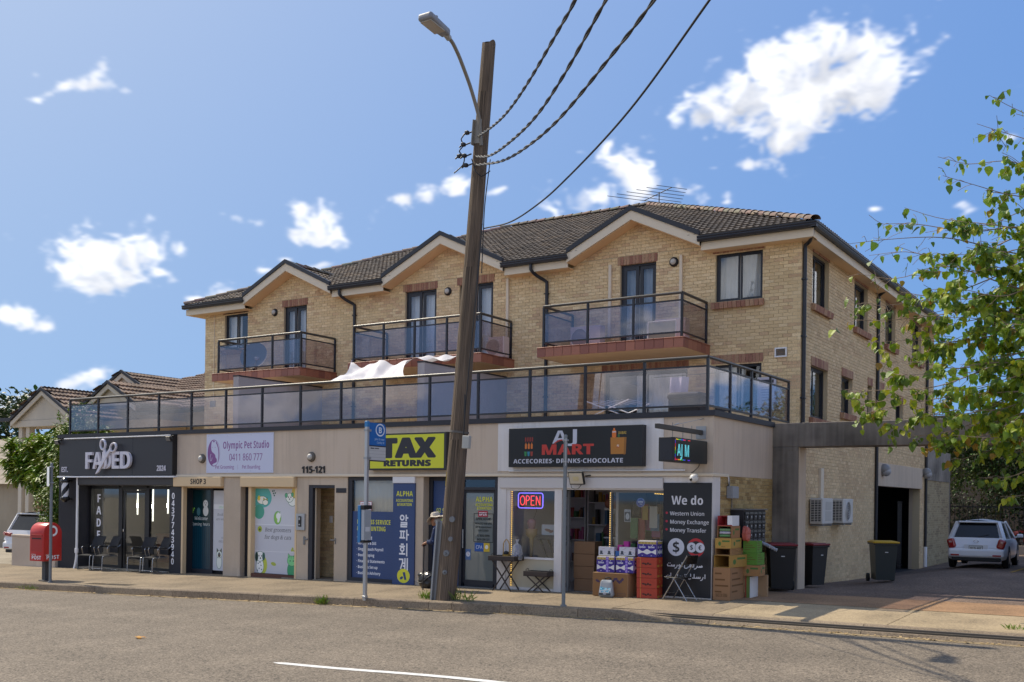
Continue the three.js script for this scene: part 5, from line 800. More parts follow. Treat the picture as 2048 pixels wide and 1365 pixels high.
// lights and fittings on the corner shop
{
  const f = thing('flood_light', 'square LED flood light in a black frame under the corner shop fascia', 'light', [-2.78, 2.25, 0.2], 0.0);
  part(f, 'housing', rbx(0, 0, 0, 0.34, 0.27, 0.05, 0.012, 0, 0.35), M.black); part(f, 'lens', bx(0, -0.01, 0.028, 0.29, 0.215, 0.012, 0, 0.35), mat([0.62, 0.56, 0.44], 0.25)); part(f, 'led_board', bx(0, -0.012, 0.036, 0.12, 0.08, 0.01, 0, 0.35), mat([0.6, 0.52, 0.3], 0.4)); part(f, 'bracket', [tube([V(-0.12, -0.13, 0.02), V(-0.08, -0.2, 0.05), V(0, -0.22, 0.06), V(0.08, -0.2, 0.05), V(0.12, -0.13, 0.02)], 0.007, 14, 5), cyl(V(0.2, 0.04, 0), V(0.24, 0.06, -0.19), 0.014)], M.black);
  const c = thing('security_camera', 'white dome security camera above the tall black board', 'camera', [-0.33, 2.245, 0.075]); part(c, 'base', cyl(V(0, 0.04, -0.07), V(0, 0.03, -0.01), 0.06, 0.065, 14), M.whiteGloss); part(c, 'dome', sph(0, 0, 0.03, 0.085), phys([0.72, 0.72, 0.72], 0.2, { clearcoat: 0.6 })); part(c, 'lens', sph(-0.03, -0.02, 0.095, 0.03), M.blackGloss);
  const n = thing('neon_sign', 'red neon OPEN sign in a violet border hanging in the shop window', 'neon sign', [-4.06, 1.79, -0.14]);
  const red = mat([0.25, 0.02, 0.02], 0.4, { emissive: L(1, 0.05, 0.06), emissiveIntensity: 1.3 }), vio = mat([0.1, 0.08, 0.3], 0.4, { emissive: L(0.22, 0.16, 1), emissiveIntensity: 1.3 });
  const border = (w, h, r) => { const p = []; for (const [sx, sy, a0] of [[1, 1, 0], [-1, 1, 1], [-1, -1, 2], [1, -1, 3]]) for (let i = 0; i <= 4; i++) { const a = (a0 + i / 4) * Math.PI / 2; p.push(V(sx * (w - r) + Math.cos(a) * r, sy * (h - r) + Math.sin(a) * r, 0)); } return p; };
  part(n, 'border_tube', new THREE.TubeGeometry(new THREE.CatmullRomCurve3(border(0.30, 0.155, 0.05), true, 'catmullrom', 0.2), 90, 0.011, 6, true), vio);
  const oT = []; for (let i = 0; i < 16; i++) { const a = (i / 16) * 2 * Math.PI; oT.push(V(-0.19 + 0.055 * Math.cos(a), 0.095 * Math.sin(a), 0.01)); }
  const st = (...p) => tube(p.map(([a, b]) => V(a, b, 0.01)), 0.009, 16, 5);
  part(n, 'letter_tube', new THREE.TubeGeometry(new THREE.CatmullRomCurve3(oT, true), 40, 0.009, 5, true), red); part(n, 'letter_tube', [st([-0.10, -0.095], [-0.10, 0.095]), st([-0.10, 0.095], [-0.05, 0.095], [-0.02, 0.05], [-0.05, 0.0], [-0.10, 0.0])], red); part(n, 'letter_tube', [st([0.02, -0.095], [0.02, 0.095]), st([0.02, 0.095], [0.10, 0.095]), st([0.02, 0.0], [0.085, 0.0]), st([0.02, -0.095], [0.10, -0.095])], red); part(n, 'letter_tube', [st([0.145, -0.095], [0.145, 0.095]), st([0.145, 0.095], [0.235, -0.095]), st([0.235, -0.095], [0.235, 0.095])], red);
  part(n, 'cord', [tube([V(-0.2, 0.155, 0), V(-0.16, 0.25, -0.02), V(-0.18, 0.1, -0.25), V(-0.1, -0.2, -0.4), V(-0.2, -0.4, -0.45)], 0.006, 20, 5)], M.black);
  const bulb = mat([0.5, 0.35, 0.1], 0.4, { emissive: L(1, 0.62, 0.16), emissiveIntensity: 1.6 });
  for (const [lab, pts] of [['string of warm LED lights down the left edge of the shop window', [[-4.46, 1.97], [-4.46, 0.02]]], ['string of warm LED lights down the frame beside the open shop door', [[-2.165, 1.96], [-2.165, 0.1]]], ['short string of warm LED lights along the top of the right shop window', [[-1.2, 1.955], [-1.0, 1.945]]]]) {
    const s = thing('string_lights', lab, 'string lights'), [a, b] = pts, len = Math.hypot(b[0] - a[0], b[1] - a[1]), k = Math.round(len / 0.042), z = a[0] < -3 ? -0.055 : -0.08, bl = [];
    for (let i = 0; i <= k; i++) bl.push(new THREE.BoxGeometry(0.014, 0.016, 0.008).translate(lerp(a[0], b[0], i / k), lerp(a[1], b[1], i / k), z + 0.006));
    part(s, 'light_bulbs', bl, bulb).userData.kind = 'stuff'; part(s, 'cable', cyl(V(a[0], a[1], z), V(b[0], b[1], z), 0.008, 0.008, 5), M.black);
  }
  const tagIn = (name, lab, cat, w, h, x, y, z, draw, pw, ph) => { const o = thing(name, lab, cat, [x, y, z]); part(o, 'face', quad(w, h), print(pw, ph, draw, 0.4, { transparent: true }), true); part(o, 'backing', box(-w * 0.45, -h * 0.45, -0.006, w * 0.45, h * 0.45, -0.002), M.white); return o; };
  const oc = thing('open_sticker', 'round blue OPEN sign hanging in the right shop window', 'sign', [-1.55, 1.78, -0.16]); part(oc, 'disc', cyl(V(0, 0, -0.006), V(0, 0, 0), 0.092, 0.092, 24), M.white); part(oc, 'face', new THREE.CircleGeometry(0.09, 28).translate(0, 0, 0.003), print(256, 256, (x) => { x.fillStyle = '#2c3f8a'; x.fillRect(0, 0, 256, 256); x.strokeStyle = '#8c9ad8'; x.lineWidth = 8; x.beginPath(); x.arc(128, 128, 112, 0, 7); x.stroke(); write(x, 'OPEN', 62, 128, 110, '#e8eaf4', { sx: 0.95 }); write(x, '10-20', 40, 145, 170, '#c8cce4', { sx: 0.9 }); }), true);
  tagIn('clock_sign', 'small pale clock sign in the right shop window', 'sign', 0.14, 0.24, -1.83, 1.52, -0.16, (x, w, h) => { x.fillStyle = '#2a3342'; x.fillRect(0, 0, w, h); x.strokeStyle = '#a8acb4'; x.lineWidth = 8; x.strokeRect(4, 4, w - 8, h - 8); x.fillStyle = '#a8acb4'; x.fillRect(8, 8, w - 16, 34); write(x, 'WE OPEN', 26, w / 2, 27, '#2a3342', { sx: 0.8 }); x.beginPath(); x.ellipse(w / 2, 125, 38, 58, 0, 0, 7); x.fill(); x.strokeStyle = '#2a3342'; x.lineWidth = 5; x.beginPath(); x.moveTo(w / 2 + 14, 88); x.lineTo(w / 2 - 4, 132); x.stroke(); }, 128, 220);
  const tubes = [[-18.05, 1.23], [-17.37, 1.05], [-16.72, 1.28]];
  for (const [x, b] of tubes) { const t = thing('led_tube', ['LED tube lamp hanging behind the barber shop door', 'longest LED tube lamp hanging in the barber shop window', 'LED tube lamp hanging beside the number panel'][tubes.findIndex((q) => q[0] === x)], 'lamp', [x, 0, -1.15]); part(t, 'lamp_tube', cyl(V(0, b, 0), V(0, 2.05, 0), 0.022, 0.022, 10), mat([0.8, 0.8, 0.75], 0.4, { emissive: L(1, 0.95, 0.82), emissiveIntensity: 1.1 })); part(t, 'cord', cyl(V(0, 2.05, 0), V(0, 2.7, 0), 0.004, 0.004, 5), M.black); const pl = new THREE.PointLight(new THREE.Color(1, 0.94, 0.82), 0.5); pl.position.set(x, 1.5, -1.1); pl.castShadow = true; pl.name = 'lamp_light'; scene.add(pl); }
}
// ---------- goods in and before the corner shop ----------
const gy = (x, z) => groundY(x, z);
function carton(name, lab, [cx, y, cz], [w, h, d], turn, m, { cat = 'box', face, side, open, grp } = {}) {
  const o = thing(name, lab, cat, [cx, y, cz], turn, grp), t = 0.008;
  if (!open) part(o, 'body', rbx(0, h / 2, 0, w, h, d, 0.006), m);
  else part(o, 'body', [box(-w / 2, 0, -d / 2, w / 2, t, d / 2), box(-w / 2, h - t, -d / 2, w / 2, h, d / 2), box(-w / 2, t, -d / 2, -w / 2 + t, h - t, d / 2), box(w / 2 - t, t, -d / 2, w / 2, h - t, d / 2), box(-w / 2 + t, t, -d / 2, w / 2 - t, h - t, -d / 2 + t)], m);
  if (face) part(o, 'front_print', quad(w * 0.985, h * 0.985, 0, h / 2, d / 2 + 0.002), face, true);
  if (side) part(o, 'side_print', quad(d * 0.985, h * 0.985, w / 2 + 0.002, h / 2, 0, Math.PI / 2), side, true);
  if (!open) part(o, 'packing_tape', box(-w / 2 - 0.001, h + 0.001, -0.025, w / 2 + 0.001, h + 0.0025, 0.025), mat([0.42, 0.29, 0.16], 0.4));
  return o;
}
const kraft = (w, h, draw, c = '#8f6a45') => print(w, h, (x) => { x.fillStyle = c; x.fillRect(0, 0, w, h); draw(x, w, h); }, 0.85);
{
  const dragon = (x, w, h) => { x.fillStyle = '#4b3a56'; for (let i = 0; i < 9; i++) { x.beginPath(); x.ellipse(w * 0.50 + i * w * 0.045, h * (0.30 + 0.07 * Math.sin(i * 1.3)), w * 0.035, h * 0.06, i, 0, 7); x.fill(); } x.beginPath(); x.ellipse(w * 0.14, h * 0.36, w * 0.07, h * 0.05, 0.4, 0, 7); x.fill(); write(x, 'Quality', 30, w * 0.62, h * 0.62, '#5a4858', { fam: 'serif', italic: true, bold: false }); x.strokeStyle = '#4b3a56'; x.lineWidth = 3; x.strokeRect(w * 0.72, h * 0.84, w * 0.22, h * 0.1); };
  carton('cardboard_box', 'large brown cardboard box with dark print under the purple paper packs', [-1.9, gy(-1.9, 0.2), 0.2], [0.76, 0.455, 0.40], -0.02, M.cardboard, { face: kraft(600, 360, dragon, '#8a6540') });
  // quilted paper packs: shrink-wrapped rolls, purple and white print
  const pack = (rib) => print(512, 400, (x, w, h) => {
    x.fillStyle = '#3a2a86'; x.fillRect(0, 0, w, h); x.fillStyle = '#b9a15a'; x.fillRect(0, 0, w, 78); x.fillStyle = '#efe9d8'; x.fillRect(0, 0, w, 20); x.fillStyle = '#9a8140'; for (let i = 0; i < 6; i++) x.fillRect(i * 90 + 20, 30, 44, 34);
    x.fillStyle = '#dcdade'; x.beginPath(); x.moveTo(0, 205); for (let i = 0; i <= 20; i++) x.lineTo((i / 20) * w, 232 - 26 * Math.cos((i / 20) * Math.PI * 4)); for (let i = 20; i >= 0; i--) x.lineTo((i / 20) * w, 312 + 20 * Math.cos((i / 20) * Math.PI * 4)); x.closePath(); x.fill();
    for (const a of [120, 375]) { write(x, 'Quilton', 68, a, 150, '#f2f0f6', { sx: 0.72 }); x.fillStyle = '#f2f0f6'; x.beginPath(); x.ellipse(a + 30, 102, 16, 8, 0.4, 0, 7); x.fill(); write(x, '24', 32, a, 362, '#d8d4ea'); }
    if (rib) { x.fillStyle = '#6a4fb5'; x.fillRect(w * 0.52, 0, 84, h); x.fillStyle = '#b7a6e2'; for (let i = 0; i < 5; i++) { x.beginPath(); x.arc(w * 0.52 + 42, 40 + i * 80, 28, 0, 7); x.fill(); } x.fillStyle = '#6a4fb5'; for (let i = 0; i < 5; i++) { x.beginPath(); x.arc(w * 0.52 + 42, 40 + i * 80, 14, 0, 7); x.fill(); } }
  }, 0.22);
  const paper = (lab, x, y, z, turn, rib) => { const o = thing('paper_roll_pack', lab, 'paper pack', [x, y, z], turn, 'purple paper packs before the corner shop'), m = pack(rib); part(o, 'wrapper', rbx(0, 0.155, 0, 0.40, 0.31, 0.30, 0.035, 0, 0, 0, 3), mat([0.10, 0.07, 0.28], 0.25)); part(o, 'front_print', quad(0.36, 0.30, 0, 0.155, 0.1515), m, true); part(o, 'side_print', quad(0.26, 0.30, 0.2015, 0.155, 0, Math.PI / 2), m, true); part(o, 'top_fold', rbx(0, 0.305, 0, 0.35, 0.02, 0.25, 0.01), mat([0.62, 0.56, 0.40], 0.3)); };
  paper('purple paper pack with a ribbon stripe, left on the brown box', -2.04, gy(-2, 0.2) + 0.458, 0.2, 0.05, true); paper('purple paper pack on the brown box beside the red boxes', -1.62, gy(-1.6, 0.2) + 0.458, 0.2, 0.0, true); paper('purple paper pack on top of the red box stack', -1.17, gy(-1.2, 0.2) + 0.775, 0.2, 0.1, false);
  const red = (side) => print(300, 180, (x, w, h) => { x.fillStyle = side ? '#c4472b' : '#a83a24'; x.fillRect(0, 0, w, h); x.fillStyle = '#c9a13c'; if (side) { x.beginPath(); x.arc(w * 0.5, h * 0.36, 26, 0, 7); x.fill(); x.fillRect(12, h - 50, 120, 34); x.fillRect(w - 80, h - 46, 64, 28); x.fillStyle = '#8e2f1e'; x.beginPath(); x.arc(w * 0.5, h * 0.36, 12, 0, 7); x.fill(); } else { x.fillRect(52, 0, 5, h); x.fillStyle = '#3a140e'; for (let i = 0; i < 4; i++) { x.beginPath(); x.ellipse(100 + i * 34, 105 + (i % 2) * 12, 22, 15, i, 0, 7); x.fill(); }  } }, 0.5);
  const rf = red(false), rs = red(true), redM = mat([0.46, 0.085, 0.035], 0.5);
  ['lowest red printed box of the stack before the shop', 'second red printed box from the bottom of the stack', 'third red printed box from the bottom of the stack', 'topmost red printed box, under a purple paper pack'].forEach((l, i) => carton('red_box', l, [-1.17 + rr(-0.008, 0.008), gy(-1.2, 0.2) + i * 0.193, 0.2], [0.40, 0.19, 0.34], 0.12 + rr(-0.03, 0.03), redM, { face: rf, side: rs, grp: 'stacked red boxes' }));
  const white = print(300, 200, (x, w, h) => { x.fillStyle = '#c9c9d2'; x.fillRect(0, 0, w, h); x.fillStyle = '#39424f'; x.fillRect(30, 90, 46, 80); x.fillRect(20, 150, 70, 26); x.fillRect(185, 90, 46, 80); x.fillRect(175, 150, 70, 26); x.strokeStyle = '#8a4a54'; x.lineWidth = 5; for (const a of [60, 200]) { x.beginPath(); x.moveTo(a, 60); x.lineTo(a + 70, 24); x.stroke(); } x.strokeStyle = '#55606e'; x.lineWidth = 3; for (const a of [76, 231]) { x.beginPath(); x.moveTo(a, 125); x.lineTo(a + 55, 120); x.stroke(); } }, 0.4);
  for (const [x, l] of [[-2.06, 'white printed box on the left purple paper pack'], [-1.61, 'white printed box on the purple paper pack next to the red stack']]) carton('white_box', l, [x, gy(x, 0.18) + 0.785, 0.18], [0.33, 0.165, 0.2], 0.03, M.whiteGloss, { face: white, side: white });
  carton('magenta_box', 'magenta box behind the white boxes', [-1.83, gy(-1.8, 0) + 0.785, 0.10], [0.1, 0.2, 0.1], 0, mat([0.42, 0.02, 0.22], 0.4)); carton('blue_box', 'small blue box between the two white boxes', [-1.83, gy(-1.8, 0) + 0.77, 0.215], [0.085, 0.10, 0.08], 0, mat([0.03, 0.12, 0.36], 0.4)); carton('magenta_box', 'magenta box higher up behind the paper packs', [-1.72, gy(-1.8, 0) + 0.775, 0.06], [0.11, 0.28, 0.09], 0, mat([0.42, 0.02, 0.24], 0.4));
  const bag = thing('charcoal_bag', 'upright printed bag with a black carry handle leaning on the brown box', 'bag', [-1.93, gy(-1.93, 0.5) + 0.002, 0.50], 0.12); const bg = new RoundedBoxGeometry(0.30, 0.33, 0.13, 5, 0.05); { const p = bg.attributes.position; for (let i = 0; i < p.count; i++) { const y = p.getY(i), k = 1 - 0.22 * sstep(0, 0.16, y); p.setX(i, p.getX(i) * k + 0.01 * n3(y * 20, p.getX(i) * 20, 3)); p.setZ(i, p.getZ(i) * (1 - 0.5 * sstep(0.02, 0.16, y)) - 0.12 * (y + 0.165) * 0.6 + 0.012 * n3(p.getX(i) * 25, y * 25, 1)); } bg.computeVertexNormals(); bg.translate(0, 0.165, 0); }
  part(bag, 'sack', bg, mat([0.30, 0.32, 0.34], 0.35)); part(bag, 'front_print', at(new THREE.PlaneGeometry(0.235, 0.26), 0, 0.165, 0.055, -0.42), print(240, 280, (x, w, h) => { x.fillStyle = '#9aa0a6'; x.fillRect(0, 0, w, h); reseed(77); for (let i = 0; i < 34; i++) { x.fillStyle = ['#3f94b4', '#2a6f96', '#7ec0d0', '#1f5372'][i % 4]; x.beginPath(); x.ellipse(rr(20, 220), rr(95, 215), rr(8, 24), rr(8, 18), rr(0, 3), 0, 7); x.fill(); } write(x, 'BBQ', 52, 120, 52, '#e8e8e8', { italic: true }); x.fillStyle = '#1d1f22'; x.fillRect(0, 232, w, 48); x.fillStyle = '#aab'; x.fillRect(90, 246, 60, 14); }, 0.35), true); part(bag, 'side_gusset', bx(0.125, 0.16, -0.03, 0.02, 0.26, 0.08, 0, -0.25, 0.12), mat([0.42, 0.2, 0.12], 0.5)); part(bag, 'carry_handle', [tube([V(-0.06, 0.31, -0.09), V(-0.055, 0.36, -0.09), V(0, 0.375, -0.09), V(0.055, 0.36, -0.09), V(0.06, 0.31, -0.09)], 0.009, 14, 6), rbx(0, 0.315, -0.08, 0.23, 0.025, 0.02, 0.006)], M.black);
  // cartons by the corner
  const K = (c, txt, tree) => kraft(300, 200, (x, w, h) => { if (tree) { x.fillStyle = '#4d7038'; x.beginPath(); x.ellipse(85, 110, 26, 44, 0, 0, 7); x.fill(); x.fillRect(130, 40, 140, 34); } else { x.fillStyle = '#6b4a2a'; for (let i = 0; i < 4; i++) x.fillRect(30, 30 + i * 38, 120 + 60 * ((i * 7) % 3), 10); } if (txt) write(x, txt, 30, 150, 170, '#5a3d22', { sx: 0.9 }); }, c);
  const cart = [['large plain brown carton, lowest of the corner stack', 0.20, 0, -0.36, 0.33, 0.60, 0.78, 0.02, '#9a7350', 'MADE IN CHINA', 0, 0], ['yellow-brown carton lying open towards the street', 0.235, 0.602, -0.34, 0.31, 0.225, 0.72, -0.10, '#a8823f', '', 1, 1], ['thin brown carton with an open slot in the corner stack', 0.19, 0.829, -0.33, 0.29, 0.125, 0.6, 0.03, '#a47a4c', '', 0, 1], ['yellow-brown carton with a printed tree', 0.19, 0.956, -0.33, 0.31, 0.185, 0.6, 0.05, '#b18c46', 'FRUIT', 1, 0], ['open carton holding green packets', 0.205, 1.143, -0.30, 0.27, 0.225, 0.45, 0.0, '#9c6f48', '', 1, 1]];
  for (const [l, x, y, z, w, h, d, r, c, t, tree, op] of cart) carton('carton', l, [x, gy(x, z) + y, z], [w, h, d], r, kraft(8, 8, () => {}, c), { face: op ? null : K(c, t, tree), side: K(c, '', tree), open: op, grp: 'cartons piled at the shop corner' });
  const tray = thing('red_tray', 'open red and white cardboard tray on top of the carton pile', 'box', [0.205, gy(0.2, -0.3) + 1.37, -0.28], 0.05); const RM = mat([0.40, 0.03, 0.03], 0.5); part(tray, 'body', [box(-0.14, 0, -0.2, 0.14, 0.012, 0.2), box(-0.14, 0.012, -0.2, 0.14, 0.185, -0.19), box(-0.14, 0.012, -0.19, -0.13, 0.185, 0.2), box(-0.14, 0.17, -0.19, 0.14, 0.182, 0.0)], RM); part(tray, 'white_flap', [box(0.13, 0.0, -0.2, 0.142, 0.19, 0.2), box(0.05, 0.02, 0.2, 0.14, 0.19, 0.206)], M.whiteGloss);
  const pk = thing('green_packets', 'green and white packets inside the open carton', 'packets', [0.2, gy(0.2, -0.2) + 1.155, -0.2]); for (let i = 0; i < 3; i++) part(pk, 'packet', rbx(0, 0.03 + i * 0.055, 0.02, 0.22, 0.05, 0.14, 0.02, rr(-0.1, 0.1)), [mat([0.12, 0.28, 0.09], 0.4), mat([0.45, 0.42, 0.5], 0.4), mat([0.16, 0.3, 0.14], 0.4)][i]);
  const G1 = '#5c8a35'; carton('green_box', 'upper bright green box beside the letter boxes', [0.47, gy(0.4, -0.9) + 0.86, -0.86], [0.26, 0.22, 0.34], 0.05, kraft(8, 8, () => {}, G1), { face: K(G1, '', 0), side: K(G1, '', 0) }); carton('green_box', 'lower bright green box beside the letter boxes', [0.49, gy(0.4, -0.9) + 0.63, -0.87], [0.28, 0.228, 0.36], -0.05, kraft(8, 8, () => {}, G1), { face: K(G1, '', 0), side: K(G1, '', 0) }); carton('carton', 'brown carton under the green boxes', [0.50, gy(0.4, -0.9) + 0.42, -0.87], [0.32, 0.205, 0.38], 0.08, kraft(8, 8, () => {}, '#a0784e'), { face: K('#a0784e', '', 1), side: K('#a0784e', '', 1) });
  const fl = thing('flattened_boxes', 'flattened green and white cardboard standing on edge beside the big carton', 'cardboard', [0.46, gy(0.46, -0.85), -0.85]); part(fl, 'cardboard_sheet', box(-0.09, 0, -0.3, -0.06, 0.41, 0.1), mat([0.42, 0.08, 0.05], 0.7)); part(fl, 'cardboard_sheet', box(-0.055, 0, -0.3, 0.0, 0.415, 0.12), mat([0.16, 0.24, 0.06], 0.7)); part(fl, 'cardboard_sheet', box(0.005, 0, -0.32, 0.02, 0.40, 0.1), M.whiteGloss); part(fl, 'cardboard_base', rb(-0.1, 0.0, -0.38, 0.2, 0.42, -0.31, 0.005), M.cardboard);
  const rbag = thing('red_bag', 'crumpled red and white bag stuffed between cartons and letter boxes', 'bag', [0.40, gy(0.4, -0.75) + 1.08, -0.72]); const rg = new THREE.IcosahedronGeometry(0.115, 3); { const p = rg.attributes.position; for (let i = 0; i < p.count; i++) { const k = 0.55 + 0.95 * fbm3(p.getX(i) * 16, p.getY(i) * 16, p.getZ(i) * 16, 3); p.setXYZ(i, p.getX(i) * k * 0.6, p.getY(i) * k * 1.25 + 0.13, p.getZ(i) * k); } rg.computeVertexNormals(); } part(rbag, 'sack', rg, mat([0.46, 0.10, 0.07], 0.5));
}
// shop interior: shelving, cartons, window display
{
  const shelf = (lab, x0, x1, z0, z1, ys, m) => { const s = thing('shelf_unit', lab, 'shelves'); part(s, 'upright', box(x0, -0.06, z0, x0 + 0.03, 2.3, z1), m); part(s, 'upright', box(x1 - 0.03, -0.06, z0, x1, 2.3, z1), m); for (const y of ys) part(s, 'shelf', box(x0 + 0.03, y, z0, x1 - 0.03, y + 0.025, z1), m); part(s, 'back_panel', box(x0 + 0.03, -0.06, z0 - 0.02, x1 - 0.03, 2.3, z0 - 0.003), m); return s; };
  const wm = mat([0.55, 0.54, 0.53], 0.6), goods = [], cols = [[0.30, 0.05, 0.04], [0.35, 0.22, 0.04], [0.05, 0.12, 0.2], [0.06, 0.16, 0.06], [0.45, 0.42, 0.38], [0.08, 0.04, 0.03], [0.32, 0.08, 0.18], [0.02, 0.02, 0.02]];
  reseed(91);
  const fill = (x0, x1, z0, z1, y, hmax) => { for (let x = x0 + 0.04; x < x1 - 0.05;) { const w = rr(0.05, 0.13), h = rr(0.45, 1) * hmax, c = cols[Math.floor(rnd() * 8)]; if (rnd() < 0.85) goods.push(tint(ready(rnd() < 0.5 ? new THREE.BoxGeometry(w * 0.9, h, 0.14) : new THREE.CylinderGeometry(w * 0.36, w * 0.42, h, 8)).translate(x + w / 2, y + h / 2, lerp(z0, z1, rr(0.4, 0.75))), () => c)); x += w; } };
  shelf('white shelf unit at the back of the shop seen through the open door', -3.9, -2.6, -2.6, -2.3, [0.25, 0.75, 1.25, 1.75], wm); for (const y of [0.275, 0.775, 1.275, 1.775]) fill(-3.87, -2.63, -2.6, -2.3, y, 0.34);
  shelf('white shelf unit behind the right shop window', -2.5, -0.5, -3.2, -2.9, [0.25, 0.7, 1.15, 1.6], wm); for (const y of [0.275, 0.725, 1.175, 1.625]) fill(-2.47, -0.53, -3.2, -2.9, y, 0.34);
  shelf('tall shelf unit against the left shop wall', -4.7, -4.0, -2.7, -2.4, [0.4, 0.9, 1.4, 1.85], wm); for (const y of [0.425, 0.925, 1.425, 1.875]) fill(-4.67, -4.03, -2.7, -2.4, y, 0.3);
  part(B, 'inner_wall', box(-2.62, -0.06, -2.25, -2.56, 2.4, -1.2), wm);
  for (let i = 0; i < 26; i++) { const c = cols[Math.floor(rnd() * 8)], x = rr(-2.0, -1.05), h = rr(0.1, 0.26); goods.push(tint(ready(rnd() < 0.4 ? new THREE.BoxGeometry(rr(0.06, 0.16), h, 0.12) : new THREE.CylinderGeometry(0.03, 0.045, h, 8)).translate(x, 0.72 + h / 2, rr(-0.75, -0.4)), () => c)); }
  for (let i = 0; i < 22; i++) { const c = cols[Math.floor(rnd() * 8)], x = rr(-2.05, -1.05), h = rr(0.2, 0.5); goods.push(tint(ready(new THREE.BoxGeometry(rr(0.08, 0.2), h, 0.03)).translate(x, rr(1.35, 1.85) - h / 2, rr(-1.2, -0.6)), () => c)); }
  const gm = tag(mesh('shop_goods', goods, mat([1, 1, 1], 0.55, { vertexColors: true })), 'jumble of packets, bottles and bags on the shelves inside the shop', 'shop goods'); gm.userData.kind = 'stuff';
  const dt = thing('display_table', 'dark display table behind the right shop window', 'table', [-1.53, -0.06, -0.57]); part(dt, 'top', rbx(0, 0.76, 0, 1.1, 0.04, 0.5, 0.008), mat([0.05, 0.04, 0.035], 0.5)); for (const [a, b] of [[-1, -1], [1, -1], [-1, 1], [1, 1]]) part(dt, 'leg', bx(a * 0.5, 0.37, b * 0.2, 0.04, 0.74, 0.04), M.black);
  ['brown carton on the shop floor inside the open door', 'second brown carton from the floor inside the open door', 'third brown carton from the floor inside the open door', 'topmost brown carton inside the open door'].forEach((l, i) => carton('carton', l, [-3.02 + rr(-0.01, 0.01), -0.055 + i * 0.255, -0.75], [0.46, 0.25, 0.42], 0.1 + rr(-0.04, 0.04), mat([0.24, 0.135, 0.07], 0.8), { grp: 'cartons stacked inside the door' }));
  const sack = (name, lab, x, y, z, r, c, cat) => { const o = thing(name, lab, cat, [x, y, z]), g = new THREE.IcosahedronGeometry(r, 3), p = g.attributes.position; for (let i = 0; i < p.count; i++) { const k = 0.8 + 0.5 * fbm3(p.getX(i) * 9 + x, p.getY(i) * 9, p.getZ(i) * 9, 3); p.setXYZ(i, p.getX(i) * k * 1.2, p.getY(i) * k * 0.85 + r * 0.8, p.getZ(i) * k * 0.8); } g.computeVertexNormals(); part(o, 'fabric', g, mat(c, 0.8)); part(o, 'strap', new THREE.TorusGeometry(r * 0.5, 0.012, 5, 14).translate(0, r * 1.35, 0), M.black); };
  part(B, 'wall_shelf', [box(-2.9, 1.62, -1.5, -2.63, 1.64, -1.2), box(-2.9, 1.02, -1.5, -2.63, 1.04, -1.2)], wm);
  sack('handbag', 'reddish sequinned bag high on a shelf inside the door', -2.78, 1.64, -1.35, 0.15, [0.20, 0.08, 0.05], 'bag'); sack('handbag', 'dark handbag on the lower shelf inside the door', -2.78, 1.05, -1.35, 0.17, [0.06, 0.025, 0.03], 'bag');
  // behind the left window: a side table, ornaments
  const st = thing('display_stand', 'black folding tray stand inside the left shop window', 'tray stand', [-3.75, -0.06, -0.6]); part(st, 'tray', rbx(0, 1.08, 0, 0.62, 0.09, 0.4, 0.008), mat([0.03, 0.033, 0.045], 0.5)); for (const s of [-1, 1]) { part(st, 'leg', bar(V(-0.25, 0, s * 0.15), V(0.25, 1.04, s * 0.15), 0.025), M.black); part(st, 'leg', bar(V(0.25, 0, s * 0.15), V(-0.25, 1.04, s * 0.15), 0.025), M.black); }
  carton('gift_box', 'pale printed gift box on the tray stand in the left window', [-3.83, 1.07, -0.55], [0.34, 0.22, 0.08], 0.1, M.curtain, { face: print(256, 160, (x, w, h) => { x.fillStyle = '#a9b4bc'; x.fillRect(0, 0, w, h); x.fillStyle = '#6d4a48'; x.beginPath(); x.ellipse(110, 85, 60, 22, 0.2, 0, 7); x.fill(); x.beginPath(); x.ellipse(170, 105, 40, 18, -0.3, 0, 7); x.fill(); }) });
  carton('gift_box', 'white gift box with a dark figure in the left window', [-3.56, 1.07, -0.5], [0.18, 0.2, 0.08], -0.05, M.white, { face: print(128, 140, (x, w, h) => { x.fillStyle = '#c5c9d0'; x.fillRect(0, 0, w, h); x.fillStyle = '#2f3f52'; x.fillRect(45, 55, 40, 60); x.beginPath(); x.arc(65, 45, 16, 0, 7); x.fill(); }) });
  const os = thing('ornament_stand', 'turned wooden stand with a pink cake ornament in the left window', 'ornament', [-4.28, -0.06, -0.55]); part(os, 'column', lathe([[0.16, 0], [0.16, 0.03], [0.03, 0.06], [0.025, 0.5], [0.04, 0.9], [0.05, 1.05], [0.12, 1.12], [0.13, 1.25], [0.001, 1.25]], 16), mat([0.40, 0.27, 0.13], 0.5)); part(os, 'ornament', [sph(0, 1.38, 0, 0.10, 0.09, 0.10), cyl(V(0, 1.25, 0), V(0, 1.38, 0), 0.07, 0.1, 14)], mat([0.35, 0.2, 0.22], 0.4));
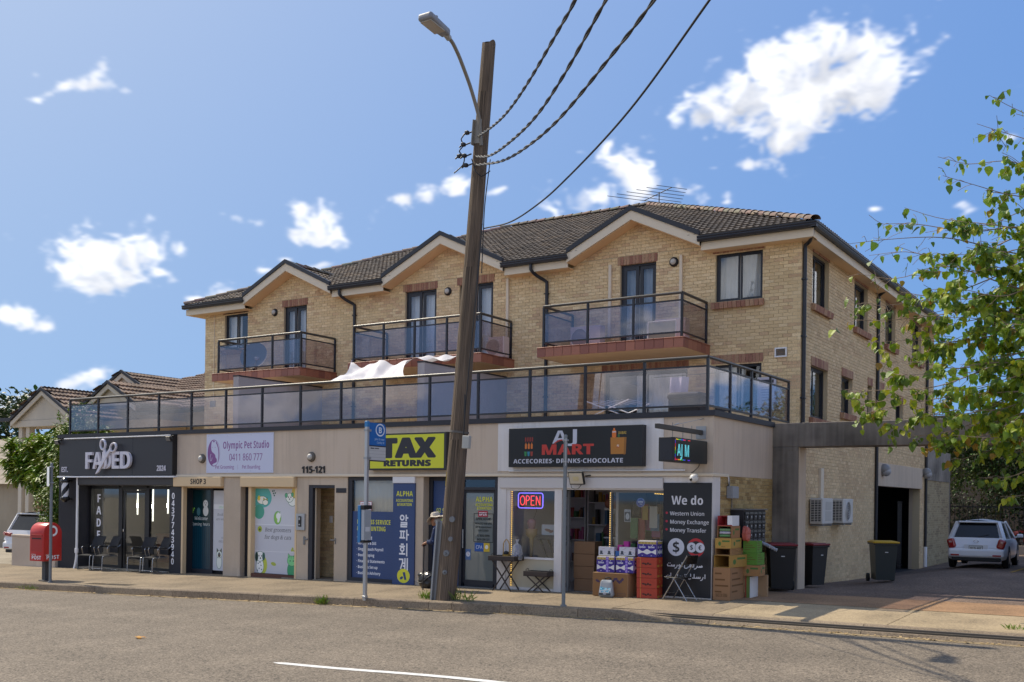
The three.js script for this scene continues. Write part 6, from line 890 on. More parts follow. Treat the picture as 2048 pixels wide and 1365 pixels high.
  // trestle tray tables on the footpath
  const trayTable = (lab, x, z, w, h, d) => { const t = thing('tray_table', lab, 'tray table', [x, gy(x, z), z], 0.06), bm = mat([0.045, 0.033, 0.028], 0.6); part(t, 'tray_base', box(-w / 2, h - 0.1, -d / 2, w / 2, h - 0.085, d / 2), bm); part(t, 'tray_side', rb(-w / 2, h - 0.1, d / 2 - 0.02, w / 2, h, d / 2, 0.004), bm); part(t, 'tray_side', rb(-w / 2, h - 0.1, -d / 2, w / 2, h, -d / 2 + 0.02, 0.004), bm); part(t, 'tray_side', rb(-w / 2, h - 0.1, -d / 2 + 0.02, -w / 2 + 0.02, h, d / 2 - 0.02, 0.004), bm); part(t, 'tray_side', rb(w / 2 - 0.02, h - 0.1, -d / 2 + 0.02, w / 2, h, d / 2 - 0.02, 0.004), bm); for (const s of [-1, 1]) { part(t, 'leg', bar(V(-w * 0.36, 0, s * d * 0.36), V(w * 0.36, h - 0.1, s * d * 0.36), 0.022), bm); part(t, 'leg', bar(V(w * 0.36, 0, s * d * 0.42), V(-w * 0.36, h - 0.1, s * d * 0.42), 0.022), bm); part(t, 'handle', tube([V(s * w / 2, h - 0.01, -0.06), V(s * w / 2, h + 0.035, -0.05), V(s * w / 2, h + 0.035, 0.05), V(s * w / 2, h - 0.01, 0.06)], 0.006, 10, 5), M.black); } return t; };
  trayTable('larger dark folding tray table with a wrapped basket before the shop window', -4.43, 0.2, 0.62, 0.72, 0.42); trayTable('lower dark folding tray table before the shop window', -3.66, 0.14, 0.54, 0.42, 0.36);
  const bk = thing('gift_basket', 'small yellow wicker basket with a tall handle on the larger tray table', 'basket', [-4.45, gy(-4.45, 0.15) + 0.637, 0.16]); part(bk, 'basket', lathe([[0.06, 0], [0.075, 0.02], [0.082, 0.1], [0.088, 0.11], [0.08, 0.11], [0.06, 0.02]], 16), mat([0.48, 0.30, 0.07], 0.7, { bumpMap: grit, bumpScale: 0.02 })); part(bk, 'handle', tube([V(-0.075, 0.1, 0), V(-0.07, 0.33, 0), V(0, 0.42, 0), V(0.07, 0.33, 0), V(0.075, 0.1, 0)], 0.01, 20, 6), mat([0.48, 0.28, 0.07], 0.7)); part(bk, 'contents', sph(0, 0.13, 0, 0.06, 0.05, 0.06), M.black);
  const wr = thing('wrapped_gift', 'gift wrapped in clear film on the larger tray table', 'gift', [-4.2, gy(-4.2, 0.15) + 0.637, 0.14]); const cone = lathe([[0.11, 0], [0.125, 0.1], [0.10, 0.28], [0.02, 0.36], [0.05, 0.42]], 10); part(wr, 'film_wrap', cone, phys([0.85, 0.86, 0.9], 0.12, { transmission: 0.75, thickness: 0 })); part(wr, 'contents', [sph(0, 0.08, 0, 0.08, 0.08, 0.08), cyl(V(0, 0.1, 0), V(0, 0.3, 0), 0.05, 0.02, 8)], mat([0.12, 0.10, 0.18], 0.6));
}
// ---------- chairs ----------
{
  const mk = () => {
    const c = thing('visitor_chair', 'black mesh cantilever chair at the left end of the barber shop row', 'chair', [0, 0, 0], 0, 'chairs before the barber shop'), ch = mat([0.42, 0.42, 0.43], 0.25, { metalness: 0.9 }), r = 0.013;
    const seat = grid(10, 8, (u, v) => [(u - 0.5) * 0.44, 0.43 - 0.04 * sstep(0.8, 1, v) + 0.012 * Math.cos((u - 0.5) * 6), -0.20 + v * 0.43]); part(c, 'seat', [seat, seat.clone().translate(0, -0.03, 0), rbx(0, 0.395, 0.215, 0.43, 0.04, 0.03, 0.014)], mat([0.012, 0.012, 0.014], 0.9));
    const back = (o) => grid(10, 10, (u, v) => [(u - 0.5) * 0.43, 0.47 + v * 0.45, -0.24 - 0.12 * v + 0.05 * Math.sin(v * 3.1) - 0.05 * Math.cos((u - 0.5) * 3) + o]); part(c, 'backrest', [back(0), back(-0.02)], mat([0.012, 0.012, 0.015], 0.75));
    for (const s of [-1, 1]) { const x = s * 0.235; part(c, 'leg', tube([V(x, 0.40, -0.2), V(x, 0.40, 0.17), V(x, 0.37, 0.22), V(x, 0.05, 0.235), V(x, 0.015, 0.21), V(x, 0.013, -0.25)], r, 40, 7), ch); part(c, 'armrest', [tube([V(x, 0.40, 0.02), V(x, 0.60, 0.08), V(x, 0.64, 0.04), V(x, 0.63, -0.2), V(x, 0.7, -0.31)], r, 28, 7)], ch); part(c, 'arm_pad', rbx(x, 0.655, -0.07, 0.045, 0.03, 0.24, 0.012), M.black); }
    part(c, 'floor_bar', tube([V(-0.235, 0.013, -0.25), V(0, 0.013, -0.26), V(0.235, 0.013, -0.25)], r, 10, 7), ch); return c;
  };
  const c = mk(), put = [[-18.2, 0.28, 0.12, null], [-17.55, 0.26, -0.1, 'black mesh cantilever chair left of the barber shop door'], [-16.05, 0.26, 0.1, 'black mesh cantilever chair right of the barber shop door'], [-15.42, 0.27, -0.14, 'black mesh cantilever chair beside the vertical phone number']];
  put.forEach(([x, z, t, l], i) => { const o = i ? copy(c, l) : c; o.position.set(x, gy(x, z) + 0.01, z); o.rotation.y = t; });
  const f = thing('folding_chair', 'black folding chair with bright steel legs before the tall black board', 'chair', [-0.5, gy(-0.5, 0.32), 0.32], -0.15), gl = mat([0.012, 0.012, 0.013], 0.25), bm = mat([0.35, 0.35, 0.36], 0.25, { metalness: 0.9 });
  // the chair faces left along the shopfront
  part(f, 'seat', rbx(-0.03, 0.415, 0, 0.38, 0.03, 0.36, 0.013), gl); const bk = new RoundedBoxGeometry(0.025, 0.17, 0.38, 3, 0.012); part(f, 'backrest', at(bk, 0.255, 0.755, 0, 0, 0, -0.2), gl);
  for (const s of [-1, 1]) { part(f, 'leg', cyl(V(-0.25, 0, s * 0.19), V(0.275, 0.83, s * 0.19), 0.012, 0.012, 8), bm); part(f, 'leg', cyl(V(0.27, 0, s * 0.17), V(-0.02, 0.41, s * 0.17), 0.011, 0.011, 8), bm); }
  part(f, 'stretcher', cyl(V(-0.17, 0.13, -0.19), V(-0.17, 0.13, 0.19), 0.009, 0.009, 6), bm); part(f, 'stretcher', cyl(V(0.2, 0.1, -0.17), V(0.2, 0.1, 0.17), 0.009, 0.009, 6), bm);
}
// ---------- on the side wall: letter boxes, meter box, air conditioners; bins ----------
{
  const m = thing('letter_boxes', 'bank of black letter boxes with pale flaps on the yellow brick wall', 'letter boxes'), y0 = 0.93, y1 = 1.66, z0 = -0.9, z1 = -2.12;
  part(m, 'cabinet', [box(0.004, y0, z1, 0.27, y1, z0)], mat([0.016, 0.016, 0.02], 0.45)); part(m, 'hood', rb(0.004, y1, z1 - 0.02, 0.32, y1 + 0.02, z0 + 0.02, 0.004), mat([0.14, 0.14, 0.15], 0.5)); part(m, 'notice', box(0.1, 1.5, z0 + 0.002, 0.2, 1.6, z0 + 0.006), M.navySoft);
  for (let r = 0; r < 4; r++) for (let c = 0; c < 5; c++) { const y = lerp(y1 - 0.02, y0, (r + 0.5) / 4), z = lerp(z0 - 0.03, z1 + 0.02, (c + 0.5) / 5), b = group(m, 'letter_box'); part(b, 'door', rbx(0.278, y - 0.03, z, 0.02, 0.10, 0.20, 0.004), M.black); part(b, 'flap', rbx(0.285, y + 0.05, z, 0.02, 0.05, 0.20, 0.004, 0, 0, 0.2), mat([0.03, 0.03, 0.034], 0.35)); part(b, 'label_plate', [box(0.292, y - 0.035, z - 0.02, 0.295, y + 0.0, z + 0.02)], mat([0.5, 0.5, 0.52], 0.5)); part(b, 'lock', cyl(V(0.285, y - 0.06, z), V(0.296, y - 0.06, z), 0.011, 0.011, 8), M.steel); }
  const np2 = thing('rolled_papers', 'rolled junk mail in plastic poking out of the lowest letter boxes', 'papers', [0.36, 0.98, -1.75]); for (let i = 0; i < 4; i++) part(np2, 'paper_roll', cyl(V(-0.08, 0.06 - i * 0.02, -0.1 * i), V(0.18, -0.03 - 0.03 * i, 0.1 - 0.14 * i), 0.032, 0.036, 8), mat([0.40, 0.42, 0.47], 0.4));
  const e = thing('meter_box', 'small grey electrical box with conduit on the side wall', 'electrical box', [0, 2.0, -0.85]); part(e, 'box', rb(0.003, -0.12, -0.17, 0.12, 0.115, 0.17, 0.01), mat([0.27, 0.28, 0.30], 0.5)); part(e, 'lid', rb(0.121, -0.11, -0.16, 0.128, 0.105, 0.16, 0.006), mat([0.30, 0.31, 0.33], 0.5)); part(e, 'conduit', [cyl(V(0.03, 0.11, 0.1), V(0.03, 0.28, 0.1), 0.012), cyl(V(0.03, -0.12, -0.05), V(0.03, -0.3, -0.05), 0.01)], M.dullSteel);
  const ac = (lab, z, fan, len) => {
    const a = thing('air_conditioner', lab, 'air conditioner', [0.03, 1.33, z]), W = 0.30, H = 0.60; part(a, 'casing', rbx(W / 2, H / 2, -len / 2, W, H, len, 0.02), M.acWhite);
    const gr = group(a, 'side_grille'); part(gr, 'grille_recess', box(0.03, 0.05, 0.001, W - 0.03, H - 0.05, 0.004), M.dark); for (let i = 0; i < 13; i++) part(gr, 'grille_slat', box(0.025, 0.055 + i * 0.039, 0.004, W - 0.025, 0.068 + i * 0.039, 0.010), M.acWhite); for (const x of [0.025, 0.11, 0.19, W - 0.035]) part(gr, 'grille_rib', box(x, 0.045, 0.010, x + 0.012, H - 0.045, 0.014), M.acWhite);
    if (fan) { const f = group(a, 'fan'); part(f, 'fan_ring', at(new THREE.TorusGeometry(0.24, 0.012, 6, 30), W + 0.004, H / 2, -len * 0.46, 0, Math.PI / 2), M.acWhite); part(f, 'fan_recess', at(new THREE.CircleGeometry(0.235, 28), W + 0.003, H / 2, -len * 0.46, 0, Math.PI / 2), mat([0.16, 0.16, 0.16], 0.7)); for (let i = 0; i < 5; i++) part(f, 'fan_guard', at(new THREE.TorusGeometry(0.05 + i * 0.042, 0.004, 4, 26), W + 0.012, H / 2, -len * 0.46, 0, Math.PI / 2), M.acWhite); } else { part(a, 'front_panel', [box(W, 0.07, -len * 0.86, W + 0.004, 0.30, -len * 0.3), box(W, 0.32, -len * 0.86, W + 0.004, 0.52, -len * 0.3)], mat([0.5, 0.485, 0.45], 0.5)); }
    part(a, 'bracket', [box(-0.025, -0.05, -0.15, W, -0.02, -0.1), box(-0.025, -0.05, -len + 0.1, W, -0.02, -len + 0.15)], M.galv); part(a, 'foot', box(0.02, -0.02, -len + 0.05, W - 0.02, 0.0, -0.05), M.dullSteel);
  };
  ac('boxy white outdoor air conditioner nearer the column, plain front', -5.86, false, 0.85); ac('white outdoor air conditioner with a round fan, farther from the column', -7.62, true, 0.88);
  tag(mesh('pipe_duct', rb(0.0, 1.92, -6.85, 0.07, 2.65, -6.62, 0.01), M.creamTrim), 'cream duct cover rising above the nearer air conditioner', 'duct');
  const binBody = new THREE.CylinderGeometry(0.40, 0.325, 0.86, 4, 1); binBody.rotateY(Math.PI / 4); binBody.scale(0.92, 1, 1.12); binBody.translate(0, 0.5, 0);
  const bin = (lab, x, z, turn, body, lid) => {
    const b = thing('wheelie_bin', lab, 'wheelie bin', [x, gy(x, z), z], turn), bg2 = ready(binBody.clone()); bg2.computeVertexNormals();
    part(b, 'body', bg2, body); part(b, 'rim', rbx(0, 0.915, 0, 0.58, 0.045, 0.68, 0.015), body); part(b, 'lid', [rbx(0, 0.955, 0.0, 0.60, 0.04, 0.71, 0.018), rbx(0, 0.975, -0.02, 0.5, 0.025, 0.58, 0.012)], lid); part(b, 'handle', [cyl(V(-0.22, 0.93, -0.39), V(0.22, 0.93, -0.39), 0.018), rbx(-0.2, 0.92, -0.36, 0.05, 0.06, 0.08, 0.01), rbx(0.2, 0.92, -0.36, 0.05, 0.06, 0.08, 0.01)], body); part(b, 'stamp', box(-0.035, 0.72, 0.357, 0.035, 0.735, 0.362), M.whiteGloss);
    for (const s of [-1, 1]) part(b, 'wheel', [cyl(V(s * 0.25, 0.1, -0.3), V(s * 0.31, 0.1, -0.3), 0.1, 0.1, 16), cyl(V(s * 0.305, 0.1, -0.3), V(s * 0.315, 0.1, -0.3), 0.045, 0.045, 10)], M.rubber);
  };
  bin('black wheelie bin with a red lid in front of the concrete column', 0.40, -2.72, 0.45, mat([0.010, 0.010, 0.011], 0.6), mat([0.20, 0.012, 0.018], 0.45)); bin('black wheelie bin with a red lid half hidden behind the concrete column', 0.40, -4.62, 1.2, mat([0.010, 0.010, 0.011], 0.6), mat([0.20, 0.012, 0.018], 0.45)); bin('dark green wheelie bin with a yellow lid by the garage opening', 1.36, -7.3, 0.45, mat([0.022, 0.030, 0.030], 0.4), mat([0.55, 0.33, 0.01], 0.45));
}

// ---------- things on the balconies, terrace and roof ----------
{
  const oac = (lab, x, y, z, w, h) => { const a = thing('air_conditioner', lab, 'air conditioner', [x, y, z]); part(a, 'casing', rbx(0, h / 2, 0, w, h, 0.28, 0.02), mat([0.62, 0.50, 0.48], 0.5)); part(a, 'fan_recess', at(new THREE.CircleGeometry(h * 0.4, 24), -w * 0.18, h / 2, 0.142), mat([0.30, 0.24, 0.24], 0.7)); part(a, 'fan_guard', at(new THREE.TorusGeometry(h * 0.4, 0.01, 5, 24), -w * 0.18, h / 2, 0.145), M.acWhite); part(a, 'foot', [box(-w * 0.4, -0.03, -0.15, -w * 0.3, 0, 0.15), box(w * 0.3, -0.03, -0.15, w * 0.4, 0, 0.15)], M.black); };
  oac('outdoor air conditioner at the left end of the right balcony', -5.3, 5.575, -4.75, 0.85, 0.6); oac('outdoor air conditioner at the right end of the right balcony', -3.0, 5.575, -4.75, 0.8, 0.6); oac('outdoor air conditioner at the right end of the middle balcony', -8.05, 5.575, -4.85, 0.5, 0.55);
  const tr = thing('wire_screen', 'white wire frame leaning inside the right balcony glass', 'frame', [-2.85, 5.56, -3.85], 0, undefined), fr = M.whiteGloss; part(tr, 'frame', [cyl(V(-0.35, 0, 0), V(-0.35, 0.42, 0), 0.012), cyl(V(0.35, 0, 0), V(0.35, 0.42, 0), 0.012), cyl(V(-0.35, 0.42, 0), V(0.35, 0.42, 0), 0.012)], fr); part(tr, 'panel', box(-0.33, 0.02, -0.01, 0.33, 0.4, 0.0), mat([0.4, 0.42, 0.34], 0.6));
  const d = thing('satellite_dish', 'dark grey satellite dish standing on the left balcony', 'satellite dish', [-16.6, 6.05, -4.25], 0.35); const dish = lathe([[0.001, 0], [0.12, 0.012], [0.26, 0.05], [0.38, 0.11], [0.44, 0.15]], 30); dish.rotateX(Math.PI / 2 - 0.35); part(d, 'dish', dish, mat([0.10, 0.115, 0.16], 0.6)); part(d, 'feed_arm', cyl(V(0, -0.35, 0.1), V(0.3, -0.12, 0.5), 0.014), M.dullSteel); part(d, 'receiver', rbx(0.31, -0.1, 0.52, 0.12, 0.08, 0.1, 0.02), mat([0.4, 0.42, 0.5], 0.5)); part(d, 'mast', cyl(V(0, -0.5, -0.05), V(0, 0, 0), 0.025), M.dullSteel);
  // shade sail tied between balcony and railing
  const sail = thing('shade_sail', 'crumpled pale shade sail tied from the middle balcony to the terrace railing', 'shade sail');
  const c = [[V(-12.06, 5.54, -3.5), V(-9.85, 5.56, -3.5)], [V(-9.75, 4.56, -0.2), V(-7.5, 4.56, -0.2)]];
  part(sail, 'cloth', grid(40, 30, (u, v) => { const a = c[0][0].clone().lerp(c[0][1], u), b = c[1][0].clone().lerp(c[1][1], u), p = a.lerp(b, v), e = Math.sin(Math.PI * u), f = Math.sin(Math.PI * v); return [p.x + 0.35 * f * (0.5 - u), p.y - 0.16 * e * f - 0.16 * Math.abs(Math.sin(2 * Math.PI * u)) * (1 - v) + 0.10 * (fbm3(u * 6, v * 4, 2, 3) - 0.5) * 2 * f + 0.035 * Math.sin(u * 24 + v * 7) * (0.4 + 0.6 * (1 - v)), p.z + 0.3 * e * (1 - 2 * v) * 0.3]; }), M.shadeCloth);
  const s2 = grid(16, 16, (u, v) => { const a = V(-9.5, 5.54, -3.5).lerp(V(-8.3, 5.52, -3.55), u), b = V(-9.2, 5.36, -2.6).lerp(V(-8.2, 5.3, -2.9), u), p = a.lerp(b, v); return [p.x, p.y - 0.1 * Math.sin(Math.PI * u) * Math.sin(Math.PI * v) + 0.03 * Math.sin(u * 14), p.z]; }); part(sail, 'cloth', s2, M.shadeCloth);
  part(sail, 'tie_rope', [cyl(V(-12.06, 5.52, -3.5), V(-12.1, 5.62, -3.6), 0.008), cyl(V(-9.75, 4.56, -0.2), V(-9.76, 4.52, -0.11), 0.008), cyl(V(-8.7, 4.55, -0.2), V(-8.7, 4.52, -0.11), 0.008), cyl(V(-7.5, 4.56, -0.2), V(-7.5, 4.52, -0.11), 0.008)], mat([0.08, 0.1, 0.4], 0.6));
  // terrace bits
  const rack = thing('clothes_rack', 'white folding clothes airer on the terrace near the right corner', 'clothes airer', [-2.6, 3.46, -1.2]); for (const s of [-0.5, 0.5]) { part(rack, 'leg', cyl(V(-0.6, 0, s), V(0.5, 0.4, s), 0.012), M.whiteGloss); part(rack, 'leg', cyl(V(0.6, 0, s), V(-0.5, 0.4, s), 0.012), M.whiteGloss); } for (let i = 0; i < 7; i++) part(rack, 'drying_bar', cyl(V(-0.5 + i * 0.165, 0.4, -0.5), V(-0.5 + i * 0.165, 0.4, 0.5), 0.007), M.whiteGloss);
  const cl = thing('hanging_cloth', 'pale cloth hanging behind the terrace glass near the sliding door', 'cloth', [-1.85, 3.5, -2.6]); part(cl, 'cloth', grid(14, 10, (u, v) => [(u - 0.5) * 0.42 * (1 - 0.5 * v * v), 1.0 - v * 0.95, 0.04 * Math.sin(u * 11 + v * 3)]), mat([0.60, 0.56, 0.68], 0.9)); part(cl, 'cord', cyl(V(-0.6, 1.02, 0), V(1.2, 1.05, 0), 0.006), M.black);
  const bb = thing('barbecue', 'dark covered barbecue on the terrace by the sliding door', 'barbecue', [-1.3, 3.46, -1.8]); part(bb, 'body', rbx(0, 0.32, 0, 0.7, 0.35, 0.45, 0.05), M.black); part(bb, 'cover', rbx(0, 0.52, 0, 0.75, 0.16, 0.5, 0.07), M.navySoft); for (const a of [-0.3, 0.3]) part(bb, 'leg', box(a - 0.02, 0, -0.18, a + 0.02, 0.2, 0.18), M.black);
  const pb = thing('notice_board', 'white framed poster standing against the terrace wall by the corner', 'poster', [-0.75, 4.0, D + 0.06]); part(pb, 'board', box(-0.22, 0.0, 0, 0.22, 0.7, 0.03), mat([0.5, 0.5, 0.55], 0.5)); part(pb, 'face', quad(0.4, 0.66, 0, 0.35, 0.032), print(200, 330, (x, w, h) => { x.fillStyle = '#b9b4c0'; x.fillRect(0, 0, w, h); x.fillStyle = '#2a2d36'; x.fillRect(14, 20, 170, 40); x.fillStyle = '#8d8894'; for (let i = 0; i < 6; i++) x.fillRect(40, 100 + i * 30, 120, 9); }), true);
  const an = thing('tv_antenna', 'old television antenna with long thin elements on the roof ridge', 'antenna', [-7.0, 11.30, -12.5], 0.5), am = mat([0.10, 0.10, 0.11], 0.5, { metalness: 0.5 }); part(an, 'mast', cyl(V(0, -0.1, 0), V(0, 0.5, 0), 0.018), am); part(an, 'boom', cyl(V(-0.45, 0.40, -0.6), V(0.35, 0.44, 0.7), 0.014), am); for (let i = 0; i < 6; i++) { const t = i / 5, l = 1.35 - 0.8 * t; part(an, 'element', cyl(V(-0.45 + 0.8 * t - l * 0.9, 0.40 + 0.04 * t, -0.6 + 1.3 * t + l * 0.42), V(-0.45 + 0.8 * t + l * 0.9, 0.40 + 0.04 * t, -0.6 + 1.3 * t - l * 0.42), 0.010, 0.010, 5), am); }
}
// ---------- street: pole, lamp, wires, posts, post box ----------
{
  const p = thing('power_pole', 'leaning weathered timber power pole with a street light on the kerb', 'power pole'), b = V(-4.45, -0.3, 2.26), t = V(-3.585, 10.25, 2.30);
  const g = new THREE.CylinderGeometry(1, 1, 1, 26, 70, true), q = g.attributes.position, ax = t.clone().sub(b), ux = V(1, 0, 0), uz = V(0, 0, 1);
  for (let i = 0; i < q.count; i++) { const h = q.getY(i) + 0.5, a = Math.atan2(q.getZ(i), q.getX(i)), r = lerp(0.205, 0.125, Math.pow(h, 0.85)) * (1 + 0.05 * (fbm3(Math.cos(a) * 2.2, h * 5, Math.sin(a) * 2.2, 3) - 0.5) - 0.05 * sstep(0.62, 0.72, n3(Math.cos(a) * 5, h * 3, Math.sin(a) * 5))); const c = b.clone().addScaledVector(ax, h); q.setXYZ(i, c.x + Math.cos(a) * r, c.y + (h > 0.999 ? 0.03 * Math.sin(a * 3 + 1) + 0.02 * Math.cos(a) : 0), c.z + Math.sin(a) * r); }
  g.computeVertexNormals(); const uv = g.attributes.uv; for (let i = 0; i < uv.count; i++) uv.setXY(i, uv.getX(i) * 1.4, uv.getY(i) * 10.5);
  part(p, 'pole', g, mat([0.215, 0.168, 0.13], 0.95, { map: woodMap, bumpMap: woodBump, bumpScale: 0.02 }), true);
  part(p, 'pole_top', new THREE.CircleGeometry(0.12, 18).rotateX(-Math.PI / 2).translate(t.x, t.y - 0.0, t.z), mat([0.16, 0.13, 0.1], 1));
  // luminaire and arm over the road
  part(p, 'lamp_arm', tube([V(-3.66, 8.35, 2.40), V(-3.68, 8.85, 2.45), V(-3.70, 9.35, 2.72), V(-3.70, 9.75, 3.06), V(-3.70, 9.93, 3.27), V(-3.70, 10.0, 3.45)], 0.034, 40, 9), mat([0.22, 0.20, 0.17], 0.6, { metalness: 0.4 }));
  const lu = group(p, 'street_light'), lg = new RoundedBoxGeometry(0.30, 0.13, 0.66, 3, 0.05); { const a = lg.attributes.position; for (let i = 0; i < a.count; i++) { const k = lerp(0.62, 1, sstep(-0.33, 0.0, a.getZ(i))); a.setX(i, a.getX(i) * k); } lg.computeVertexNormals(); } part(lu, 'lamp_head', at(lg, -3.70, 10.06, 3.78, -0.10), mat([0.20, 0.21, 0.235], 0.45)); part(lu, 'lamp_lens', at(new RoundedBoxGeometry(0.23, 0.03, 0.42, 2, 0.012), -3.70, 9.995, 3.86, -0.10), mat([0.32, 0.28, 0.23], 0.3)); part(lu, 'photo_cell', cyl(V(-3.70, 10.12, 3.78), V(-3.70, 10.21, 3.78), 0.04, 0.04, 12), mat([0.25, 0.25, 0.27], 0.5)); part(lu, 'collar', cyl(V(-3.70, 9.97, 3.38), V(-3.70, 10.03, 3.52), 0.055, 0.06, 12), M.galv);
  part(p, 'arm_plate', [bx(-3.735, 8.62, 2.425, 0.16, 0.44, 0.02, 0, 0, -0.08), bx(-3.80, 8.60, 2.44, 0.015, 0.46, 0.12, 0, 0, -0.08)], mat([0.27, 0.25, 0.22], 0.6, { metalness: 0.4 }));
  for (const [y, s] of [[2.32, 0.055], [1.95, 0.045], [0.78, 0.06], [0.42, 0.045]]) { const h = (y - b.y) / ax.y, c = b.clone().addScaledVector(ax, h), r = lerp(0.205, 0.125, h); if (y < 1) part(p, 'bolt_plate', [cyl(V(c.x + 0.06, y, c.z + r - 0.025), V(c.x + 0.063, y, c.z + r + 0.005), s, s, 16), cyl(V(c.x + 0.06, y, c.z + r), V(c.x + 0.063, y, c.z + r + 0.04), 0.02, 0.02, 6)], M.dullSteel); else part(p, 'bolt_plate', cyl(V(c.x + 0.06, y - 0.9, c.z + r - 0.02), V(c.x + 0.065, y - 0.9, c.z + r + 0.015), s, s, 16), M.dullSteel); }
  part(p, 'cable', [tube([V(-3.60, 6.9, 2.42), V(-3.72, 5.4, 2.445), V(-3.86, 3.9, 2.46), V(-3.93, 3.05, 2.46)], 0.012, 30, 5), tube([V(-3.52, 8.1, 2.3), V(-3.60, 7.2, 2.35), V(-3.66, 6.0, 2.33)], 0.01, 20, 5)], M.black);
  const jb = group(p, 'junction_box'); part(jb, 'box', rbx(-3.86, 2.86, 2.46, 0.15, 0.24, 0.09, 0.012, 0, 0, -0.06), mat([0.40, 0.40, 0.37], 0.6)); part(jb, 'cable', tube([V(-3.92, 3.75, 2.45), V(-3.90, 3.3, 2.48), V(-3.93, 2.98, 2.46)], 0.014, 14, 6), M.black);
  part(p, 'yellow_marker', bx(-4.335, 2.18, 2.40, 0.055, 0.26, 0.03, 0.5, 0, -0.08), mat([0.6, 0.42, 0.05], 0.6)); part(p, 'metal_band', cyl(V(-4.17, 3.05, 2.27), V(-4.165, 3.09, 2.27), 0.186, 0.186, 24, true), mat([0.12, 0.11, 0.10], 0.7));
  const ins = []; for (const [x, y, z] of [[-3.97, 8.64, 2.42], [-4.03, 8.42, 2.45], [-4.12, 8.22, 2.45], [-3.99, 8.2, 2.47], [-3.96, 8.02, 2.46]]) part(p, 'clamp', [rbx(x, y, z, 0.08, 0.07, 0.08, 0.02), cyl(V(x, y - 0.02, z), V(x + 0.14, y + 0.02, z - 0.03), 0.014), cyl(V(x - 0.03, y, z), V(x - 0.07, y - 0.05, z + 0.03), 0.018, 0.012)], M.black);
  part(p, 'loose_cable', [tube([V(-3.97, 8.64, 2.45), V(-4.06, 8.52, 2.48), V(-4.02, 8.4, 2.46), V(-4.1, 8.3, 2.48), V(-3.98, 8.15, 2.48), V(-4.02, 8.02, 2.48), V(-4.2, 7.9, 2.5)], 0.012, 30, 5), tube([V(-3.8, 8.1, 2.5), V(-3.7, 7.85, 2.5), V(-3.6, 7.76, 2.45), V(-3.45, 7.85, 2.4)], 0.010, 16, 5)], M.black);
  // galvanised cable guard up its left side, weeds at the foot
  const cg = tag(mesh('cable_guard', [bar(V(-4.69, -0.14, 2.36), V(-4.565, 1.38, 2.36), 0.015, 0.10), bar(V(-4.655, -0.14, 2.40), V(-4.53, 1.38, 2.40), 0.085, 0.012), bar(V(-4.62, -0.14, 2.36), V(-4.50, 1.38, 2.36), 0.012, 0.07)], M.galv), 'galvanised steel channel guarding cables on the left of the timber pole', 'cable guard');
  const wires = [[[-3.94, 8.62, 2.17], [-2.62, 8.08, 3.67], [-1.24, 7.59, 5.23], [0.11, 7.24, 6.77], [1.55, 6.98, 8.41], [2.07, 6.9, 9.0], [5, 6.85, 12.3], [9.5, 8.3, 17.5]], [[-3.94, 8.25, 2.23], [-2.69, 7.67, 3.56], [-1.53, 7.29, 4.79], [-0.01, 6.92, 6.4], [1.03, 6.81, 7.51], [2.42, 6.82, 8.99], [5.5, 7.0, 12.2], [10, 8.1, 17]], [[-3.85, 8.03, 2.35], [-1.92, 7.28, 4.24], [-0.61, 6.94, 5.52], [0.5, 6.75, 6.61], [1.93, 6.69, 8.0], [2.96, 6.68, 9.01], [6, 6.95, 12], [11, 8.0, 16.8]], [[-3.58, 6.81, 2.39], [-2.07, 6.41, 3.79], [-0.85, 6.25, 4.92], [-0.02, 6.2, 5.7], [1.99, 6.26, 7.57], [3.54, 6.54, 9.01], [7, 7.3, 12.2], [11.5, 8.8, 16.4]]];
  const labs = ['twisted overhead cable leaving the pole highest, steepest of the four', 'second twisted overhead cable from the top of the pole', 'third twisted overhead cable from the top of the pole', 'single thin overhead wire leaving the pole lowest, just above the roof'];
  wires.forEach((w, i) => {
    const curve = new THREE.CatmullRomCurve3(w.map((k) => V(...k)), false, 'centripetal'), o = thing('overhead_cable', labs[i], 'cable');
    if (i === 3) { part(o, 'wire', new THREE.TubeGeometry(curve, 90, 0.013, 5), M.black); return; }
    const n = 260; for (const s of [0, Math.PI]) { const pts = []; for (let k = 0; k <= n; k++) { const c = curve.getPointAt(k / n), a = k * 0.62 + s; pts.push(c.add(V(Math.cos(a) * 0.012, Math.sin(a) * 0.014, 0))); } part(o, 'wire_strand', new THREE.TubeGeometry(new THREE.CatmullRomCurve3(pts), n * 2, 0.0125, 5), s ? M.black : mat([0.06, 0.058, 0.055], 0.6)); }
  });
}
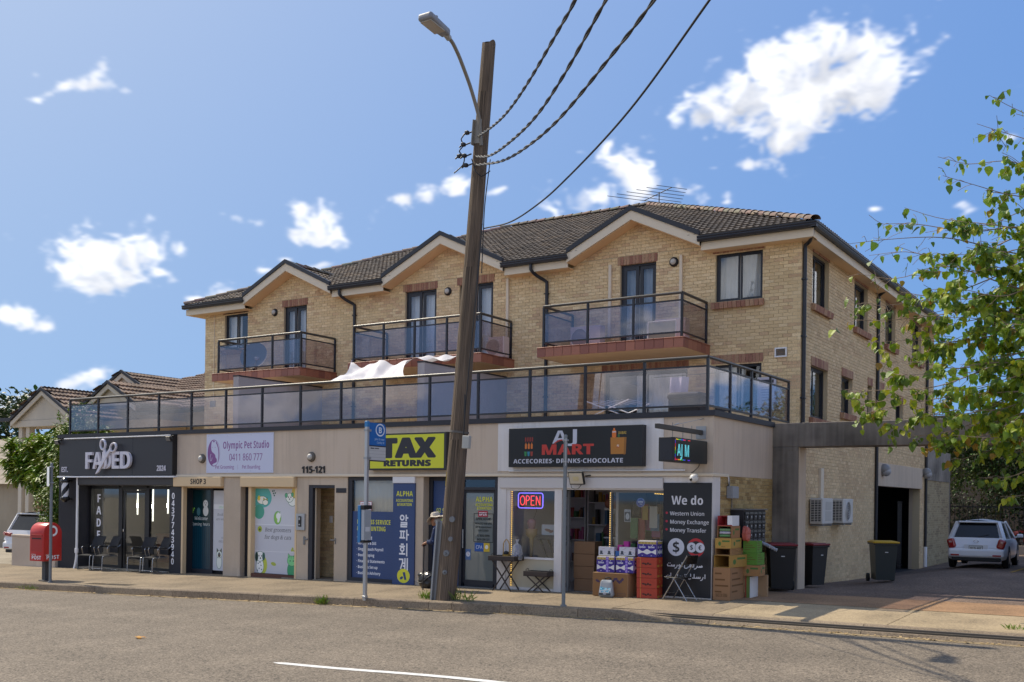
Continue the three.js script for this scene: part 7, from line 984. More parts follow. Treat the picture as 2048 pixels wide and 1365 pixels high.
{
  const x = -6.05, z = 2.73, y0 = gy(x, z), s = thing('bus_stop', 'aluminium bus stop post with a blue flag sign and timetable case', 'bus stop', [x, 0, z], 0.0);
  part(s, 'post', [rb(-0.035, y0 - 0.05, -0.035, 0.035, 3.24, 0.035, 0.012), rb(-0.042, y0, -0.042, 0.042, y0 + 0.05, 0.042, 0.01)], mat([0.46, 0.47, 0.48], 0.4, { metalness: 0.6 })); part(s, 'post_cap', rb(-0.037, 3.18, -0.037, 0.037, 3.30, 0.037, 0.012), mat([0.03, 0.20, 0.46], 0.4));
  const sg = group(s, 'flag_sign'); const shape = new THREE.Shape(); shape.moveTo(0, 0); shape.lineTo(0.50, 0); shape.lineTo(0.50, 0.64); shape.quadraticCurveTo(0.50, 0.76, 0.38, 0.76); shape.lineTo(0, 0.76); const fg = new THREE.ExtrudeGeometry(shape, { depth: 0.012, bevelEnabled: false }); part(sg, 'plate', at(fg, -0.006, 2.52, -0.06, 0, Math.PI / 2, 0), mat([0.48, 0.48, 0.49], 0.5));
  const fs = new THREE.ShapeGeometry(shape); { const p = fs.attributes.position, u = fs.attributes.uv; for (let i = 0; i < p.count; i++) u.setXY(i, p.getX(i) / 0.5, p.getY(i) / 0.76); }
  part(sg, 'printed_face', at(fs, 0.0085, 2.52, -0.06, 0, Math.PI / 2, 0), print(500, 760, (c, w, h) => { c.fillStyle = '#1668b4'; c.fillRect(0, 0, w, 445); c.fillStyle = '#20242c'; c.fillRect(0, 445, w, 22); c.fillStyle = '#c6c6c4'; c.fillRect(0, 467, w, h); c.strokeStyle = '#e9eef4'; c.lineWidth = 26; c.beginPath(); c.ellipse(325, 135, 125, 112, 0, 0, 7); c.stroke(); write(c, 'B', 165, 325, 140, '#e9eef4', { sx: 1.05 }); write(c, 'John St near', 54, 310, 318, '#cfe0f0', { bold: false }); write(c, 'Canley St', 54, 340, 385, '#cfe0f0', { bold: false }); c.fillStyle = '#4a4d55'; c.fillRect(40, 490, 110, 26); c.fillRect(165, 492, 130, 20); c.fillStyle = '#9a9a98'; for (const y of [545, 610, 675]) c.fillRect(0, y, w, 5); c.fillStyle = '#33363e'; c.fillRect(0, 735, w, 25); }, 0.5), true); part(sg, 'clamp', [box(-0.045, 3.1, -0.08, 0.045, 3.14, 0.045), box(-0.045, 2.56, -0.08, 0.045, 2.60, 0.045)], M.galv);
  const tc = group(s, 'timetable_case'); part(tc, 'case_back', rb(-0.11, 0.93, -0.12, -0.045, 1.66, 0.12, 0.008), mat([0.03, 0.20, 0.46], 0.4)); part(tc, 'case_frame', [rb(-0.045, 1.58, -0.115, 0.05, 1.66, 0.115, 0.006), rb(-0.045, 0.93, -0.115, 0.05, 0.97, 0.115, 0.006)], M.black); part(tc, 'timetable', box(-0.03, 0.98, -0.10, 0.042, 1.57, 0.10), mat([0.42, 0.44, 0.46], 0.4)); part(tc, 'timetable_print', quad(0.19, 0.58, 0.0445, 1.275, 0, Math.PI / 2), print(190, 580, (c, w, h) => { c.fillStyle = '#aeb4b8'; c.fillRect(0, 0, w, h); c.fillStyle = '#868d94'; for (let i = 0; i < 26; i++) c.fillRect(14, 20 + i * 21, w - 28, 7); c.fillStyle = '#d4d6d8'; c.fillRect(30, 330, 130, 90); }, 0.3), true);
}
{
  const st = (lab, x, z, h, ph) => { const y0 = gy(x, z), s = thing('sign_post', lab, 'sign post', [x, 0, z]), m = mat([0.20, 0.215, 0.225], 0.55, { metalness: 0.35 }); part(s, 'post', [cyl(V(0, y0 - 0.1, 0), V(0, h, 0), 0.034, 0.034, 14), sph(0, h, 0, 0.034, 0.02, 0.034)], m); part(s, 'base_collar', cyl(V(0, y0 - 0.02, 0), V(0, y0 + 0.03, 0), 0.06, 0.055, 14), M.dullSteel);
    for (const y of [h - 0.08, h - ph + 0.04]) part(s, 'clamp', rbx(0, y, 0, 0.085, 0.03, 0.085, 0.008), M.galv); return s; };
  const a = st('round steel sign post on the kerb before the corner shop, plate seen edge-on', -1.88, 2.22, 2.95, 0.5); part(a, 'sign_plate', at(box(-0.15, 2.42, -0.003, 0.15, 2.9, 0.003), 0.025, 0, 0.035, 0, -1.0, 0), mat([0.5, 0.5, 0.5], 0.5));
  const b = st('round steel sign post beside the red post box, small plate seen edge-on', -15.35, 3.35, 2.52, 0.5); part(b, 'sign_plate', at(box(-0.15, 1.98, -0.003, 0.15, 2.44, 0.003), -0.06, 0, 0.05, 0, -0.42, 0), M.whiteGloss);
}
{
  const x = -16.05, z = 3.02, b = thing('post_box', 'red street post box with an arched top on a black post', 'post box', [x, gy(x, z), z], 0.10 + Math.PI / 2), R = mat([0.50, 0.022, 0.018], 0.3), w = 0.25, d = 0.235;
  part(b, 'post', [rb(-0.06, -0.02, -0.06, 0.06, 0.5, 0.06, 0.01), rb(-0.12, -0.02, -0.1, 0.12, 0.02, 0.1, 0.005)], mat([0.05, 0.055, 0.06], 0.5));
  const sh = new THREE.Shape(); sh.moveTo(-w, 0); sh.lineTo(w, 0); sh.lineTo(w, 0.66); sh.absarc(0, 0.66, w, 0, Math.PI, false); sh.lineTo(-w, 0); const g = new THREE.ExtrudeGeometry(sh, { depth: 2 * d, bevelEnabled: true, bevelSize: 0.012, bevelThickness: 0.012, bevelSegments: 2, curveSegments: 20 }); part(b, 'body', toCreasedNormals(g, 0.6).translate(0, 0.5, -d), R);
  part(b, 'side_panel', [rb(-w - 0.016, 0.72, -d + 0.04, -w - 0.013, 1.1, d - 0.04, 0.002), rb(-w - 0.03, 1.1, -d + 0.03, -w - 0.01, 1.13, d - 0.03, 0.004)], mat([0.40, 0.02, 0.016], 0.3)); part(b, 'mail_slot', box(-w - 0.022, 1.02, -0.16, -w - 0.0165, 1.05, 0.16), M.black);
  const front = print(500, 900, (c, W, H) => { write(c, 'AUSTRALIA', 38, 140, 770, '#ecdcda', { sx: 0.9 }); write(c, 'POST', 128, 250, 830, '#f3efee', { sx: 1.22 }); c.strokeStyle = '#f3efee'; c.lineWidth = 52; c.beginPath(); c.arc(250, 190, 105, -Math.PI * 0.75, Math.PI * 0.52); c.stroke(); c.fillStyle = '#f3efee'; c.fillRect(215, 165, 0, 0); }, 0.35, { transparent: true });
  part(b, 'printed_front', quad(0.5, 0.9, 0, 0.96, d + 0.0145), front, true);
  part(b, 'printed_side', quad(0.44, 0.2, -w - 0.0185, 0.60, 0, -Math.PI / 2), print(440, 200, (c) => { write(c, 'AUSTRALIA', 34, 120, 52, '#ecdcda', { sx: 0.9 }); write(c, 'POST', 126, 218, 128, '#f3efee', { sx: 1.12 }); }, 0.35, { transparent: true }), true);
}
tag(mesh('planter_wall', [rb(-22.3, -0.7, -0.12, -20.14, 0.5, 0.08, 0.012), rb(-22.32, 0.5, -0.14, -20.14, 0.56, 0.10, 0.012)], M.beige), 'low cream rendered wall beside the black barber shop, behind the post box', 'wall');
struct('cover_plate', onGround(-14.3, -12.85, (x) => kerbZ(x) - 0.62, (x) => kerbZ(x) - 0.3, 0.02, 0.0, 3, 2), mat([0.10, 0.085, 0.07], 0.9, { map: pathMap, bumpMap: grit, bumpScale: 0.006 }));
// ---------- the elderly person behind the pole, and a black bag ----------
function fieldMesh(bones, lo, hi, cell, k = 0.02) { // one smooth skin over tapered bones
  const ext3 = Math.max(hi.x - lo.x, hi.y - lo.y, hi.z - lo.z) / 2, ctr = V((lo.x + hi.x) / 2, (lo.y + hi.y) / 2, (lo.z + hi.z) / 2), n = Math.max(16, Math.ceil((2 * ext3) / cell)), mc = new MarchingCubes(n, new THREE.MeshStandardMaterial(), false, false, 160000);
  const h = n / 2, bs = bones.map(([a, b, ra, rb2]) => ({ a, d: V().subVectors(b, a), ra, rb: rb2 ?? ra, l2: Math.max(1e-9, a.distanceToSquared(b)) })), p = V();
  for (let z = 0; z < n; z++) for (let y = 0; y < n; y++) for (let x = 0; x < n; x++) {
    p.set(ctr.x + ((x - h) / h) * ext3, ctr.y + ((y - h) / h) * ext3, ctr.z + ((z - h) / h) * ext3); let dd = 9;
    for (const b of bs) { const px = p.x - b.a.x, py = p.y - b.a.y, pz = p.z - b.a.z, t = clamp((px * b.d.x + py * b.d.y + pz * b.d.z) / b.l2), e = Math.hypot(px - b.d.x * t, py - b.d.y * t, pz - b.d.z * t) - lerp(b.ra, b.rb, t); const q = clamp(0.5 + (0.5 * (dd - e)) / k); dd = lerp(dd, e, q) - k * q * (1 - q); }
    mc.field[x + y * n + z * n * n] = -dd;
  }
  mc.isolation = 0; mc.update();
  const g = new THREE.BufferGeometry(), c = mc.count, pos = mc.positionArray.slice(0, c * 3), nor = mc.normalArray.slice(0, c * 3); for (let i = 0; i < pos.length; i += 3) { pos[i] = ctr.x + pos[i] * ext3; pos[i + 1] = ctr.y + pos[i + 1] * ext3; pos[i + 2] = ctr.z + pos[i + 2] * ext3; }
  g.setAttribute('position', new THREE.BufferAttribute(pos, 3)); g.setAttribute('normal', new THREE.BufferAttribute(nor, 3)); return g;
}
{
  const X = -5.62, Z = 0.78, Y = gy(X, Z), o = thing('person', 'stooping person in a pale wide-brimmed hat and navy patterned shirt holding a walking stick', 'person', [X, Y, Z], 0);
  // local frame: faces -x, bent forward; y up
  const hip = V(0.02, 0.83, 0), chest = V(-0.03, 1.14, 0), neck = V(-0.10, 1.335, 0), head = V(-0.185, 1.455, 0.02), sl = V(-0.05, 1.27, 0.17), srr = V(-0.05, 1.27, -0.17), el = V(-0.10, 1.02, 0.22), er = V(-0.12, 1.02, -0.2), hl = V(-0.34, 0.99, 0.15), hr2 = V(-0.26, 1.11, -0.05);
  const kL = V(-0.03, 0.45, 0.10), kR = V(0.03, 0.45, -0.10), aL = V(-0.02, 0.08, 0.10), aR = V(0.08, 0.08, -0.11);
  const skin = mat([0.36, 0.185, 0.115], 0.6), shirt = print(256, 256, (x) => { x.fillStyle = '#1a2748'; x.fillRect(0, 0, 256, 256); reseed(3); for (let i = 0; i < 60; i++) { x.fillStyle = ['#2f4474', '#3d5688', '#8fa0c0', '#111a33'][i % 4]; x.beginPath(); x.ellipse(rr(0, 256), rr(0, 256), rr(3, 12), rr(2, 6), rr(0, 3), 0, 7); x.fill(); } }, 0.9); shirt.map.wrapS = shirt.map.wrapT = THREE.RepeatWrapping; shirt.map.repeat.set(3, 3);
  const body = fieldMesh([[hip, chest, 0.135, 0.135], [chest, V(-0.05, 1.26, 0), 0.135, 0.10], [V(-0.05, 1.28, 0.1), V(-0.05, 1.28, -0.1), 0.07, 0.07], [neck, head, 0.055, 0.05], [head, head, 0.092, 0.092], [head.clone().add(V(-0.03, -0.05, 0)), head.clone().add(V(-0.05, -0.075, 0)), 0.06, 0.045], [head.clone().add(V(-0.085, -0.015, 0)), head.clone().add(V(-0.115, -0.035, 0)), 0.017, 0.016], [head.clone().add(V(0.01, -0.01, 0.088)), head.clone().add(V(0.01, -0.04, 0.088)), 0.02, 0.014], [head.clone().add(V(0.01, -0.01, -0.088)), head.clone().add(V(0.01, -0.04, -0.088)), 0.02, 0.014], [sl, el, 0.055, 0.042], [el, hl.clone().lerp(el, 0.22), 0.042, 0.028], [srr, er, 0.055, 0.042], [er, hr2.clone().lerp(er, 0.22), 0.042, 0.028], [hip, kL, 0.10, 0.065], [kL, aL, 0.065, 0.04], [hip, kR, 0.10, 0.065], [kR, aR, 0.065, 0.04]], V(-0.5, -0.02, -0.5), V(0.5, 1.62, 0.5), 0.0135, 0.03);
  const hand = (c, dir, curl) => { const bones = [[c, c.clone().add(V(-0.055, -0.02, 0)), 0.026, 0.026], [c.clone().add(V(0, 0, 0.015)), c.clone().add(V(-0.055, -0.025, 0.022)), 0.022, 0.02], [c.clone().add(V(0, 0, -0.015)), c.clone().add(V(-0.055, -0.025, -0.022)), 0.022, 0.02]]; for (let i = 0; i < 4; i++) { const k = c.clone().add(V(-0.062, -0.022, -0.03 + i * 0.02)), len = [0.028, 0.033, 0.032, 0.025][i], a = k.clone().add(V(-len, -0.012 - curl * 0.01, 0)), b2 = a.clone().add(V(-0.006 * (1 - curl), -len * 0.9, 0)), e = b2.clone().add(V(0.018 * curl, -len * 0.6, 0)); bones.push([k, a, 0.010, 0.009], [a, b2, 0.009, 0.008], [b2, e, 0.008, 0.007]); } const t0 = c.clone().add(V(-0.015, -0.005, 0.03 * dir)), t1 = c.clone().add(V(-0.045, -0.035, 0.045 * dir)), t2 = c.clone().add(V(-0.068, -0.055, 0.028 * dir)); bones.push([t0, t1, 0.013, 0.011], [t1, t2, 0.011, 0.009]); return fieldMesh(bones, c.clone().add(V(-0.14, -0.13, -0.09)), c.clone().add(V(0.06, 0.06, 0.09)), 0.0042, 0.006); };
  part(o, 'body', [body, hand(hl.clone().add(V(0.02, 0, 0)), -1, 1), hand(hr2.clone().add(V(0.02, 0, 0)), 1, 0.5), cyl(hl.clone().lerp(el, 0.25), hl.clone().add(V(0.01, 0, 0)), 0.029, 0.024, 10), cyl(hr2.clone().lerp(er, 0.25), hr2.clone().add(V(0.01, 0, 0)), 0.029, 0.024, 10)], skin);
  part(o, 'shirt', fieldMesh([[hip.clone().add(V(0, -0.06, 0)), chest, 0.165, 0.155], [chest, V(-0.05, 1.26, 0), 0.155, 0.115], [V(-0.05, 1.29, 0.12), V(-0.05, 1.29, -0.12), 0.085, 0.085], [V(-0.09, 1.32, 0), V(-0.1, 1.345, 0), 0.075, 0.068], [sl, el, 0.078, 0.064], [el, el.clone().lerp(hl, 0.6), 0.06, 0.05], [srr, er, 0.078, 0.064], [er, er.clone().lerp(hr2, 0.55), 0.06, 0.05]], V(-0.5, 0.6, -0.45), V(0.4, 1.45, 0.45), 0.0135, 0.03), shirt);
  part(o, 'trousers', fieldMesh([[V(0.02, 0.80, 0.04), V(0.02, 0.80, -0.04), 0.15, 0.15], [V(0.02, 0.78, 0.07), kL, 0.118, 0.088], [kL, aL, 0.086, 0.07], [V(0.03, 0.78, -0.07), kR, 0.118, 0.088], [kR, aR, 0.086, 0.07]], V(-0.4, 0.02, -0.4), V(0.4, 0.95, 0.4), 0.0135, 0.025), mat([0.014, 0.017, 0.032], 0.9));
  for (const a of [aL, aR]) part(o, 'shoe', [rbx(a.x - 0.06, 0.045, a.z, 0.26, 0.075, 0.095, 0.035), rbx(a.x - 0.06, 0.012, a.z, 0.27, 0.024, 0.10, 0.01)], M.black);
  part(o, 'hair', sph(head.x + 0.025, head.y - 0.005, head.z, 0.085, 0.075, 0.094), mat([0.35, 0.33, 0.31], 0.95)); for (const s of [1, -1]) part(o, 'eye', sph(head.x - 0.083, head.y + 0.005, head.z + s * 0.032, 0.011, 0.009, 0.012, 10, 8), M.black); part(o, 'glasses', [at(new THREE.TorusGeometry(0.024, 0.003, 5, 14), head.x - 0.095, head.y + 0.005, head.z + 0.034, 0, Math.PI / 2), at(new THREE.TorusGeometry(0.024, 0.003, 5, 14), head.x - 0.095, head.y + 0.005, head.z - 0.034, 0, Math.PI / 2)], M.black); part(o, 'mouth', rbx(head.x - 0.093, head.y - 0.06, head.z, 0.008, 0.008, 0.038, 0.003), mat([0.2, 0.06, 0.05], 0.6));
  const hatC = mat([0.50, 0.44, 0.36], 0.9), hat = lathe([[0.19, -0.025], [0.205, -0.035], [0.205, -0.03], [0.15, 0.008], [0.108, 0.02], [0.104, 0.05], [0.098, 0.10], [0.075, 0.128], [0.03, 0.136], [0.001, 0.132]], 30); { const q = hat.attributes.position; for (let i = 0; i < q.count; i++) { const x = q.getX(i), z = q.getZ(i), r = Math.hypot(x, z); if (r > 0.12) q.setY(i, q.getY(i) + 0.05 * Math.abs(z) / 0.2 - 0.055 * Math.max(0, -x) / 0.2 + 0.012 * Math.sin(5 * Math.atan2(z, x))); } hat.computeVertexNormals(); }
  part(o, 'hat', at(hat, head.x + 0.005, head.y + 0.045, head.z, 0, 0, 0.26), hatC); part(o, 'hat_band', at(lathe([[0.110, 0.018], [0.109, 0.042], [0.104, 0.044]], 26), head.x + 0.005, head.y + 0.047, head.z, 0, 0, 0.26), mat([0.30, 0.26, 0.2], 0.9));
  const wk = thing('walking_stick', 'thin dark walking stick under the hand of the stooping person', 'walking stick', [X, Y, Z]); part(wk, 'shaft', cyl(V(-0.40, 0.0, 0.15), V(-0.385, 0.92, 0.15), 0.011, 0.012, 8), M.black); part(wk, 'handle', [cyl(V(-0.445, 0.925, 0.15), V(-0.335, 0.935, 0.15), 0.013, 0.013, 8)], M.black); part(wk, 'tip', cyl(V(-0.40, 0, 0.15), V(-0.40, 0.03, 0.15), 0.017, 0.015, 10), M.rubber);
  const bag = thing('black_bag', 'shiny black shoulder bag lying on the pavement by the blue board', 'bag', [-6.27, gy(-6.27, 0.45), 0.45], -0.2), g = new THREE.IcosahedronGeometry(1, 5), q = g.attributes.position; for (let i = 0; i < q.count; i++) { const x = q.getX(i), y = q.getY(i), z = q.getZ(i), k = 0.85 + 0.35 * fbm3(x * 2.2 + 5, y * 2.2, z * 2.2, 4); q.setXYZ(i, x * k * 0.25, Math.max(0, 0.155 + y * k * 0.20), z * k * 0.15); } g.computeVertexNormals(); part(bag, 'body', g, mat([0.018, 0.018, 0.020], 0.28)); part(bag, 'strap', [tube([V(-0.2, 0.2, 0.08), V(-0.12, 0.12, 0.16), V(0.02, 0.12, 0.18), V(0.15, 0.24, 0.12), V(0.2, 0.3, 0.02)], 0.012, 22, 6)], M.black); part(bag, 'flap', sph(-0.13, 0.27, 0.02, 0.13, 0.07, 0.1), mat([0.02, 0.02, 0.022], 0.3));
}

// ---------- foliage ----------
class Leaves { // leaves gathered into one geometry
  constructor() { this.p = []; this.c = []; }
  add(pos, dir, up, len, w, col, shape = 0, bend = 0.25) {
    const d = dir.clone().normalize(), s = V().crossVectors(d, up).normalize(), n = V().crossVectors(s, d).normalize(), P = (a, b, c) => [pos.x + d.x * a * len + s.x * b * w + n.x * c * len, pos.y + d.y * a * len + s.y * b * w + n.y * c * len, pos.z + d.z * a * len + s.z * b * w + n.z * c * len];
    const prof = shape === 1 ? [[0, 0.04, 0], [0.10, 0.42, 0.02], [0.32, 0.5, 0.02], [0.62, 0.34, -0.03], [0.84, 0.14, -0.1]] : [[0, 0.05, 0], [0.25, 0.38, 0.03], [0.55, 0.5, 0.0], [0.8, 0.3, -0.08]], tip = P(1, 0, -bend), fold = shape === 1 ? 0.14 : 0.10;
    for (let i = 0; i < prof.length; i++) {
      const [a, b, c] = prof[i], nx = prof[i + 1], m = P(a, 0, c - bend * a * a), l = P(a, b, c + fold * b - bend * a * a), r = P(a, -b, c + fold * b - bend * a * a);
      if (nx) { const m2 = P(nx[0], 0, nx[2] - bend * nx[0] ** 2), l2 = P(nx[0], nx[1], nx[2] + fold * nx[1] - bend * nx[0] ** 2), r2 = P(nx[0], -nx[1], nx[2] + fold * nx[1] - bend * nx[0] ** 2); this.p.push(...m, ...l, ...l2, ...m, ...l2, ...m2, ...m, ...m2, ...r2, ...m, ...r2, ...r); for (let k = 0; k < 12; k++) this.c.push(...col); } else { this.p.push(...m, ...l, ...tip, ...m, ...tip, ...r); for (let k = 0; k < 6; k++) this.c.push(...col); }
    }
  }
  geo() { const g = new THREE.BufferGeometry(); g.setAttribute('position', new THREE.Float32BufferAttribute(this.p, 3)); g.setAttribute('color', new THREE.Float32BufferAttribute(this.c, 3)); g.computeVertexNormals(); return g; }
}
const leafMat = (t = 0.4, r = 0.5) => phys([1, 1, 1], r, { vertexColors: true, transmission: t, thickness: 0, specularIntensity: 0.6 });
const rdir = (upBias = 0) => { const a = rr(0, 6.283), y = rr(-1, 1) + upBias; return V(Math.cos(a), y, Math.sin(a)).normalize(); };
// ---------- foreground street tree reaching in from the right ----------
{
  reseed(101);
  const t = thing('street_tree', 'leafy street tree with yellow-green heart-shaped leaves reaching over the concrete beam', 'tree', [0, 0, 0]), bark = mat([0.20, 0.155, 0.115], 0.9, { map: woodMap, bumpMap: woodBump, bumpScale: 0.01 }), twigM = mat([0.23, 0.17, 0.125], 0.85);
  part(t, 'trunk', tube([V(8.4, -0.3, -0.9), V(8.35, 1.2, -0.85), V(8.2, 2.6, -0.75), V(8.0, 4.2, -0.6), V(7.9, 6.2, -0.5), V(7.8, 8.0, -0.4)], 0.14, 30, 10), bark);
  const big = [], twigs = [], leaves = [], pal = [[0.22, 0.34, 0.025], [0.29, 0.41, 0.028], [0.38, 0.47, 0.03], [0.16, 0.26, 0.025], [0.48, 0.51, 0.035], [0.11, 0.19, 0.022]], gold = [0.40, 0.24, 0.03];
  const leafAt = (p, s) => { const droop = V(rr(-0.7, 0.7), rr(-1.5, -0.15), rr(-0.7, 0.7)); leaves.push([p.clone().add(V(rr(-0.04, 0.04), rr(-0.05, 0.02), rr(-0.04, 0.04))), droop, V(rr(-0.5, 0.5), rr(0.3, 1), rr(-0.6, 0.9)), rr(0.07, 0.15) * s * (0.75 + 0.5 * rnd()), rnd() < 0.03 ? gold : pal[Math.min(5, Math.floor(Math.pow(rnd(), 1.1) * 6))]]); };
  const tips = [[2.45, 6.25, 0.2, 0.25], [2.75, 6.08, -0.1, 0.25], [2.95, 6.5, 0.3, 0.3], [2.6, 5.75, 0.1, 0.2], [3.3, 6.85, -0.2, 0.3], [3.9, 7.5, 0.2, 0.25], [4.0, 7.15, 0.3, 0.25], [4.45, 8.0, 0, 0.3], [4.6, 8.5, -0.2, 0.35],
    [2.35, 4.98, 0.2, 0.45], [2.75, 5.15, 0.3, 0.75], [2.95, 4.55, 0.1, 0.8], [3.2, 5.45, -0.3, 1], [3.0, 4.15, 0.4, 0.6], [2.42, 3.72, 0.1, 1], [2.6, 3.48, 0.2, 1.3], [2.8, 3.3, 0.5, 1.3], [3.1, 3.1, 0.2, 1.2], [3.5, 2.95, 0.0, 1.1], [3.9, 2.75, 0.3, 1.2], [4.3, 2.55, 0.1, 1.2], [4.6, 2.25, 0.3, 0.8], [4.9, 1.95, 0.2, 0.6],
    [3.4, 4.4, -0.6, 1.2], [3.4, 5.0, -0.4, 1.2], [3.5, 3.9, 0.7, 1.3], [3.7, 5.6, 0.4, 1.3], [3.9, 6.0, -0.3, 1.3], [3.6, 3.5, -0.6, 1.3], [4.0, 4.8, 0.6, 1.3], [4.1, 4.2, -0.8, 1.3], [4.2, 3.6, 0.8, 1.4], [4.3, 5.4, -0.7, 1.4], [4.2, 6.4, 0.3, 1.2], [4.3, 3.1, -0.5, 1.3], [4.6, 6.9, -0.1, 1.2], [4.7, 4.9, 0.2, 1.4], [4.7, 4.0, 0.2, 1.4], [4.8, 5.8, 0.5, 1.3], [4.8, 3.0, 0.6, 1.2], [5.0, 6.4, -0.6, 1.3], [5.0, 7.2, 0.4, 1.1], [5.2, 4.4, -0.8, 1.4], [5.2, 5.2, 0.7, 1.3], [5.3, 3.4, -0.3, 1.3], [5.4, 7.8, 0, 1], [3.6, 4.7, 0.2, 1.6], [3.9, 5.2, 0.9, 1.6], [3.8, 4.4, 0.3, 1.7], [4.0, 3.9, -0.2, 1.7], [3.7, 3.2, 0.6, 1.5], [4.1, 3.3, 0.1, 1.7], [4.5, 3.6, 0.4, 1.8], [4.4, 4.5, -0.4, 1.8], [4.6, 5.2, 0.1, 1.7], [4.9, 4.6, 0.8, 1.8], [4.3, 2.9, 0.9, 1.4], [4.8, 3.5, -0.6, 1.7], [5.0, 2.6, 0.2, 1.3], [4.4, 5.9, 0.5, 1.5], [4.9, 5.5, -0.2, 1.7], [5.1, 6.1, 0.3, 1.5], [4.2, 5.0, 0.2, 1.7], [5.3, 4.0, 0.5, 1.7], [5.2, 6.9, -0.3, 1.4], [5.3, 3.0, 0.7, 1.4]];
  for (const [x, y, z, dens] of tips) {
    const base = V(rr(7.6, 8.1), clamp(lerp(4.6, y, 0.55) + rr(-0.5, 0.3), 2.4, 7.4), -0.6 + rr(-0.15, 0.3)), tip = V(x, y, z), L0 = base.distanceTo(tip);
    const q1 = base.clone().lerp(tip, 0.22).add(V(0, rr(-0.1, 0.35), rr(-0.25, 0.25))), mid = base.clone().lerp(tip, 0.48).add(V(0, rr(-0.15, 0.55), rr(-0.25, 0.25))), m2 = base.clone().lerp(tip, 0.72).add(V(0, rr(-0.14, 0.3), rr(-0.12, 0.12))), m3 = base.clone().lerp(tip, 0.88).add(V(0, rr(-0.09, 0.12), rr(-0.08, 0.08))), curve = new THREE.CatmullRomCurve3([base, q1, mid, m2, m3, tip]);
    const g = new THREE.TubeGeometry(curve, 26, 0.02, 5), gp = g.attributes.position; for (let i = 0; i < gp.count; i++) { const k = Math.floor(i / 6) / 26, c = curve.getPointAt(Math.min(1, k)), s = lerp(1.5, 0.18, Math.pow(k, 0.6)); gp.setXYZ(i, c.x + (gp.getX(i) - c.x) * s, c.y + (gp.getY(i) - c.y) * s, c.z + (gp.getZ(i) - c.z) * s); } g.computeVertexNormals(); big.push(g);
    const n = Math.round(17 * L0 / 4);
    for (let i = 0; i < n; i++) {
      const u = 0.35 + 0.65 * Math.pow(rnd(), 0.8), p = curve.getPointAt(u), tan = curve.getTangentAt(u), d = tan.clone().multiplyScalar(rr(0.3, 1)).add(rdir(0.05).multiplyScalar(0.9)).normalize(), l = rr(0.18, 0.6) * (1.1 - u * 0.5), e = p.clone().addScaledVector(d, l).add(V(0, rr(-0.12, 0.03), 0)), m = p.clone().lerp(e, 0.5).add(V(0, rr(-0.02, 0.06), 0));
      twigs.push(tube([p, m, e], 0.0045, 5, 3)); const k = Math.round(rr(3, 9.5) * dens * (x < 3.25 ? 0.62 : 1)); for (let j = 0; j < k; j++) leafAt(p.clone().lerp(e, rr(0.3, 1.05)), 1);
    }
    for (let j = 0; j < 4 * dens; j++) leafAt(curve.getPointAt(rr(0.85, 1)), 1);
  }
  part(t, 'branches', big, twigM).userData.kind = 'stuff'; part(t, 'twigs', twigs, twigM).userData.kind = 'stuff';
  const lm = pal.concat([gold]).map((c) => phys(c, 0.5, { transmission: 0.58, thickness: 0, specularIntensity: 0.6 })), mainL = new Leaves(); let single = 0;
  leaves.sort((a, b) => a[0].x - b[0].x);
  const one = new Leaves(); one.add(V(0, 0, 0), V(0, -1, 0), V(0, 0, 1), 1, 0.85, [1, 1, 1], 1); const og = one.geo(); og.deleteAttribute('color'); og.setAttribute('uv', new THREE.BufferAttribute(new Float32Array(og.attributes.position.count * 2), 2));
  for (const [p, d, u, l, c] of leaves) {
    if (p.x > 2 && single < 280) { single++; const o = new THREE.Mesh(og, lm[c === gold ? 6 : pal.indexOf(c)]), y = d.clone().normalize().negate(), xx = V().crossVectors(y, u).normalize(), zz = V().crossVectors(xx, y); o.quaternion.setFromRotationMatrix(new THREE.Matrix4().makeBasis(xx, y, zz)); o.position.copy(p); o.scale.setScalar(l); o.name = 'leaf'; o.castShadow = o.receiveShadow = true; t.add(o); } else mainL.add(p, d, u, l, l * 0.85, c, 1);
  }
  part(t, 'crown', mainL.geo(), leafMat(0.58)).userData.kind = 'stuff';
}
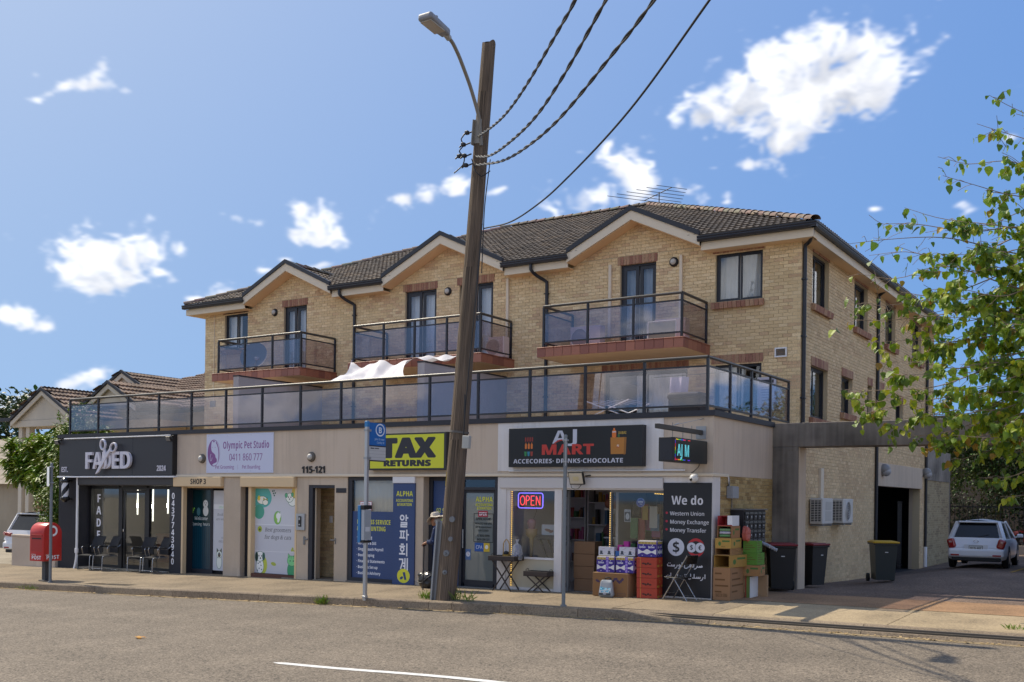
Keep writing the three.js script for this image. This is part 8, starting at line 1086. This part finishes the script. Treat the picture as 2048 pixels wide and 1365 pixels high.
// ---------- general bushes and background trees ----------
function bush(name, lab, cat, { blobs, n, len, wid, pal, shape = 0, ros = 0, trunk, t = 0.35, up = 0.2, grp }) {
  const o = thing(name, lab, cat, [0, 0, 0], 0, grp), lv = new Leaves(), tot = blobs.reduce((s, b) => s + b[3] * b[4] * b[5], 0);
  for (const [cx, cy, cz, rx, ry, rz] of blobs) {
    const m = Math.round((n * rx * ry * rz) / tot);
    for (let i = 0; i < m; i++) {
      const d = rdir(0), r = Math.pow(rnd(), 0.45) * (0.75 + 0.5 * fbm3(d.x * 2 + cx, d.y * 2 + cy, d.z * 2 + cz, 3)), p = V(cx + d.x * rx * r, cy + d.y * ry * r, cz + d.z * rz * r), clump = fbm3(p.x * 1.8, p.y * 1.8, p.z * 1.8, 3);
      if (clump < 0.40 && rnd() < 0.75) continue;
      const col = pal[Math.floor(rnd() * pal.length)].map((c) => c * rr(0.8, 1.2));
      if (ros) { const k = Math.round(rr(6, 10)), ax = d.clone().add(V(0, 0.8, 0)).normalize(); for (let j = 0; j < k; j++) { const dir = ax.clone().multiplyScalar(rr(0.1, 0.7)).add(rdir(-0.05).multiplyScalar(0.9)); lv.add(p, dir, V(0, 1, 0), len * rr(0.7, 1.2), wid * rr(0.8, 1.2), col, shape, 0.35); } } else lv.add(p, d.clone().multiplyScalar(0.6).add(rdir(up).multiplyScalar(0.8)), V(rr(-0.4, 0.4), 1, rr(-0.4, 0.4)), len * rr(0.6, 1.3), wid * rr(0.7, 1.2), col, shape);
    }
  }
  part(o, 'crown', lv.geo(), leafMat(t)).userData.kind = 'stuff';
  if (trunk) part(o, 'trunk', trunk.map((k) => tube(k.map((q) => V(...q)), k[0][3] ?? 0.06, 14, 7)), mat([0.13, 0.10, 0.075], 0.95));
  return o;
}
reseed(201);
bush('frangipani_tree', 'spreading shrub with long bright green leaves beside the barber shop', 'shrub', { blobs: [[-23.3, 3.05, -2.4, 1.5, 0.95, 1.0], [-22.0, 3.35, -2.0, 1.2, 0.9, 0.9], [-24.9, 2.6, -2.5, 1.1, 0.9, 0.9], [-22.6, 2.3, -1.9, 1.5, 0.9, 0.8], [-25.4, 2.9, -2.6, 1.2, 1.0, 0.9], [-21.6, 3.0, -1.6, 0.9, 0.9, 0.7], [-23.6, 2.2, -2.6, 1.3, 0.7, 0.7]], n: 2100, len: 0.34, wid: 0.095, ros: 1, pal: [[0.15, 0.24, 0.02], [0.21, 0.30, 0.025], [0.09, 0.16, 0.02], [0.28, 0.35, 0.03]], trunk: [[[-22.9, -0.4, -2, 0.08], [-22.8, 1.2, -2.1], [-23.3, 2.6, -2.3]], [[-22.9, 0.3, -2, 0.06], [-22.4, 1.6, -2.0], [-22.0, 3.0, -2.0]], [[-22.9, 0.8, -2, 0.05], [-23.8, 1.8, -2.4], [-24.6, 2.5, -2.5]]], t: 0.42 });
bush('leafy_shrub', 'tall narrow shrub climbing against the black end wall of the barber shop', 'shrub', { blobs: [[-20.75, 3.5, -1.0, 0.62, 0.95, 0.7], [-20.95, 2.4, -0.9, 0.75, 1.0, 0.7], [-21.2, 1.3, -0.8, 0.95, 0.9, 0.6], [-20.7, 4.2, -1.2, 0.4, 0.5, 0.5]], n: 7500, len: 0.12, wid: 0.055, pal: [[0.14, 0.23, 0.02], [0.09, 0.16, 0.02], [0.20, 0.29, 0.025], [0.06, 0.11, 0.018]], trunk: [[[-20.9, -0.4, -0.8, 0.05], [-20.9, 1.5, -0.9], [-20.75, 3.6, -1.0]]], t: 0.4 });
bush('dark_hedge', 'dark green bush in the shade behind the low cream wall', 'shrub', { blobs: [[-21.7, 1.0, -1.3, 1.05, 0.8, 0.6], [-22.6, 1.75, -2.3, 1.2, 0.8, 0.7], [-26.8, 2.0, -5.6, 2.0, 1.7, 0.9], [-24.6, 2.2, -5.6, 1.6, 1.2, 0.8]], n: 17000, len: 0.13, wid: 0.06, pal: [[0.05, 0.10, 0.018], [0.03, 0.07, 0.015], [0.08, 0.14, 0.02]], t: 0.35 });
bush('far_tree', 'distant dark tree behind the neighbouring house roof', 'tree', { blobs: [[-52, 5.5, -16, 4, 3.4, 4]], n: 5000, len: 0.4, wid: 0.25, pal: [[0.04, 0.07, 0.02], [0.05, 0.09, 0.025]], trunk: [[[-52, -0.5, -16, 0.3], [-52, 4, -16]]] });
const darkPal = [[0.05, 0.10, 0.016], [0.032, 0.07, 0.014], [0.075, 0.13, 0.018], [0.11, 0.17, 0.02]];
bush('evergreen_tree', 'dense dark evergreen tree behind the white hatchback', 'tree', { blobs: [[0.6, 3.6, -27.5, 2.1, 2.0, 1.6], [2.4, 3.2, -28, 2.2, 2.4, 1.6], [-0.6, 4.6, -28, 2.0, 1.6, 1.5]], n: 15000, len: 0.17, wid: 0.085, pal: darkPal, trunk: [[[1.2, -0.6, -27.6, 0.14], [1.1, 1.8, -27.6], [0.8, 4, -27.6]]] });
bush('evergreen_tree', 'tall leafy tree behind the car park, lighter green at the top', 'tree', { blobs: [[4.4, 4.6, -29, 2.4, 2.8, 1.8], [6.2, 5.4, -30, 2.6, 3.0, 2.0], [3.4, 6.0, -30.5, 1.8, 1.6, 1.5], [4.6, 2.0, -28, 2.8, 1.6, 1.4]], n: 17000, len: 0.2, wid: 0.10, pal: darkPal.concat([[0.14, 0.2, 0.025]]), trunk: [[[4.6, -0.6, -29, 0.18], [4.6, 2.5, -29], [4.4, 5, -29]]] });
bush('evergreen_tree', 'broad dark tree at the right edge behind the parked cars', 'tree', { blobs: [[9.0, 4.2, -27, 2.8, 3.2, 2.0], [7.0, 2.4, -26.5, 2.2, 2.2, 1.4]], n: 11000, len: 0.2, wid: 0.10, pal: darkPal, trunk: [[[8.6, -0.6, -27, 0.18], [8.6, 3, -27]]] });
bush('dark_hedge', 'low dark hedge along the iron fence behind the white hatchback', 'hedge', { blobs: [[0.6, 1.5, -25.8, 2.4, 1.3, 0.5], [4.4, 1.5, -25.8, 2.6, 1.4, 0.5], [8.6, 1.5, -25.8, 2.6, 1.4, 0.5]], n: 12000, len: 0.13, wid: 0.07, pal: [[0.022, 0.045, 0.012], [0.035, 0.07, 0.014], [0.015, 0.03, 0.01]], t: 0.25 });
{
  const f = thing('iron_fence', 'black iron picket fence on a low cream wall at the back of the car park', 'fence', [0, 0, -24.6]); for (let i = 0; i < 75; i++) part(f, 'picket', box(-1.5 + i * 0.16, 0.35, -0.012, -1.48 + i * 0.16, 1.9, 0.012), M.black); part(f, 'rail', [box(-1.6, 0.42, -0.02, 10.6, 0.46, 0.02), box(-1.6, 1.74, -0.02, 10.6, 1.78, 0.02)], M.black); part(f, 'low_wall', rb(-1.6, -0.6, -0.1, 10.6, 0.33, 0.1, 0.01), mat([0.35, 0.30, 0.24], 0.9, { map: stainMap }));
  tag(mesh('rear_building', [box(-9, -0.6, -40, 22, 6.2, -36)], mat([0.12, 0.10, 0.08], 0.95, { map: stainMap })), 'dim building wall glimpsed through the trees behind the car park', 'building');
}
// weeds and a fallen leaf
{
  const weeds = (lab, x, z, n, h, sp) => { const lv = new Leaves(), y = Math.max(z > kerbZ(x) ? roadY(x) : gy(x, z), -9); for (let i = 0; i < n; i++) lv.add(V(x + rr(-sp, sp), y, z + rr(-sp, sp) * 0.4), V(rr(-0.8, 0.8), rr(0.6, 1.4), rr(-0.5, 0.5)), V(rr(-1, 1), 0.2, rr(-1, 1)), h * rr(0.6, 1.3), 0.016, [rr(0.14, 0.26), rr(0.24, 0.34), 0.03], 0, 0.4); const m = tag(mesh('weeds', lv.geo(), leafMat(0.4)), lab, 'weeds'); m.userData.kind = 'stuff'; };
  weeds('tuft of bright grass growing in the gutter by the kerb joint', -7.05, kerbZ(-7.05) + 0.03, 60, 0.17, 0.12); weeds('thin grass in the gutter by the post box', -15.7, kerbZ(-15.7) + 0.05, 50, 0.12, 0.35); weeds('grass tuft at the left foot of the timber pole', -4.85, 2.33, 50, 0.16, 0.14); weeds('straggly weeds at the right foot of the timber pole', -4.0, 2.3, 34, 0.2, 0.22); weeds('patch of grass at the edge of the driveway crossing', 5.5, 1.4, 90, 0.07, 0.35);
  const lf = new Leaves(); lf.add(V(0, 0, 0), V(1, 0.05, 0.2), V(0.1, 1, 0), 0.17, 0.09, [0.55, 0.27, 0.03], 0, 0.1); lf.add(V(0.12, 0.0, 0.02), V(0.6, 0.1, -0.5), V(0.1, 1, 0), 0.1, 0.06, [0.5, 0.22, 0.03], 0, 0.1); const m = tag(mesh('fallen_leaf', lf.geo(), leafMat(0.2)), 'orange fallen leaf lying on the grey road', 'leaf'); m.position.set(-5.6, roadY(-5.6) + 0.025, 8.35);
}
// ---------- neighbouring house ----------
{
  const h = thing('neighbour_house', 'cream house with brown tiled gables behind the shrubs on the left', 'house'), wall = mat([0.58, 0.52, 0.43], 0.85, { map: stainMap }), trim = M.navySoft, tiles = [], deck = mat([0.06, 0.045, 0.036], 0.95); reseed(301);
  const slope2 = (o, ux, up, cols, rows, ok) => { const n = V().crossVectors(up, ux).normalize().multiplyScalar(1); if (n.y < 0) n.negate(); const basis = new THREE.Matrix4().makeBasis(ux, n, up.clone().negate()), k = new THREE.Matrix4().makeScale(1.15, 1.5, 1.15); for (let r = 0; r < rows; r++) for (let c = 0; c < cols; c++) { const p = o.clone().addScaledVector(ux, (c + (r % 2) * 0.5) * 0.345).addScaledVector(up, r * 0.36); if (!ok(p)) continue; const m = basis.clone().setPosition(p.x, p.y, p.z).multiply(k), t = rr(0.75, 1.3); tiles.push(tint(tileShape.clone().applyMatrix4(m), () => [t * 1.35, t * 1.12, t])); } };
  const gable = (x, z, w, base, rise, back) => {
    part(h, 'gable_wall', ext([[x - w + 0.1, base], [x + w - 0.1, base], [x, base + rise - 0.08]], 0.2).translate(0, 0, z - 0.35), wall);
    for (const s of [-1, 1]) { const P = [[x, base + rise + 0.12], [x + s * (w + 0.12), base + 0.06], [x + s * (w + 0.12), base - 0.06], [x, base + rise - 0.0]]; part(h, 'barge_board', ext(s > 0 ? P : P.reverse(), 0.08).translate(0, 0, z), trim); const Q = [[x, base + rise - 0.01], [x + s * (w + 0.06), base - 0.07], [x + s * (w + 0.06), base - 0.25], [x, base + rise - 0.2]]; part(h, 'barge_trim', ext(s > 0 ? Q : Q.reverse(), 0.05).translate(0, 0, z - 0.03), wall); }
    const a = Math.atan2(rise, w); for (const s of [1, -1]) { const up = V(-s * Math.cos(a), Math.sin(a), 0), ux = V(0, 0, -s); slope2(V(x + s * (w + 0.1), base + 0.02, s > 0 ? z + 0.05 : z - back), ux, up, Math.round(back / 0.345), Math.ceil(Math.hypot(w, rise) / 0.36), (p) => s * (p.x - x) > 0.18); }
    const tg2 = new THREE.BufferGeometry(); tg2.setAttribute('position', new THREE.Float32BufferAttribute([x, base + rise, z, x - w, base, z, x - w, base, z - back, x, base + rise, z, x - w, base, z - back, x, base + rise, z - back, x, base + rise, z, x + w, base, z - back, x + w, base, z, x, base + rise, z, x, base + rise, z - back, x + w, base, z - back], 3)); tg2.computeVertexNormals(); part(h, 'roof', tg2, deck);
    for (let i = 0; i < back / 0.4; i++) part(h, 'ridge_cap', at(new THREE.CylinderGeometry(0.13, 0.14, 0.43, 8, 1, true, Math.PI / 2, Math.PI).rotateX(-Math.PI / 2).rotateZ(Math.PI / 2 * 0), x, base + rise + 0.05, z - 0.2 - i * 0.4), M.tile.clone());
  };
  gable(-30.33, -6, 2.05, 4.72, 1.14, 5.5); gable(-26.6, -6.3, 1.5, 5.15, 0.82, 5.5); gable(-30.0, -9.4, 2.6, 5.55, 1.35, 4.5);
  // main hipped roof
  const E0 = V(-34, 5.0, -8.5), p0 = 0.42, cs = Math.cos(Math.atan(p0)), sn = Math.sin(Math.atan(p0)); slope2(V(-34, 5.1, -8.2), V(1, 0, 0), V(0, sn, -cs), 42, 19, (p) => { const run = -8.2 - p.z; return p.x > -34 + run * 0.9 && p.x < -20.2; });
  const dk = new THREE.BufferGeometry(); dk.setAttribute('position', new THREE.Float32BufferAttribute([-34, 5.05, -8.2, -20.2, 5.05, -8.2, -20.2, 7.7, -14.5, -34, 5.05, -8.2, -20.2, 7.7, -14.5, -28, 7.7, -14.5, -34, 5.05, -20, -28, 7.7, -14.5, -20.2, 7.7, -14.5, -34, 5.05, -20, -20.2, 7.7, -14.5, -20.2, 5.05, -20, -34, 5.05, -8.2, -28, 7.7, -14.5, -34, 5.05, -20], 3)); dk.computeVertexNormals(); part(h, 'roof', dk, deck);
  part(h, 'roof_tiles', tiles, M.tile).userData.kind = 'stuff';
  part(h, 'house_wall', [box(-33.4, -0.8, -19.5, -20.6, 5.04, -9.0), box(-31.6, -0.8, -8.95, -25.4, 4.68, -7.4)], mat([0.50, 0.37, 0.22], 0.9, { map: faceMap }));
  for (const x of [-32.15, -31.65]) part(h, 'porch_column', rb(x - 0.12, -0.8, -6.5, x + 0.12, 4.6, -6.25, 0.01), wall);
  part(h, 'porch_beam', box(-32.5, 4.46, -7.39, -28.4, 4.71, -6.12), wall); part(h, 'gutter', [box(-34.2, 4.72, -6.2, -32.42, 4.86, -6.08), box(-28.3, 5.0, -6.5, -25.0, 5.12, -6.38)], trim); part(h, 'gutter_head', rbx(-28.35, 5.0, -6.0, 0.3, 0.22, 0.3, 0.03), trim);
  const side = thing('tiled_roof', 'pale tiled roof glimpsed low on the far left behind the shrubs', 'roof'); const gg = grid(1, 1, (u, v) => [lerp(-46, -34.5, u), lerp(2.2, 4.6, v), lerp(-8, -13, v)]); part(side, 'side_wall', box(-46, -1.2, -13.2, -34.5, 2.3, -8.4), mat([0.34, 0.29, 0.22], 0.9, { map: stainMap })); part(side, 'roof', gg, mat([0.34, 0.29, 0.24], 0.9, { map: tileMap }));
}
// ---------- cars ----------
function car(lab, pos, turn, { L: Lc = 3.9, W = 1.6, H = 1.36, paint, plate, suv = 0, glassTint = M.blackGloss, hatchBadge }) {
  const c = thing('parked_car', lab, 'car', pos, turn), P = phys(paint, 0.32, { clearcoat: 0.35, clearcoatRoughness: 0.15 }), hw = W / 2, belt = 0.60 * H, roof = H, sill = 0.20 + suv * 0.06;
  // stations from the tail (+z) to the nose (-z): [z, half width, bottom, shoulder height]
  const st = [[Lc / 2, 0.80, sill + 0.14, belt * 0.60], [Lc / 2 - 0.05, 0.92, sill + 0.06, belt * 0.74], [Lc / 2 - 0.14, 0.97, sill, belt * 0.97], [Lc / 2 - 0.35, 1, sill, belt * 1.0], [Lc * 0.22, 1, sill - 0.02, belt], [0, 1, sill - 0.02, belt * 0.985], [-Lc * 0.22, 1, sill - 0.02, belt * 0.97], [-Lc * 0.34, 0.99, sill, belt * 0.93], [-Lc / 2 + 0.22, 0.93, sill + 0.02, belt * 0.80], [-Lc / 2 + 0.05, 0.82, sill + 0.08, belt * 0.66], [-Lc / 2, 0.66, sill + 0.14, belt * 0.55]];
  const ring = ([z, k, b, t]) => { const w = hw * k, m = [[0, b], [0.80, b], [0.95, b + 0.05], [1, b + 0.16], [1.0, lerp(b, t, 0.55)], [0.985, lerp(b, t, 0.8)], [0.94, t - 0.015], [0.84, t + 0.012], [0.5, t + 0.02], [0, t + 0.025]]; return m.map(([x, y]) => [x * w, y, z]).concat(m.slice(1, -1).reverse().map(([x, y]) => [-x * w, y, z])); };
  const pos2 = [], rings = st.map(ring), N = rings[0].length; for (let i = 0; i < rings.length - 1; i++) for (let j = 0; j < N; j++) { const a = rings[i][j], b = rings[i][(j + 1) % N], d = rings[i + 1][j], e = rings[i + 1][(j + 1) % N]; pos2.push(...a, ...b, ...e, ...a, ...e, ...d); }
  for (const r of [rings[0], rings[rings.length - 1]]) for (let j = 1; j < N - 1; j++) pos2.push(...r[0], ...r[j], ...r[j + 1]);
  const g = new THREE.BufferGeometry(); g.setAttribute('position', new THREE.Float32BufferAttribute(pos2, 3)); part(c, 'body', toCreasedNormals(g, 0.7), P);
  // cabin: belt outline up to a narrower, curved roof
  const zb = Lc / 2 - 0.16, zr = Lc / 2 - 0.42 - suv * 0.05, zf = -Lc * 0.06, zw = -Lc * 0.27, bw = hw * 0.90, rw = hw * (suv ? 0.74 : 0.68), by = belt - 0.005, ry = roof - 0.06;
  const q4 = (a, b2, c2, d) => { const k = new THREE.BufferGeometry(); k.setAttribute('position', new THREE.Float32BufferAttribute([...a, ...b2, ...c2, ...a, ...c2, ...d], 3)); k.computeVertexNormals(); return k; };
  part(c, 'rear_window', q4([-bw * 0.84, by + 0.05, zb + 0.004], [bw * 0.84, by + 0.05, zb + 0.004], [rw * 0.92, ry - 0.04, zr + 0.035], [-rw * 0.92, ry - 0.04, zr + 0.035]), glassTint); for (const s of [-1, 1]) part(c, 'rear_quarter', [q4([s * bw * 0.82, by - 0.02, zb + 0.01], [s * bw * 1.005, by - 0.02, zb - 0.14], [s * (rw + 0.02), ry, zr - 0.10], [s * rw * 0.9, ry, zr + 0.03]), q4([s * bw * 1.006, by - 0.02, zb - 0.14], [s * bw * 1.006, by - 0.02, zb - 0.36], [s * (rw + 0.012), ry, zr - 0.24], [s * (rw + 0.02), ry, zr - 0.10])], P); part(c, 'spoiler', rbx(0, ry + 0.005, zr + 0.05, rw * 1.9, 0.05, 0.14, 0.02), P);
  part(c, 'windscreen', q4([-bw * 0.95, by, zw], [bw * 0.95, by, zw], [rw * 0.96, ry, zf], [-rw * 0.96, ry, zf]), glassTint);
  for (const s of [-1, 1]) { part(c, 'side_window', q4([s * bw, by, zb - 0.1], [s * bw, by, zw + 0.02], [s * rw, ry, zf + 0.02], [s * rw, ry, zr - 0.05]), glassTint); for (const g of [bar(V(s * bw, by - 0.02, zb - 0.03), V(s * rw, ry, zr), 0.10, 0.09), bar(V(s * bw, by, Lc * 0.05), V(s * rw, ry, Lc * 0.05), 0.03, 0.06), bar(V(s * bw, by, zw), V(s * rw, ry, zf), 0.05, 0.06)]) part(c, 'pillar', g, P); }
  const rg = grid(10, 12, (u, v) => { const x = (u - 0.5) * 2, z = lerp(zr + 0.06, zf - 0.02, v); return [x * (rw + 0.03), ry + 0.085 * (1 - x * x) * (0.7 + 0.3 * Math.sin(Math.PI * v)) - 0.02 * Math.abs(x), z]; }); part(c, 'roof', [rg, rg.clone().translate(0, -0.03, 0)], P); part(c, 'tailgate', q4([-hw * 0.90, by + 0.05, zb + 0.02], [hw * 0.90, by + 0.05, zb + 0.02], [hw * 0.93, belt * 0.7, Lc / 2 - 0.02], [-hw * 0.93, belt * 0.7, Lc / 2 - 0.02]), P);
  part(c, 'rear_bumper', rbx(0, sill + 0.22, Lc / 2 - 0.06, W * 0.95, 0.26, 0.20, 0.08, 0, 0, 0, 3), P); part(c, 'bumper_skirt', rbx(0, sill + 0.05, Lc / 2 - 0.08, W * 0.82, 0.12, 0.16, 0.03), M.rubber);
  for (const s of [-1, 1]) { const tl = group(c, 'tail_light'); part(tl, 'lamp', suv ? rbx(s * hw * 0.78, belt * 0.90, Lc / 2 - 0.075, 0.36, 0.12, 0.12, 0.035, 0, 0, s * 0.12) : rbx(s * hw * 0.83, belt * 0.84, Lc / 2 - 0.075, 0.21, 0.28, 0.17, 0.06, 0, 0, -s * 0.3), phys([0.30, 0.012, 0.012], 0.12, { clearcoat: 1 })); part(tl, 'indicator', rbx(s * hw * 0.86, belt * (suv ? 0.90 : 0.90), Lc / 2 + 0.012, 0.07, 0.05, 0.02, 0.008), phys([0.5, 0.3, 0.28], 0.15)); part(c, 'reflector', rbx(s * hw * 0.7, sill + 0.16, Lc / 2 + 0.04, 0.22, 0.045, 0.01, 0.004), mat([0.32, 0.02, 0.02], 0.2)); part(c, 'mirror', [rbx(s * (hw + 0.09), belt + 0.06, zw + 0.12, 0.17, 0.11, 0.09, 0.035), bar(V(s * hw * 0.92, belt, zw + 0.1), V(s * (hw + 0.04), belt + 0.04, zw + 0.12), 0.04)], P); part(c, 'door_handle', rbx(s * (hw + 0.004), belt * 0.86, Lc * 0.1, 0.02, 0.03, 0.16, 0.008), P);
    for (const z of [Lc * 0.30, -Lc * 0.33]) { const r = 0.28 + suv * 0.05, wl = group(c, 'wheel'); part(wl, 'wheel_arch', cyl(V(s * (hw - 0.14), r + 0.01, z), V(s * (hw + 0.006), r + 0.01, z), r + 0.05, r + 0.05, 22), M.rubber); part(wl, 'tyre', at(new THREE.TorusGeometry(r - 0.075, 0.08, 10, 26).scale(1, 1, 1.2), s * (hw - 0.08), r, z, 0, Math.PI / 2), M.rubber); part(wl, 'rim', [cyl(V(s * (hw - 0.05), r, z), V(s * (hw + 0.012), r, z), r * 0.62, r * 0.58, 20)], mat([0.34, 0.34, 0.35], 0.35, { metalness: 0.7 })); } }
  if (plate) { part(c, 'plate_recess', rbx(0, belt * 0.70, Lc / 2 - 0.005, 0.62, 0.2, 0.02, 0.01), P); part(c, 'number_plate', quad(0.36, 0.13, 0, belt * 0.70, Lc / 2 + 0.0065), print(256, 92, (x) => { x.fillStyle = '#d6d6d2'; x.fillRect(0, 0, 256, 92); x.strokeStyle = '#26282c'; x.lineWidth = 10; x.strokeRect(4, 4, 248, 84); write(x, plate, 66, 128, 48, '#26282c', { sx: 0.8 }); }), true); part(c, 'badge', at(new THREE.TorusGeometry(0.04, 0.008, 6, 18).scale(1.5, 0.9, 1), 0, belt * 0.93, Lc / 2 - 0.02), M.chrome); part(c, 'aerial', cyl(V(0, roof - 0.01, zr - 0.08), V(0, roof + 0.16, zr + 0.02), 0.006, 0.004, 5), M.black); part(c, 'rear_wiper', bar(V(0, by + 0.06, zb + 0.005), V(0.3, by + 0.14, zb - 0.04), 0.014), M.black); }
  return c;
}
car('white hatchback parked nose-in at the back of the driveway', [2.42, gy(2.25, -15) + 0.03, -15.1], 0.03, { paint: [0.70, 0.71, 0.74], plate: 'BYN·46Z', L: 3.8, W: 1.54, H: 1.34 });
car('dark grey car cut off by the right edge of the photo', [4.58, gy(4.85, -14) + 0.03, -14.2], 0.02, { paint: [0.10, 0.105, 0.115], suv: 1, H: 1.5, W: 1.66, L: 4.2, plate: 'CKR 28T' });
car('red car glimpsed through the fence behind the car park', [3.3, 0.1, -29.2], 1.4, { paint: [0.5, 0.02, 0.03] });
car('white sports utility car parked behind the low cream wall on the left', [-24.75, gy(-24, -3) + 0.0, -3.65], 0.16, { paint: [0.68, 0.68, 0.70], suv: 1, H: 1.58, W: 1.75, L: 4.3 });
const rk = thing('fence_sign', 'pair of small white boards on the iron fence just above the white hatchback', 'sign', [0.99, 1.13, -24.5]); part(rk, 'board', rbx(-0.17, 0.0, 0, 0.3, 0.14, 0.03, 0.01), M.whiteGloss); part(rk, 'board', rbx(0.2, 0.02, 0.01, 0.36, 0.15, 0.03, 0.01), M.whiteGloss);
renderer.render(scene, camera);
